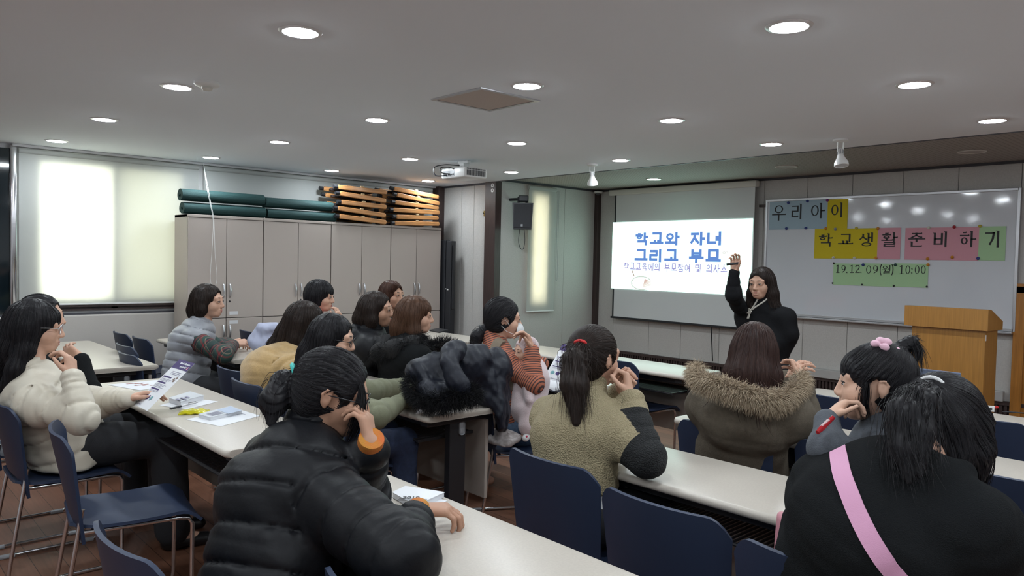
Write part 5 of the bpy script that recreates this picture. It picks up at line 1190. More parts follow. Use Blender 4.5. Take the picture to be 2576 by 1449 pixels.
    def trousers(self, m, g=0.012, h=0.010, to=0.96, name='trousers'):
        S = Soft(0.03); s = self.s; S.slab(self.P-self.U*0.02, self.P+self.ax*0.10*s, (0.152*s+g, 0.112*s+g), (0.13*s+g, 0.10*s+g), self.R, 0.03); self.legs_(S, g, 0.025, to)
        S.disp.append(lambda P, F: F+0.004*wob(P, 17.0)+0.002*wob(P, 40.0, 2.0)); return S.mesh(name, h, m, self.t)
    def shoes(self, m, h=0.008):
        for q in 'RL':
            S = Soft(0.02); a = self.ank[q]; S.cap(a-self.U*0.045-self.F*0.02, a+self.F*0.15*self.s-self.U*0.052, 0.038*self.s, 0.032*self.s, 0.02); S.cap(a-self.U*.03, a-self.U*.055, 0.042*self.s, 0.038*self.s, 0.02)
            S.plane((0, 0, 0.004), (0, 0, -1), a-0.3, a+0.3); S.mesh('shoe', h, m, self.t)
    # ---- hair
    def p(self, x, y, z): return self.C+self.M@(np.array([x, y, z])*self.hs)
    def hair(self, m, style, h=0.005, n=900, w=0.0011, locks=(), bangs=None, part=0.0, tie=None, puff=0.0, face=True, tail=None, seed=1, loose=(), nape=-0.06, cap_only=False, groove=0.0016, earcut=1.0):
        """style: cap over the skull + hanging locks [(points, radii)] ; tie: where strands gather ; tail: [(points, radii)]"""
        S = Soft(0.02); s = self.hs; M = self.M; pf = puff
        S.ell(self.p(0, -0.016, 0.03), np.array([0.086+pf, 0.105+pf, 0.093+pf])*s, M, 0.02)
        if style != 'tied': S.ell(self.p(0, -0.035, -0.02), np.array([0.088+pf, 0.082+pf, 0.085])*s, M, 0.03)
        else: S.ell(self.p(0, -0.048, -0.025), np.array([0.076, 0.060, 0.080])*s, M, 0.03); S.ell(self.p(0, 0.0, 0.0), np.array([0.083, 0.07, 0.06])*s, M, 0.02)
        for pts, rad in locks: S.chain([np.array(q) for q in pts], rad, 0.025)
        if face:   # opening for the face, and ears when tied
            zf = -0.032 if bangs is None else -0.075+bangs
            S.ell(self.p(0, 0.098, zf), np.array([0.066, 0.082, 0.102 if bangs is None else 0.085])*s, M, 0.012, 1)
            if style == 'tied':
                for q in (-1, 1): S.ell(self.p(q*0.088, 0.008, -0.020), np.array([0.028, 0.031, 0.038])*s*earcut, M, 0.006, 1)
            if bangs is not None: S.ell(self.p(0, 0.062, 0.035), np.array([0.066, 0.032, 0.05])*s, M, 0.012); S.ell(self.p(0, 0.125, -0.05+bangs*.5-0.02), np.array([0.06, 0.06, 0.06])*s, M, 0.006, 1)
        cap = Soft(); cap.ops = list(S.ops)
        if tail:
            for pts, rad in tail: S.chain([np.array(q) for q in pts], rad, 0.012)
        tp = self.p(part, -0.01, 0.13)
        def gr(P, F):
            near = np.abs(F) < 0.03; Q = P[near]
            if tie is not None:
                r = Q-np.array(tie); ax = nz(self.p(0, 0.02, 0.0)-np.array(tie)); b = nz(np.cross(ax, [0, 0, 1.0])); c = np.cross(ax, b); ang = np.arctan2(r@b, r@c)
            else:
                r = Q-tp; ang = np.arctan2(r@M[:, 0], r@M[:, 1])
            o = F.copy(); o[near] = F[near]+groove*np.sin(ang*38+2.2*wob(Q, 9.0, seed))*1.0+groove*.7*np.sin(ang*83+2*wob(Q, 14.0)); return o
        S.disp.append(gr)
        # strands combed over the surface
        rs = np.random.RandomState(seed+11); extra = None
        if n:
            lo = np.min([o[1] for o in cap.ops if o[4] == 0], 0); hi = np.max([o[2] for o in cap.ops if o[4] == 0], 0)
            cand = lo+(hi-lo)*rs.rand(n*14, 3); d = cap(cand); cand = cand[np.abs(d) < 0.03][:n]
            for _ in range(3): cand = cand-cap.grad(cand)*cap(cand)[:, None]
            K = 12; pts = [cand]; x = cand; st = (0.014+0.010*rs.rand(len(x), 1))*s
            for i in range(K-1):
                g = cap.grad(x)
                if tie is not None: v = np.array(tie)-x; far = np.linalg.norm(v, axis=-1, keepdims=True); v = v/(far+1e-6); stp = np.minimum(st, far*.3)
                else:
                    v = np.array([0, 0, -1.0])+0.45*(lambda r: r/(np.linalg.norm(r, axis=-1, keepdims=True)+1e-6))((x-tp)*np.array([1, 1, 0.0])); stp = st
                v = v+0.12*np.stack([wob(x, 22, 3), wob(x, 22, 7), 0*x[:, 0]], -1); v = v-g*np.einsum('ij,ij->i', v, g)[:, None]; v /= np.linalg.norm(v, axis=-1, keepdims=True)+1e-9
                x = x+v*stp; f = cap(x); x = x-cap.grad(x)*(f-0.0006*s)[:, None]*(np.abs(f) < 0.05)[:, None]; pts.append(x)
            extra = strands(np.stack(pts, 1), w)
        allx = [extra] if extra is not None else []
        for pts, spread, cnt, ww, endsp in loose:
            ctr = np.array(bez([np.array(q) for q in pts], 5)); K = len(ctr); o = rs.normal(size=(cnt, 1, 3))*spread; e = rs.normal(size=(cnt, 1, 3))*endsp; tt = np.linspace(0, 1, K)[None, :, None]
            X = ctr[None]+o*np.minimum(1, 0.25+tt*2.2)*(1-tt*.3)+e*tt**1.8; X = X+0.0025*np.stack([wob(X, 25, 2), wob(X, 25, 5), wob(X, 25, 8)], -1)*tt
            kk = np.clip(((0.72+0.33*rs.rand(cnt, 1))*np.linspace(0, K-1, K)[None]).astype(int), 0, K-1); X = np.take_along_axis(X, kk[..., None].repeat(3, -1), 1); X = X+np.linspace(0, 1e-4, K)[None, :, None]
            allx.append(strands(X, ww))
        if allx:
            n0 = 0; V_, Q_, T_ = [], [], []
            for a, b, c in allx: V_.append(a); Q_.append(b+n0); T_.append(c['tone']); n0 += len(a)
            extra = (np.concatenate(V_), np.concatenate(Q_), {'tone': np.concatenate(T_)})
        return S.mesh('hair', h, m, self.t, lambda V: {'tone': 0.35+0.3*wob(V, 60, 4)}, extra)
def look(frm, to): d = np.asarray(to, float)-np.asarray(frm, float); return math.atan2(-d[0], d[1])
PRES = np.array([-2.75, 5.0, 1.4])
def march(S, px, py, off=0.0, d0=1.0, d1=7.0):
    """the first point of a soft shape seen at a pixel"""
    v = ray(px, py); o = np.array([0, 0, CH]); n = np.linalg.norm(v); t = d0
    for _ in range(160):
        f = float(S((o+v*t)[None])[0]); t += max(min(f, 0.1), 0.0008)*0.7/n
        if f < 0.001 or t > d1: break
    if t > d1: return None
    p = o+v*t; return p+S.grad(p[None])[0]*off if off else p
def ribbon(name, pts, nrm, w, th, m, parent):
    """flat strap following points, nrm = outward normals"""
    q = MB(); off = np.array(parent.location); P = [np.array(p)-off for p in pts]; R_ = []
    for i, p in enumerate(P):
        t = nz(P[min(i+1, len(P)-1)]-P[max(i-1, 0)]); n = nz(nrm[i]-t*(nrm[i]@t)); s = np.cross(t, n)
        R_.append([q.bm.verts.new(tuple(p+s*a*w/2+n*b*th)) for a, b in ((-1, 0), (1, 0), (1, 1), (-1, 1))])
    for A, B in zip(R_, R_[1:]):
        for k in range(4): q.bm.faces.new((A[k], A[(k+1) % 4], B[(k+1) % 4], B[k]))
    q.bm.faces.new(R_[0][::-1]); q.bm.faces.new(R_[-1]); return q.build(name, m, parent, smooth=True)
def fur(name, path, normals, r, n, ln, m, parent, w=0.0009, seed=2, jit=0.6, drop=0.35):
    """tufts of hair around a path"""
    rs = np.random.RandomState(seed); C = np.array(bez(path, 8)); Nn = np.array(bez(normals, 8)); k = rs.randint(0, len(C)-1, n); t = rs.rand(n, 1)
    c = C[k]*(1-t)+C[k+1]*t; T = C[np.minimum(k+1, len(C)-1)]-C[k]; T /= np.linalg.norm(T, axis=1, keepdims=True)+1e-9; N0 = Nn[k]; N0 = N0-T*np.einsum('ij,ij->i', N0, T)[:, None]; N0 /= np.linalg.norm(N0, axis=1, keepdims=True)+1e-9; B0 = np.cross(T, N0)
    a = rs.normal(size=(n, 1))*0.9; d = N0*np.cos(a)+B0*np.sin(a); rr = r if np.isscalar(r) else np.interp(k, np.linspace(0, len(C)-1, len(r)), r)[:, None]
    x = c+d*rr*.75; v = d+T*jit*rs.normal(size=(n, 1))*.6+np.array([0, 0, -drop])+rs.normal(size=(n, 3))*.25; v /= np.linalg.norm(v, axis=1, keepdims=True); L_ = ln*(0.6+0.7*rs.rand(n, 1)); K = 6
    P = np.stack([x+v*L_*(i/(K-1))+np.array([0, 0, -drop*.5])*L_*(i/(K-1))**2 for i in range(K)], 1); V, Q, A = strands(P, w); return mesh_np(name, V, Q, m, parent, A)
# ---------------------------------------------------------------- clothes
def arm(e, w, f=None, pl=(0, 0, -1), **k):
    d = dict(e=e, w=w, **k)
    if f is not None: d['f'] = f; d['p'] = pl
    return d
def ad(a, b): return nz(np.asarray(b, float)-np.asarray(a, float))
m_cream = mat('cream_nylon', (0.56, 0.51, 0.42), 0.5, sheen=0.2, bump=0.12, bscale=90)
m_blackp = mat('black_nylon', (0.0065, 0.007, 0.009), 0.5, spec=0.2, bump=0.2, bscale=70)
m_blackc = mat('black_wool', (0.010, 0.011, 0.012), 0.95, spec=0.1, bump=0.6, bscale=400)
m_knit = mat('black_knit', (0.009, 0.0095, 0.011), 0.9, spec=0.15, bump=0.4, bscale=300)
m_denim = mat('blue_denim', (0.05, 0.085, 0.16), 0.85, var=0.25, vscale=60, bump=0.3, bscale=400); m_denim2 = mat('pale_denim', (0.15, 0.23, 0.36), 0.85, var=0.2, vscale=60, bump=0.3, bscale=400); m_dden = mat('dark_denim', (0.014, 0.024, 0.06), 0.85, var=0.2, vscale=60, bump=0.3, bscale=400)
m_dtr = mat('charcoal_trousers', (0.016, 0.017, 0.021), 0.85, bump=0.2, bscale=300); m_shoe = mat('black_leather', (0.012, 0.012, 0.013), 0.3)
m_gvest = mat('grey_nylon', (0.26, 0.27, 0.30), 0.45, sheen=0.2, bump=0.1, bscale=80)
m_tan = mat('tan_knit', (0.42, 0.275, 0.115), 0.9, sheen=0.3, var=0.08, vscale=80, bump=0.5, bscale=300)
m_olive = mat('olive_jersey', (0.16, 0.165, 0.105), 0.85, var=0.08, vscale=50, bump=0.3, bscale=350)
m_pink = mat('pink_knit', (0.62, 0.20, 0.22), 0.85, bump=0.3, bscale=300)
m_coat = mat('olive_brown_wool', (0.105, 0.088, 0.068), 0.95, spec=0.15, var=0.10, vscale=60, bump=0.5, bscale=350)
m_grey = mat('grey_child_coat', (0.075, 0.083, 0.098), 0.9, var=0.12, vscale=50, bump=0.4, bscale=350)
m_stripe = band_mat('striped_jersey', [(0.0, (0.42, 0.135, 0.075)), (0.62, (0.06, 0.035, 0.035))], period=0.0135)
FLEECE = (0.33, 0.275, 0.165)
m_fleece = band_mat('beige_and_black_fleece', [(0.0, FLEECE), (0.522, (0.008, 0.009, 0.010)), (0.585, FLEECE)], period=4.0)
N_, L_, b_ = nodes(m_fleece)
for n_ in N_:
    if n_.type == 'BUMP': n_.inputs['Strength'].default_value = 0.9; n_.inputs['Distance'].default_value = 0.012
    if n_.type == 'TEX_NOISE': n_.inputs['Scale'].default_value = 190
# tartan: crossing bands along the sleeve and around it
m_plaid = mat('tartan_cotton', (0.02, 0.05, 0.04), 0.85); N_, L_, b_ = nodes(m_plaid)
def chk(src, per, cols, off=0.0):
    a_ = N_.new('ShaderNodeMath'); a_.operation = 'MULTIPLY_ADD'; a_.inputs[1].default_value = 1/per; a_.inputs[2].default_value = off; L_.new(src, a_.inputs[0]); fr = N_.new('ShaderNodeMath'); fr.operation = 'FRACT'; L_.new(a_.outputs[0], fr.inputs[0])
    r = N_.new('ShaderNodeValToRGB'); r.color_ramp.interpolation = 'CONSTANT'; L_.new(fr.outputs[0], r.inputs['Fac'])
    while len(r.color_ramp.elements) < len(cols): r.color_ramp.elements.new(.5)
    for e, (p, c) in zip(r.color_ramp.elements, cols): e.position = p; e.color = (*c, 1)
    return r.outputs['Color']
at_ = N_.new('ShaderNodeAttribute'); at_.attribute_name = 'u'; tc_ = N_.new('ShaderNodeTexCoord'); sp_ = N_.new('ShaderNodeSeparateXYZ'); L_.new(tc_.outputs['Object'], sp_.inputs[0])
G_, R_, K_, O_ = (0.018, 0.055, 0.045), (0.20, 0.02, 0.025), (0.012, 0.016, 0.02), (0.30, 0.20, 0.14)
ca = chk(at_.outputs['Fac'], 0.075, [(0, G_), (.4, K_), (.55, R_), (.68, K_), (.86, O_), (.9, G_)]); cc_ = N_.new('ShaderNodeMath'); cc_.operation = 'ADD'; L_.new(sp_.outputs['X'], cc_.inputs[0]); L_.new(sp_.outputs['Z'], cc_.inputs[1]); cb = chk(cc_.outputs[0], 0.085, [(0, K_), (.35, G_), (.55, R_), (.7, G_), (.84, O_), (.89, K_)])
mx_ = N_.new('ShaderNodeMixRGB'); mx_.inputs['Fac'].default_value = 0.5; L_.new(ca, mx_.inputs['Color1']); L_.new(cb, mx_.inputs['Color2']); L_.new(mx_.outputs['Color'], b_.inputs['Base Color'])
def glasses(f, m=None):
    b = MB(); o = np.array(f.t.location)
    for q in (-1, 1):
        b.tube([tuple(f.p(q*(0.034+0.025*math.cos(a)), 0.103-0.006*abs(math.cos(a)), -0.004+0.021*math.sin(a))-o) for a in np.linspace(0, 2*PI, 20)[:-1]], 0.0016, 6, closed=True)
        b.tube([tuple(f.p(q*0.058, 0.098, 0.002)-o), tuple(f.p(q*0.078, 0.06, 0.004)-o), tuple(f.p(q*0.083, -0.01, 0.002)-o)], 0.0017, 6)
    b.tube([tuple(f.p(-0.01, 0.105, 0.0)-o), tuple(f.p(0.01, 0.105, 0.0)-o)], 0.0016, 6); b.build('glasses', m or m_black, f.t, smooth=True)
def hair_tie(f, c, axis, r, rr, m, name='hair_tie'):
    o = np.array(f.t.location); ax = nz(axis); u = nz(np.cross(ax, [0.3, 0.2, 1.0])); v = np.cross(ax, u); b = MB(); b.tube([tuple(np.array(c)-o+(u*math.cos(a)+v*math.sin(a))*r) for a in np.linspace(0, 2*PI, 22)[:-1]], rr, 8, closed=True); return b.build(name, m, f.t, smooth=True)
PR = look
R_DIR = CR.copy(); R_DIR[2] = 0
# ---- woman in the cream puffer jacket
C_ = at(90, 822, d=3.52); yw = -0.22
wr_ = at(182, 948, d=3.36); wl_ = at(318, 1003, d=3.52)
f = Person('woman with long black hair and glasses in a cream puffer jacket, holding a flyer', (-4.08, 0.88, .56), C_, yw, neck=at(88, 945, d=3.50), hyaw=-0.30, hpitch=0.08, s=1.04,
    arms={'R': arm(at(208, 1052, d=3.30), wr_, ad(wr_, at(172, 885, d=3.39)), -R_DIR, curl=(.9, 1.0, 1.0, 1.1)), 'L': arm(at(262, 1010, d=3.62), wl_, ad(wl_, at(375, 990, d=3.57)), (0.3, 0.2, -1), curl=(.35, .4, .45, .5), thumb=.2)})
f.body(0.004); face_parts(f.C, f.M, f.hs, f.t); glasses(f, m_alu)
f.top_(m_cream, 0.05, 'puffer_jacket', h=0.008, quilt=(0.105, 0.013), fold=0.004, to=0.93, w=1.0, sleeve=0.026, g2=0.020, collar=0.03, crease=.009, skirt=0.25, hem=.463)
f.trousers(m_dtr, 0.03); f.shoes(m_shoe)
P_ = f.p
f.hair(H_BLACK, 'long', bangs=0.045, n=1500, w=0.0011, puff=0.004, locks=[([P_(0, -.06, .0), P_(0, -.095, -.10), P_(-.01, -.145, -.20), P_(-.01, -.165, -.30)], [.075, .075, .072, .05]), ([P_(.06, -.02, 0), P_(.07, -.02, -.1), P_(.085, -.05, -.18), P_(.085, -.09, -.27)], [.035, .036, .038, .02]), ([P_(-.06, -.02, 0), P_(-.066, -.02, -.1), P_(-.06, -.03, -.2)], [.035, .036, .02])], loose=[([P_(.03, -.09, -.1), P_(.03, -.17, -.22), P_(.03, -.2, -.35)], .03, 120, .0011, .012), ([P_(-.03, -.1, -.1), P_(-.03, -.17, -.22), P_(-.03, -.2, -.34)], .03, 120, .0011, .012)])
# ---- half hidden person behind her
C_ = at(106, 796, d=4.05)
f = Person('person in dark clothes mostly hidden behind the cream jacket woman, only forehead and sleeve showing', (-4.70, 0.90, .56), C_, -0.2, hyaw=-0.5, hpitch=0.0, arms={'R': arm(at(225, 985, d=3.75), at(205, 905, d=3.8), ad(at(205, 905, d=3.8), at(168, 880, d=3.8)), (-.6, 0, .3), curl=(.9, 1, 1, 1)), 'L': arm((-4.98, .98, .76), (-4.82, 1.10, .72))})
f.body(0.007); face_parts(f.C, f.M, f.hs, f.t); f.top_(m_blackc, 0.03, 'coat', h=0.01, sleeve=.012); f.trousers(m_dtr, h=.012); f.hair(H_BLACK, 'tied', n=300, w=.0015, tie=f.p(0, -.12, 0))
# ---- woman in the grey vest
C_ = at(524, 757, d=5.3); w_ = at(588, 866, z=.79); w2 = at(575, 862, z=.79)
f = Person('woman with a dark bob in a grey quilted vest over a tartan shirt', (-5.36, 1.84, .56), C_, -0.50, hyaw=-0.78, hpitch=0.02,
    arms={'R': arm(at(562, 893, d=5.02), w_, ad(w_, at(618, 862, z=.80)), (-.4, .3, -.6), curl=(.8, .9, .9, 1.0)), 'L': arm(at(540, 870, d=5.45), w2, ad(w2, at(612, 856, z=.80)), (.3, -.3, -.6), curl=(.8, .9, .9, 1.0))})
f.body(0.0045); face_parts(f.C, f.M, f.hs, f.t)
f.top_(m_plaid, 0.012, 'tartan_shirt', h=0.008, sleeve=0.018, to=.9)
s_ = f.arms; f.arms = {}; f.top_(m_gvest, 0.04, 'quilted_vest', h=0.007, quilt=(0.060, 0.012), fold=0.003, collar=0.0, w=1.04, skirt=0.15); f.arms = s_
f.trousers(m_dtr, h=.012)
f.hair(H_DARK, 'bob', n=900, w=.0014, part=.03, locks=[([f.p(0, -.06, 0), f.p(0, -.075, -.07), f.p(0, -.075, -.135)], [.07, .07, .05]), ([f.p(.062, -.025, .0), f.p(.068, -.02, -.06), f.p(.062, -.035, -.12)], [.034, .034, .022]), ([f.p(-.062, -.02, .0), f.p(-.068, -.01, -.06), f.p(-.062, -.02, -.12)], [.034, .034, .022])])
# ---- short-haired woman in pink
C_ = at(806, 744, d=5.85); w_ = at(845, 812, d=5.68)
f = Person('short black-haired woman in a pink top, chin in hand', (-5.42, 2.68, .58), C_, -0.45, hyaw=-0.80, hpitch=0.10, arms={'R': arm(at(820, 840, d=5.7), w_, ad(w_, at(853, 780, d=5.68)), (-.6, -.2, .3), curl=(1, 1.1, 1.1, 1.2), hs=.85), 'L': arm((-5.6, 3.1, .8), (-5.35, 3.3, .78))})
f.body(0.005); face_parts(f.C, f.M, f.hs, f.t); f.top_(m_pink, 0.02, 'pink_top', h=0.01, collar=0.01); f.trousers(m_dtr, h=.014)
f.hair(H_BLACK, 'short', n=800, w=.0015, bangs=0.03, puff=.006, locks=[([f.p(0, -.05, 0), f.p(0, -.06, -.08)], [.075, .055]), ([f.p(.06, -.01, 0), f.p(.066, .0, -.06)], [.034, .02]), ([f.p(-.06, -.01, 0), f.p(-.066, .0, -.06)], [.034, .02])])
# ---- woman in the tan sweater
C_ = at(770, 812, d=4.3)
f = Person('woman with long dark hair in a tan sweater seen from behind', (-4.02, 1.80, .56), C_, -0.30, hyaw=-0.75, hpitch=0.15, hunch=.05, arms={'R': arm(at(800, 985, d=4.0), at(850, 960, d=4.05)), 'L': arm((-4.3, 2.1, .78), (-4.05, 2.3, .78))})
f.body(0.006); face_parts(f.C, f.M, f.hs, f.t); f.top_(m_tan, 0.04, 'tan_sweater', h=0.008, fold=.009, crease=.012, w=1.2, skirt=.2); f.trousers(m_dtr, h=.014)
f.hair(H_DARK, 'long', n=1300, w=.0014, puff=.003, locks=[([f.p(0, -.05, 0), f.p(.0, -.085, -.08), f.p(.01, -.13, -.17), f.p(0.01, -.15, -.24)], [.078, .075, .066, .045]), ([f.p(.06, -.02, 0), f.p(.066, -.02, -.09), f.p(.07, -.05, -.18)], [.036, .036, .03])], loose=[([f.p(.03, -.09, -.08), f.p(.04, -.14, -.2), f.p(.04, -.165, -.28)], .03, 160, .0013, .02)])
# ---- woman in olive with glasses
C_ = at(838, 850, d=3.62); wr_ = at(1030, 1000, z=.775); wl_ = at(1028, 968, z=.775)
f = Person('woman with long black hair and dark glasses in an olive top and jeans', (-3.30, 1.78, .56), C_, -0.20, hyaw=-0.72, hpitch=0.18, s=.97,
    arms={'R': arm(at(945, 1046, z=.785), wr_, ad(wr_, at(1062, 1002, z=.76)), (0, 0, -1), curl=(.3, .35, .4, .5)), 'L': arm(at(925, 985, z=.80), wl_, ad(wl_, at(1060, 972, z=.765)), (0, 0, -1), curl=(.3, .35, .4, .5))})
f.body(0.0045); face_parts(f.C, f.M, f.hs, f.t); glasses(f); f.top_(m_olive, 0.022, 'olive_top', h=0.007, fold=.007, sleeve=.02, to=.95, g2=.016)
f.trousers(m_dden, 0.016, h=.008, name='jeans'); f.shoes(m_shoe)
f.hair(H_BLACK, 'long', n=1200, w=.0013, locks=[([f.p(0, -.05, 0), f.p(.0, -.08, -.1), f.p(0, -.1, -.22), f.p(0, -.11, -.32)], [.076, .074, .066, .05]), ([f.p(.06, -.02, 0), f.p(.066, -.01, -.09), f.p(.066, -.02, -.19)], [.034, .034, .022])], loose=[([f.p(.05, .0, -.05), f.p(.06, .0, -.15), f.p(.06, -.02, -.25)], .02, 90, .0012, .01)])
# ---- dark brown bob in a black padded jacket
C_ = at(948, 778, d=4.98)
f = Person('woman with shoulder-length dark brown hair in a black padded jacket', (-4.32, 2.66, .56), C_, -0.45, hyaw=-0.86, hpitch=0.02, skin=SKIN_T, arms={'R': arm((-4.08, 2.85, .76), (-4.1, 3.08, .66)), 'L': arm((-4.55, 2.9, .76), (-4.4, 3.08, .66))})
f.body(0.005); face_parts(f.C, f.M, f.hs, f.t)
f.top_(m_blackp, 0.05, 'padded_jacket', h=0.008, quilt=(0.11, 0.010), fold=.006, collar=.035, w=1.1, extra=lambda S: S.slab(f.top-f.F*.10, f.N-f.F*.105+f.U*.01, (.13, .05), (.12, .045), f.R, .03)); f.trousers(m_dtr, h=.014)
f.hair(H_DARK, 'bob', n=1000, w=.0014, part=.02, locks=[([f.p(0, -.06, 0), f.p(0, -.08, -.07), f.p(0, -.07, -.14)], [.076, .078, .06]), ([f.p(.062, -.02, 0), f.p(.068, -.01, -.07), f.p(.062, -.02, -.15)], [.034, .036, .028]), ([f.p(-.062, -.02, 0), f.p(-.068, -.01, -.07), f.p(-.062, -.02, -.15)], [.034, .036, .028])])
# ---- face between the heads
C_ = at(986, 742, d=6.5)
f = Person('person with short wavy brown hair behind the dark brown bob, face turned towards the room', (-5.55, 3.62, .56), C_, -0.5, hyaw=-1.25, hpitch=0.0, skin=SKIN_T, arms={'R': arm((-5.34, 3.82, .76), (-5.45, 4.0, .68)), 'L': arm((-5.78, 3.82, .76), (-5.66, 4.0, .68))})
f.body(0.005); face_parts(f.C, f.M, f.hs, f.t); f.top_(m_blackc, 0.025, 'dark_top', h=0.012); f.trousers(m_dtr, h=.014)
f.hair(hair_mat('chestnut_hair', (0.035, 0.016, 0.012), (0.08, 0.04, 0.028)), 'short', n=600, w=.0017, puff=.004, part=.03, locks=[([f.p(0, -.05, 0), f.p(0, -.06, -.06)], [.075, .055]), ([f.p(.05, .06, .085), f.p(.072, .05, .05)], [.03, .015])])
# ---- long light brown hair, black coat with a fur hood
C_ = at(1046, 792, d=4.78)
f = Person('woman with long light-brown hair in a black coat with black fur hood', (-3.98, 2.74, .56), C_, -0.35, hyaw=-0.66, hpitch=0.05, arms={'R': arm((-3.77, 2.92, .74), (-3.85, 3.1, .64)), 'L': arm((-4.22, 2.92, .74), (-4.1, 3.1, .64))})
f.body(0.005); face_parts(f.C, f.M, f.hs, f.t); f.top_(m_blackc, 0.05, 'black_coat', h=0.009, fold=.006, w=1.15, skirt=.2); f.trousers(m_dtr, h=.014)
ring = [f.N+f.F*.06+f.R*.10, f.N+f.R*.15-f.F*.02-f.U*.02, f.N+f.R*.13-f.F*.13-f.U*.05, f.N-f.F*.19-f.U*.09, f.N-f.R*.13-f.F*.13-f.U*.05, f.N-f.R*.15-f.F*.02-f.U*.02, f.N-f.R*.10+f.F*.06]
S = Soft(.03); S.chain(ring, [.035, .05, .055, .055, .055, .05, .035], .03); S.mesh('fur_hood', .01, mat('black_fur', (0.012, 0.012, 0.013), .9), f.t)
m_bfur = hair_mat('black_fur_tufts', (0.006, 0.006, 0.007), (0.02, 0.02, 0.022), .6)
fur('fur_trim', ring, [p-f.N+f.U*.03 for p in ring], .055, 3200, .036, m_bfur, f.t, .0009)
f.hair(H_BROWN, 'long', n=1500, w=.0014, bangs=.04, puff=.003, locks=[([f.p(0, -.06, 0), f.p(0, -.08, -.09), f.p(0, -.085, -.16)], [.078, .078, .06]), ([f.p(.06, -.01, 0), f.p(.07, .0, -.1), f.p(.07, .02, -.2), f.p(.065, .04, -.27)], [.035, .037, .034, .02]), ([f.p(-.06, -.01, 0), f.p(-.07, .0, -.1), f.p(-.07, .02, -.2)], [.035, .037, .03])])
# ---- woman in the striped top with mask and baby
C_ = at(1266, 800, d=4.4); wr_ = at(1338, 882, d=4.15)
f = Person('woman with a low ponytail, face mask and rust striped top carrying a baby', (-3.10, 2.92, .56), C_, -0.30, hyaw=-0.62, hpitch=0.10, arms={'R': arm(at(1342, 965, d=4.10), wr_, ad(wr_, at(1318, 830, d=4.15)), -R_DIR-CF*.3, curl=(.8, 1.0, 1.1, 1.2), thumb=.4), 'L': arm((-3.42, 3.12, .85), (-3.22, 3.22, .86))})
MOM = f; f.body(0.0045); face_parts(f.C, f.M, f.hs, f.t, lips=False); f.top_(m_stripe, 0.016, 'striped_top', h=0.006, collar=.055, fold=.004, sleeve=.015)
f.trousers(m_denim2, .014, h=.008, name='jeans'); f.shoes(m_shoe)
S = Soft(.01); S.ell(f.p(0, .075, -.06), np.array([.05, .055, .05])*f.hs, f.M, .01); S.ell(f.p(0, .05, -.06), np.array([.056, .055, .06])*f.hs, f.M, .004, 1); S.mesh('face_mask', .0035, mat('white_nonwoven', (.62, .63, .64), .9), f.t)
b = MB(); o_ = np.array(f.t.location); b.tube([tuple(f.p(*q)-o_) for q in ((.05, .075, -.04), (.07, .03, -.03), (.08, -.01, .01))], .0015, 6); b.tube([tuple(f.p(*q)-o_) for q in ((.048, .07, -.085), (.07, .02, -.07), (.082, -.015, -.04))], .0015, 6); b.build('mask_loop', m_white, f.t, smooth=True)
tie_ = f.p(.0, -.10, -.075)
f.hair(H_BLACK, 'tied', n=1100, w=.0013, tie=tie_, tail=[([tie_, tie_+f.M@np.array([0, -.04, -.05]), tie_+f.M@np.array([0, -.045, -.13]), tie_+f.M@np.array([0.01, -.04, -.19])], [.028, .037, .034, .012])], locks=[([f.p(.06, .0, .0), f.p(.066, -.02, -.06)], [.03, .02])], loose=[([tie_, tie_+f.M@np.array([0, -.05, -.06]), tie_+f.M@np.array([0, -.05, -.22])], .014, 200, .0012, .012)]); hair_tie(f, tie_+f.M@np.array([0, -.012, -.008]), f.M@np.array([0, -.7, -.6]), .03, .006, m_black)
m_strap = mat('khaki_webbing', (.16, .125, .09), .85, bump=.4, bscale=300)
def strap(S, name, pxs, w, m, parent, th=.008, d0=1.0, d1=7.0):
    pts = [q for q in (march(S, *p, d0=d0, d1=d1) for p in pxs) if q is not None]; pts = bez(pts, 6); pts = [p-S.grad(p[None])[0]*S(p[None])[0] for p in pts]; nr = [S.grad(p[None])[0] for p in pts]; return ribbon(name, [p+n*.001 for p, n in zip(pts, nr)], nr, w, th, m, parent)
strap(f.cloth, 'carrier_strap', [(1262, 858), (1250, 868), (1245, 890), (1252, 925), (1268, 945)], .055, m_strap, f.t, .014)
strap(f.cloth, 'carrier_strap', [(1245, 930), (1270, 955), (1300, 978), (1320, 990)], .05, m_strap, f.t, .01)
# baby in the carrier
C_ = at(1322, 882, d=4.22)
g = Person('baby in a pale pink hooded suit carried in front of the striped-top woman', at(1328, 1030, d=4.17), C_, 2.6, hyaw=2.9, hpitch=.1, s=.42, hs=.62, skin=SKIN_C, legs={'R': (at(1334, 1030, d=4.1), at(1332, 1078, d=4.08)), 'L': (at(1345, 1030, d=4.22), at(1345, 1075, d=4.22))},
    arms={'R': arm(at(1326, 962, d=4.1), at(1334, 1012, d=4.06), (0, 0, -1), (-.7, -.2, 0), curl=(.6, .7, .7, .8), hs=1.1), 'L': arm(at(1345, 940, d=4.3), at(1345, 985, d=4.25))}, name='baby', cat='baby')
g.body(.004, young=True); m_bab = mat('pink_plush', (.62, .50, .51), .95, sheen=.4, bump=.4, bscale=250)
S = Soft(.03); g.torso(S, .050, .04); g.sleeves(S, .016, .02, .9); g.legs_(S, .030, .02, .85); S.mesh('pink_suit', .006, m_bab, g.t)
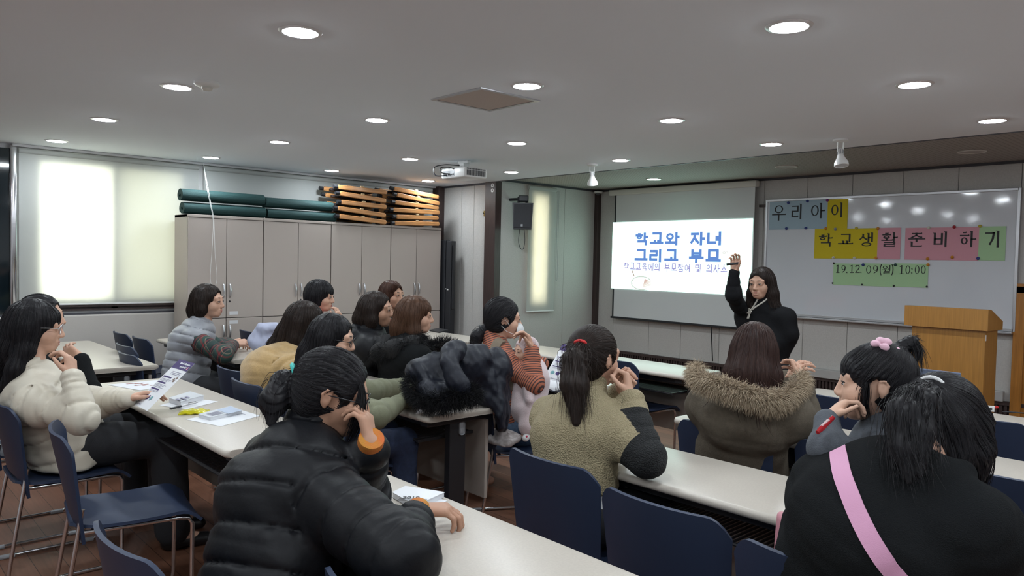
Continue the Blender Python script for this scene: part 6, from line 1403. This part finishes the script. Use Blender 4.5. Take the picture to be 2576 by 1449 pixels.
S = Soft(.02); S.ell(g.p(0, -.02, .02), np.array([.10, .115, .11])*g.hs, g.M, .02); S.ell(g.p(.09, -.03, .08), np.array([.035, .03, .05])*g.hs, g.M, .02); S.ell(g.p(-.09, -.03, .08), np.array([.035, .03, .05])*g.hs, g.M, .02); S.ell(g.p(0, .11, -.02), np.array([.07, .08, .09])*g.hs, g.M, .01, 1); S.mesh('hood', .005, m_bab, g.t); face_parts(g.C, g.M, g.hs, g.t)
S = Soft(.015); a_ = g.ank['R']; S.cap(a_+g.U*.03, a_-g.U*.02, .024, .025, .01); S.cap(a_-g.U*.02, at(1322, 1103, d=4.03), .025, .018, .01); S.mesh('sock', .004, mat('sock_white', (.62, .6, .6), .9), g.t)
for px_, py_ in ((1325, 1098), (1336, 1090), (1330, 1080)):
    q_ = march(S, px_, py_, d0=3.5)
    if q_ is None: continue
    b = MB(); b.sphere(tuple(q_-np.array(g.t.location)), .006, 10); b.build('sock_spot', mat('spot_red', (.5, .03, .08), .7), g.t, smooth=True)
# floral blanket on her chair
S = Soft(.02); S.slab(at(1250, 1095, d=4.05), at(1290, 1110, d=4.0), (.09, .03), (.10, .02), f.F, .02); S.cap(at(1235, 1115, d=4.08), at(1262, 1090, d=4.02), .03, .035, .02); S.disp.append(lambda P, F: F+.006*wob(P, 40.0))
t = empty('blanket', at(1262, 1105, d=4.05), 0, 'pale floral blanket bunched on the chair of the striped-top woman', 'blanket'); S.mesh('cloth', .006, mat('floral_cloth', (.34, .29, .28), .9, var=.5, vscale=38, col2=(.42, .38, .37)), t)
# ---- woman in the black puffer jacket, nearest on the left
C_ = at(838, 985, d=2.12); wr_ = at(1052, 1282, z=.79); wl_ = at(932, 1116, d=2.02)
f = Person('woman with a ponytail and teal hair tie in a black quilted puffer jacket', (-1.80, 0.82, .57), C_, -0.12, hyaw=-0.58, hpitch=0.30, hunch=.0, s=1.0, shoulder=.15, skin=SKIN_T,
    arms={'R': arm(at(1012, 1400, z=.80), wr_, ad(wr_, at(1122, 1284, z=.785)), (0, 0, -1), curl=(.75, .8, .85, .9), thumb=.2, hs=.9), 'L': arm(at(905, 1255, d=2.2), wl_, ad(wl_, at(918, 1050, d=2.04)), -R_DIR+CF*.3, curl=(.8, .9, 1.0, 1.1), hs=.82)})
PUF = f; f.body(0.0035); face_parts(f.C, f.M, f.hs, f.t); glasses(f)
f.top_(m_blackp, 0.052, 'puffer_jacket', h=0.0065, quilt=(0.098, 0.013), fold=.006, collar=.05, w=1.12, sleeve=.046, g2=.024, to={'R': .66, 'L': .86}, skirt=.2, k=.04)
for k_, a_, b__ in (('R', .66, 1.0), ('L', .93, 1.09)):
    _, e_, w_ = f.armpts(k_); o_ = np.array(f.t.location); B_ = MB(); B_.tube([tuple(e_+(w_-e_)*(a_+(b__-a_)*i/6)-o_) for i in range(7)], [.034+.0015*(i % 2) for i in range(7)], 24); B_.build('inner_cuff', mat('orange_yellow_knit', (.62, .34, .03), .8, var=.35, vscale=14, col2=(.60, .10, .03), bump=.3, bscale=300), f.t, smooth=True)
f.trousers(m_dtr); f.shoes(m_shoe)
tie_ = at(752, 950, d=2.13)
tl = [tie_, at(715, 965, d=2.12), at(690, 1010, d=2.08), at(682, 1062, d=2.05)]
f.hair(H_BLACK, 'tied', h=.004, n=2200, w=.0009, tie=tie_, tail=[(tl, [.022, .038, .040, .012])], loose=[(tl, .017, 600, .0008, .006), ([f.p(.05, .07, .05), f.p(.07, .085, -.01), f.p(.065, .085, -.08), f.p(.06, .075, -.13)], .010, 120, .0008, .006), ([tie_, tl[1], tl[2]], .012, 60, .0007, .006)]); hair_tie(f, tie_+ad(tie_, tl[1])*.004, ad(tie_, tl[1]), .041, .0065, mat('teal_elastic', (.03, .42, .38), .6))
# ---- woman in beige and black fleece
C_ = at(1495, 897, d=2.88); wr_ = at(1585, 1000, d=2.80)
f = Person('woman with a ponytail and red hair tie in a beige fleece with black sleeves', (-1.84, 2.02, .56), C_, -0.05, hyaw=look(C_, PRES)-0.30, hpitch=0.05, s=1.0, shoulder=.175,
    arms={'R': arm(at(1628, 1158, z=.80), wr_, ad(wr_, at(1572, 925, d=2.85)), -R_DIR+CF*.3, curl=(1.3, 1.3, 1.3, 1.3), thumb=.8), 'L': arm((-2.0, 2.38, .80), at(1560, 985, d=2.98), ad(at(1560, 985, d=2.98), at(1562, 935, d=2.92)), R_DIR, curl=(1.3, 1.3, 1.3, 1.3), thumb=.8)})
f.body(0.0035); face_parts(f.C, f.M, f.hs, f.t)
f.top_(m_fleece, 0.032, 'fleece_jacket', h=0.007, fold=.005, collar=.045, sleeve=.024, to=.90, w=1.10, hem=.66)
S = Soft(.02); S.slab(f.P-f.U*.02, f.P+f.ax*.12, (.168, .115), (.165, .118), f.R, .02); S.disp.append(lambda P, F: F+.004*wob(P, 22.0)); S.mesh('white_undershirt', .01, mat('white_cotton', (.6, .6, .6), .9), f.t)
f.trousers(m_dtr, .014); f.shoes(m_shoe)
tie_ = at(1462, 872, d=2.80)
tl = [tie_, at(1447, 905, d=2.74), at(1446, 970, d=2.70), at(1450, 1062, d=2.66)]
f.hair(H_DARK, 'tied', h=.004, n=1800, w=.0011, tie=tie_, tail=[(tl, [.018, .044, .052, .016])], loose=[(tl, .026, 800, .0009, .018), ([tie_, at(1432, 960, d=2.72), at(1418, 1010, d=2.70)], .012, 60, .001, .02), ([tie_, at(1455, 1000, d=2.7), at(1452, 1062, d=2.68)], .012, 80, .001, .012)]); hair_tie(f, tie_, ad(tie_, tl[1]), .028, .006, mat('red_elastic', (.55, .02, .02), .6))
# ---- presenter
C_ = at(1915, 712, d=5.4); wr_ = at(1847, 684, d=5.28)
f = Person('presenter standing in loose black clothes with a white necklace, arm raised with a marker', (C_[0]+.03, C_[1]+.05, .80), C_, PI-0.05, hyaw=PI+0.05, hpitch=0.10, s=.95, legs='stand',
    arms={'R': arm(at(1843, 742, d=5.30), wr_, ad(wr_, at(1850, 655, d=5.28)), (0.2, -1, 0), curl=(.7, .8, .9, 1.0), thumb=.6), 'L': arm(at(1962, 822, d=5.42), at(1945, 885, d=5.25), (.0, -.5, -.8), (-1, 0, 0))})
PRE = f; f.body(0.0035); face_parts(f.C, f.M, f.hs, f.t, open_mouth=True)
def pon(S): S.slab(f.top-f.U*.08, f.P+f.U*.12, (.19, .10), (.20, .13), f.R, .05); S.cap(f.sh['L'], f.P+f.R*-.17+f.U*.2, .05, .07, .05); S.cap(f.sh['R'], f.P+f.R*.17+f.U*.25, .05, .06, .06)
f.top_(m_knit, 0.016, 'black_poncho_top', h=0.007, collar=.055, fold=.007, sleeve=.014, extra=pon, to=.95); f.trousers(m_dtr, h=.012); f.shoes(m_shoe)
f.hair(H_DARK, 'long', h=.004, n=1500, w=.0014, part=.02, locks=[([f.p(0, -.05, 0), f.p(0, -.07, -.1), f.p(0, -.08, -.22)], [.076, .08, .06]), ([f.p(.062, -.01, .02), f.p(.075, .005, -.08), f.p(.085, .02, -.18), f.p(.085, .03, -.25)], [.03, .032, .03, .015]), ([f.p(-.06, -.02, .02), f.p(-.078, -.02, -.08), f.p(-.095, -.02, -.2), f.p(-.10, -.01, -.30)], [.036, .042, .046, .02])], loose=[([f.p(-.08, -.0, -.1), f.p(-.10, .0, -.22), f.p(-.12, .0, -.34)], .025, 160, .0013, .02), ([f.p(.08, .02, -.1), f.p(.09, .04, -.2), f.p(.09, .05, -.27)], .014, 80, .0012, .012)])
o_ = np.array(f.t.location); m_pearl = mat('pearl_white', (.62, .60, .54), .35)
mk = lambda L: [q for q in (march(f.cloth, *p, d0=4, d1=6) for p in L) if q is not None]
nk = mk(((1912, 742), (1905, 756), (1898, 768), (1891, 778))); nk2 = mk(((1930, 752), (1917, 762), (1903, 771), (1892, 779)))
b = MB()
for c_ in (nk, nk2):
    cc = bez(c_, 7)
    for p in cc: b.sphere(tuple(p-o_+np.array([0, -.004, 0])), .0065, 8)
b.build('necklace', m_pearl, f.t, smooth=True)
q_ = march(f.cloth, 1885, 783, d0=4, d1=6); b = MB(); b.sphere(tuple(q_-o_), .016, 14, (1, .5, 1))
for k in range(8): b.sphere(tuple(q_-o_+np.array([.017*math.cos(k*PI/4), -.006, .017*math.sin(k*PI/4)])), .006, 8)
for k in range(4): b.tube([tuple(q_-o_+np.array([0.002*k, -.004, -.015])), tuple(march(f.cloth, 1880+1.5*k, 801, d0=4, d1=6)-o_+np.array([0, -.004, 0]))], .003, 6)
b.build('pendant', m_pearl, f.t, smooth=True)
a_ = at(1828, 665, d=5.24); b_ = at(1863, 662, d=5.24); t = empty('marker_pen', (a_+b_)/2, 0, 'black marker pen in the raised hand of the presenter', 'marker'); v = (b_-a_)/2
b = MB(); b.tube([tuple(-v), tuple(v*.45)], .0085, 12); b.build('barrel', m_black, t, smooth=True); b = MB(); b.tube([tuple(v*.45), tuple(v)], .0092, 12); b.build('cap', m_black, t, smooth=True)
# ---- woman in the fur-hooded coat
C_ = at(1898, 882, d=3.22); wr_ = at(2012, 965, d=3.30)
f = Person('woman with long dark hair in olive-brown coat with brown fur hood', (-1.74, 2.98, .56), C_, 0.25, hyaw=0.42, hpitch=0.10, s=1.0, shoulder=.18, hunch=.03,
    arms={'R': arm(at(2022, 1062, d=3.28), wr_, ad(wr_, at(2002, 925, d=3.38)), -R_DIR, curl=(1.0, 1.05, 1.1, 1.2), thumb=.5), 'L': arm((-1.98, 3.28, .80), at(1985, 955, d=3.5), ad(at(1985, 955, d=3.5), at(2005, 925, d=3.45)), R_DIR, curl=(1, 1, 1, 1.1))})
def hd(S): S.slab(f.N-f.F*.06-f.U*.02, f.chest-f.F*.10+f.U*.02, (.17, .06), (.11, .045), f.R, .04)
f.body(0.005); face_parts(f.C, f.M, f.hs, f.t); f.top_(m_coat, 0.042, 'wool_coat', h=0.008, fold=.008, extra=hd, w=1.1, sleeve=.036, skirt=.35, to=.92, g2=.03); f.trousers(m_dtr, h=.012); f.shoes(m_shoe)
rp = [at(1752, 925, d=3.20), at(1768, 955, d=3.10), at(1830, 975, d=3.02), at(1900, 1000, d=2.98), at(1955, 1005, d=3.0), at(2000, 975, d=3.08), at(2015, 945, d=3.2)]
S = Soft(.03); S.chain(rp, [.022, .028, .030, .032, .031, .027, .018], .03); m_fb = mat('brown_fur_base', (.12, .085, .055), .95); S.mesh('fur_trim_base', .007, m_fb, f.t)
m_fur = hair_mat('brown_fur', (.17, .115, .07), (.72, .60, .45), .8)
fur('fur_trim', rp, [p-f.chest-f.U*.1 for p in rp], [.024, .030, .032, .034, .033, .029, .02], 8000, .040, m_fur, f.t, .0007, drop=.5)
f.hair(H_RED, 'long', h=.0045, n=2200, w=.0012, puff=.002, locks=[([f.p(0, -.05, 0), f.p(0, -.085, -.10), f.p(0, -.10, -.20), f.p(0, -.11, -.24)], [.080, .085, .080, .055]), ([f.p(.06, -.02, 0), f.p(.075, -.04, -.1), f.p(.085, -.07, -.2)], [.036, .042, .036]), ([f.p(-.06, -.02, 0), f.p(-.075, -.04, -.1), f.p(-.085, -.07, -.2)], [.036, .042, .036])], loose=[([f.p(0, -.1, -.1), f.p(0, -.13, -.2), f.p(0.02, -.15, -.28)], .05, 500, .0012, .018), ([f.p(.07, -.06, -.1), f.p(.09, -.1, -.2), f.p(.1, -.12, -.27)], .02, 120, .0011, .02), ([f.p(-.07, -.06, -.1), f.p(-.09, -.09, -.19), f.p(-.11, -.09, -.24)], .02, 100, .0011, .02)])
# ---- woman with the pink strap
C_ = at(2374, 1066, d=1.82); 
f = Person('woman with long high ponytail in black coat, pink bag strap across her back', (-0.78, 1.84, .58), C_, -0.10, hyaw=-0.42, hpitch=0.38, hunch=.05, s=.98, shoulder=.165, neck=at(2305, 1170, d=1.73),
    arms={'R': arm(at(2470, 1400, d=1.72), at(2610, 1425, d=1.90), (.6, .6, -.1), (0, 0, -1)), 'L': arm(at(2060, 1330, d=1.90), (-.98, 2.16, .82), (.6, .5, .3), (.5, 0, .5))})
STR = f; f.body(0.004); face_parts(f.C, f.M, f.hs, f.t)
S_c = f.top_(m_blackc, 0.045, 'black_coat', h=0.006, fold=.006, w=1.08, sleeve=.042, skirt=.3, to=.95, g2=.035, k=.04, extra=lambda S: S.chain([f.N+f.R*.09+f.F*.02, f.N-f.F*.075+f.R*.05-f.U*.01, f.N-f.F*.075-f.R*.05-f.U*.01, f.N-f.R*.09+f.F*.02], [.03, .034, .034, .03], .02)); f.trousers(m_dtr); f.shoes(m_shoe)
strap(f.cloth, 'pink_strap', [(2150, 1085), (2118, 1098), (2108, 1130), (2118, 1190), (2138, 1245), (2170, 1320), (2210, 1390), (2262, 1460)], .040, mat('pink_webbing', (.62, .31, .47), .65, bump=.2, bscale=600), f.t, .003, d0=.8, d1=3)
tie_ = at(2345, 984, d=1.79); tl = [tie_, at(2298, 1000, d=1.73), at(2275, 1040, d=1.68), at(2272, 1130, d=1.64), at(2290, 1215, d=1.60)]
tl2 = [tie_, at(2320, 1010, d=1.70), at(2310, 1090, d=1.66), at(2310, 1190, d=1.61)]
f.hair(H_BLACK, 'updo', h=.004, n=2200, w=.0009, tie=tie_, tail=[(tl, [.018, .030, .034, .030, .006]), (tl2, [.018, .030, .034, .012])], loose=[(tl, .018, 600, .0009, .018), (tl2, .018, 500, .0009, .020), ([f.p(.06, .06, .03), f.p(.07, .085, -.05), f.p(.06, .10, -.12), f.p(.05, .12, -.18)], .010, 150, .0008, .012)], locks=[([f.p(.055, .02, .0), f.p(.070, .03, -.05), f.p(.062, .05, -.10)], [.036, .034, .016]), ([f.p(.045, .03, -.04), f.p(.055, .05, -.09), f.p(.045, .075, -.15)], [.034, .036, .02]), ([f.p(.058, -.035, -.01), f.p(.064, -.02, -.07), f.p(.045, .01, -.12)], [.036, .036, .022]), ([f.p(.05, .05, .03), f.p(.068, .06, -.03), f.p(.062, .07, -.08)], [.03, .024, .01])])
hair_tie(f, tie_+ad(tie_, tl[1])*.004, ad(tie_, tl[1]), .034, .005, mat('white_elastic', (.62, .62, .62), .6))
# pink bag at her left hip
c_ = at(1985, 1385, d=1.95); t = empty('shoulder_bag', c_, 0, 'pink shoulder bag just showing left of the black coat', 'bag'); S = Soft(.02); S.slab(c_-np.array([0, 0, .06]), c_+np.array([0, 0, .07]), (.025, .09), (.02, .08), CR, .02); S.mesh('pouch', .006, mat('pink_leather', (.58, .25, .30), .5), t)
# ---- toddler
C_ = at(2200, 962, d=2.0); wl_ = at(2080, 1052, d=1.93)
f = Person('toddler with a fountain ponytail and pink bow in a grey coat, biting a hand', at(2205, 1230, d=2.06), C_, 2.0, hyaw=2.12, hpitch=0.02, s=.60, hs=.88, shoulder=.19, skin=SKIN_C, legs={'R': ((-1.02, 1.95, .62), (-1.12, 2.02, .40)), 'L': ((-1.0, 1.86, .62), (-1.1, 1.88, .40))},
    arms={'L': arm(at(2078, 1128, d=1.86), wl_, ad(wl_, at(2118, 1020, d=1.94)), (.5, .6, .1), curl=(1.0, 1.1, 1.15, 1.2), hs=1.12, thumb=.3), 'R': arm(at(2120, 1160, d=2.15), at(2100, 1130, d=2.05))}, cat='child')
CHI = f; f.body(.003, young=True); face_parts(f.C, f.M, f.hs, f.t)
f.top_(m_grey, 0.036, 'grey_coat', h=.006, collar=.02, fold=.004, sleeve=.014, to=.88, g2=.016); f.trousers(m_dtr, h=.01)
S = Soft(.01); S.chain([f.N+f.R*.05+f.F*.03, f.N-f.F*.05+f.R*.03, f.N-f.F*.05-f.R*.03, f.N-f.R*.05+f.F*.03], [.014]*4, .01); S.mesh('blouse_collar', .004, mat('floral_collar', (.5, .42, .40), .9, var=.4, vscale=60), f.t)
tie_ = at(2250, 892, d=2.0); tl = [tie_, at(2272, 872, d=2.0), at(2292, 862, d=2.0), at(2308, 885, d=1.98), at(2312, 930, d=1.96)]
f.hair(H_BLACK, 'tied', h=.0035, n=1800, w=.0009, tie=tie_, bangs=.035, tail=[(tl[:4], [.013, .017, .016, .006])], loose=[(tl, .007, 320, .0009, .009), ([tie_, at(2275, 868, d=2.0), at(2300, 850, d=2.0), at(2318, 856, d=2.0)], .005, 70, .0008, .006), ([f.p(-.07, .03, .02), f.p(-.074, .04, -.04), f.p(-.07, .035, -.10)], .007, 90, .0008, .006)], earcut=1.15)
hair_tie(f, tie_, ad(tie_, tl[1]), .014, .006, mat('magenta_elastic', (.5, .02, .15), .5))
S = Soft(.012); c_ = at(2226, 877, d=1.97)
for k in range(7): a_ = k*.9; S.ell(c_+np.array([.020*math.cos(a_), .012*math.sin(a_*1.7), .014*math.sin(a_)])+CR*(.006*k-.020)+np.array([0, 0, .006]), np.array([.013, .011, .010]), None, .003)
S.ell(at(2262, 900, d=1.99), np.array([.014, .012, .008]), None, .006); S.disp.append(lambda P, F: F+.0025*wob(P, 120.0)); S.mesh('hair_bow', .0018, mat('pink_tulle', (.68, .40, .50), .7, sheen=.5), f.t)
a_ = at(2094, 1052, d=1.845); b_ = at(2056, 1088, d=1.82); t = empty('red_pen', a_, 0, 'translucent red pen in the fist of the toddler', 'pen'); v = b_-a_
m_rp = mat('red_translucent', (.55, .03, .04), .12, trans=.4); b = MB(); b.tube([tuple(-v*.05), tuple(v*.75), tuple(v)], [.0055, .0068, .005], 12); b.build('barrel', m_rp, t, smooth=True); b = MB(); b.tube([tuple(v*.25+np.array([0, 0, .004])), tuple(v*.7+np.array([0, 0, .004]))], .0042, 8); b.build('label_strip', mat('pen_label', (.55, .4, .4), .4), t, smooth=True)
# ---------------------------------------------------------------- coats left lying about
T0 = at(1100, 1000, z=.80); m_nav = mat('navy_black_nylon', (.008, .010, .018), .5, spec=.3, bump=.2, bscale=80)
t = empty('winter_coat', (T0[0], T0[1], TZ), 0, 'black puffer coat with fur hood heaped over the table end and a chair back', 'coat')
S = Soft(.03)
S.ell(at(1090, 938, d=3.78), np.array([.13, .14, .10]), None, .03); S.ell(at(1110, 985, d=3.66), np.array([.12, .13, .075]), None, .03)
S.slab(at(1165, 925, d=3.80), at(1250, 925, d=3.98), (.12, .09), (.10, .08), (0, 0, 1), .04); S.slab(at(1255, 930, d=3.95), at(1262, 1075, d=3.90), (.10, .05), (.11, .035), CF, .04); S.slab(at(1215, 950, d=3.85), at(1225, 1000, d=3.84), (.07, .05), (.05, .04), CR, .04)
S.chain(bez([at(1145, 880, d=3.72), at(1128, 905, d=3.62), at(1140, 945, d=3.58), at(1160, 985, d=3.60)], 3), [.045]*10, .012)
S.plane((0, 0, TZ+.002), (0, 0, -1), at(1060, 1100, d=3.3)-.5, np.array([-2.9, 2.50, 1.6]), .006)
S.disp.append(lambda P, F: F+.013*wob(P, 19.0)+.007*wob(P, 41.0, 3.0)+.003*wob(P, 90.0, 1.0)); S.mesh('shell', .006, m_nav, t)
fp = [at(1040, 955, d=3.72), at(1055, 990, d=3.62), at(1085, 1005, d=3.58), at(1120, 1005, d=3.56), at(1160, 995, d=3.58), at(1195, 985, d=3.64)]
fur('fur_trim', fp, [p-at(1110, 960, d=3.85) for p in fp], .045, 4600, .042, m_bfur, t, .0008, drop=.25)
fp2 = [at(1080, 880, d=3.80), at(1120, 870, d=3.85), at(1160, 890, d=3.9), at(1190, 900, d=3.92)]
fur('fur_trim', fp2, [np.array([0, 0, 1.0])]*4, .03, 1500, .038, m_bfur, t, .0008, drop=.1)
c_ = at(668, 845, d=5.75); t = empty('lavender_jacket', c_, 0, 'pale lavender jacket draped over a chair back before the cabinets', 'jacket'); S = Soft(.03); S.slab(at(680, 835, d=5.75), at(655, 870, d=5.7), (.11, .05), (.13, .05), CR, .03); S.ell(at(682, 826, d=5.75), np.array([.10, .08, .05]), None, .03); S.disp.append(lambda P, F: F+.012*wob(P, 24.0)+.007*np.maximum(0, np.sin(P[..., 0]*70+2.5*wob(P, 14.0)))+.003*wob(P, 60.0)); S.mesh('shell', .007, mat('lavender_nylon', (.36, .38, .50), .7), t)
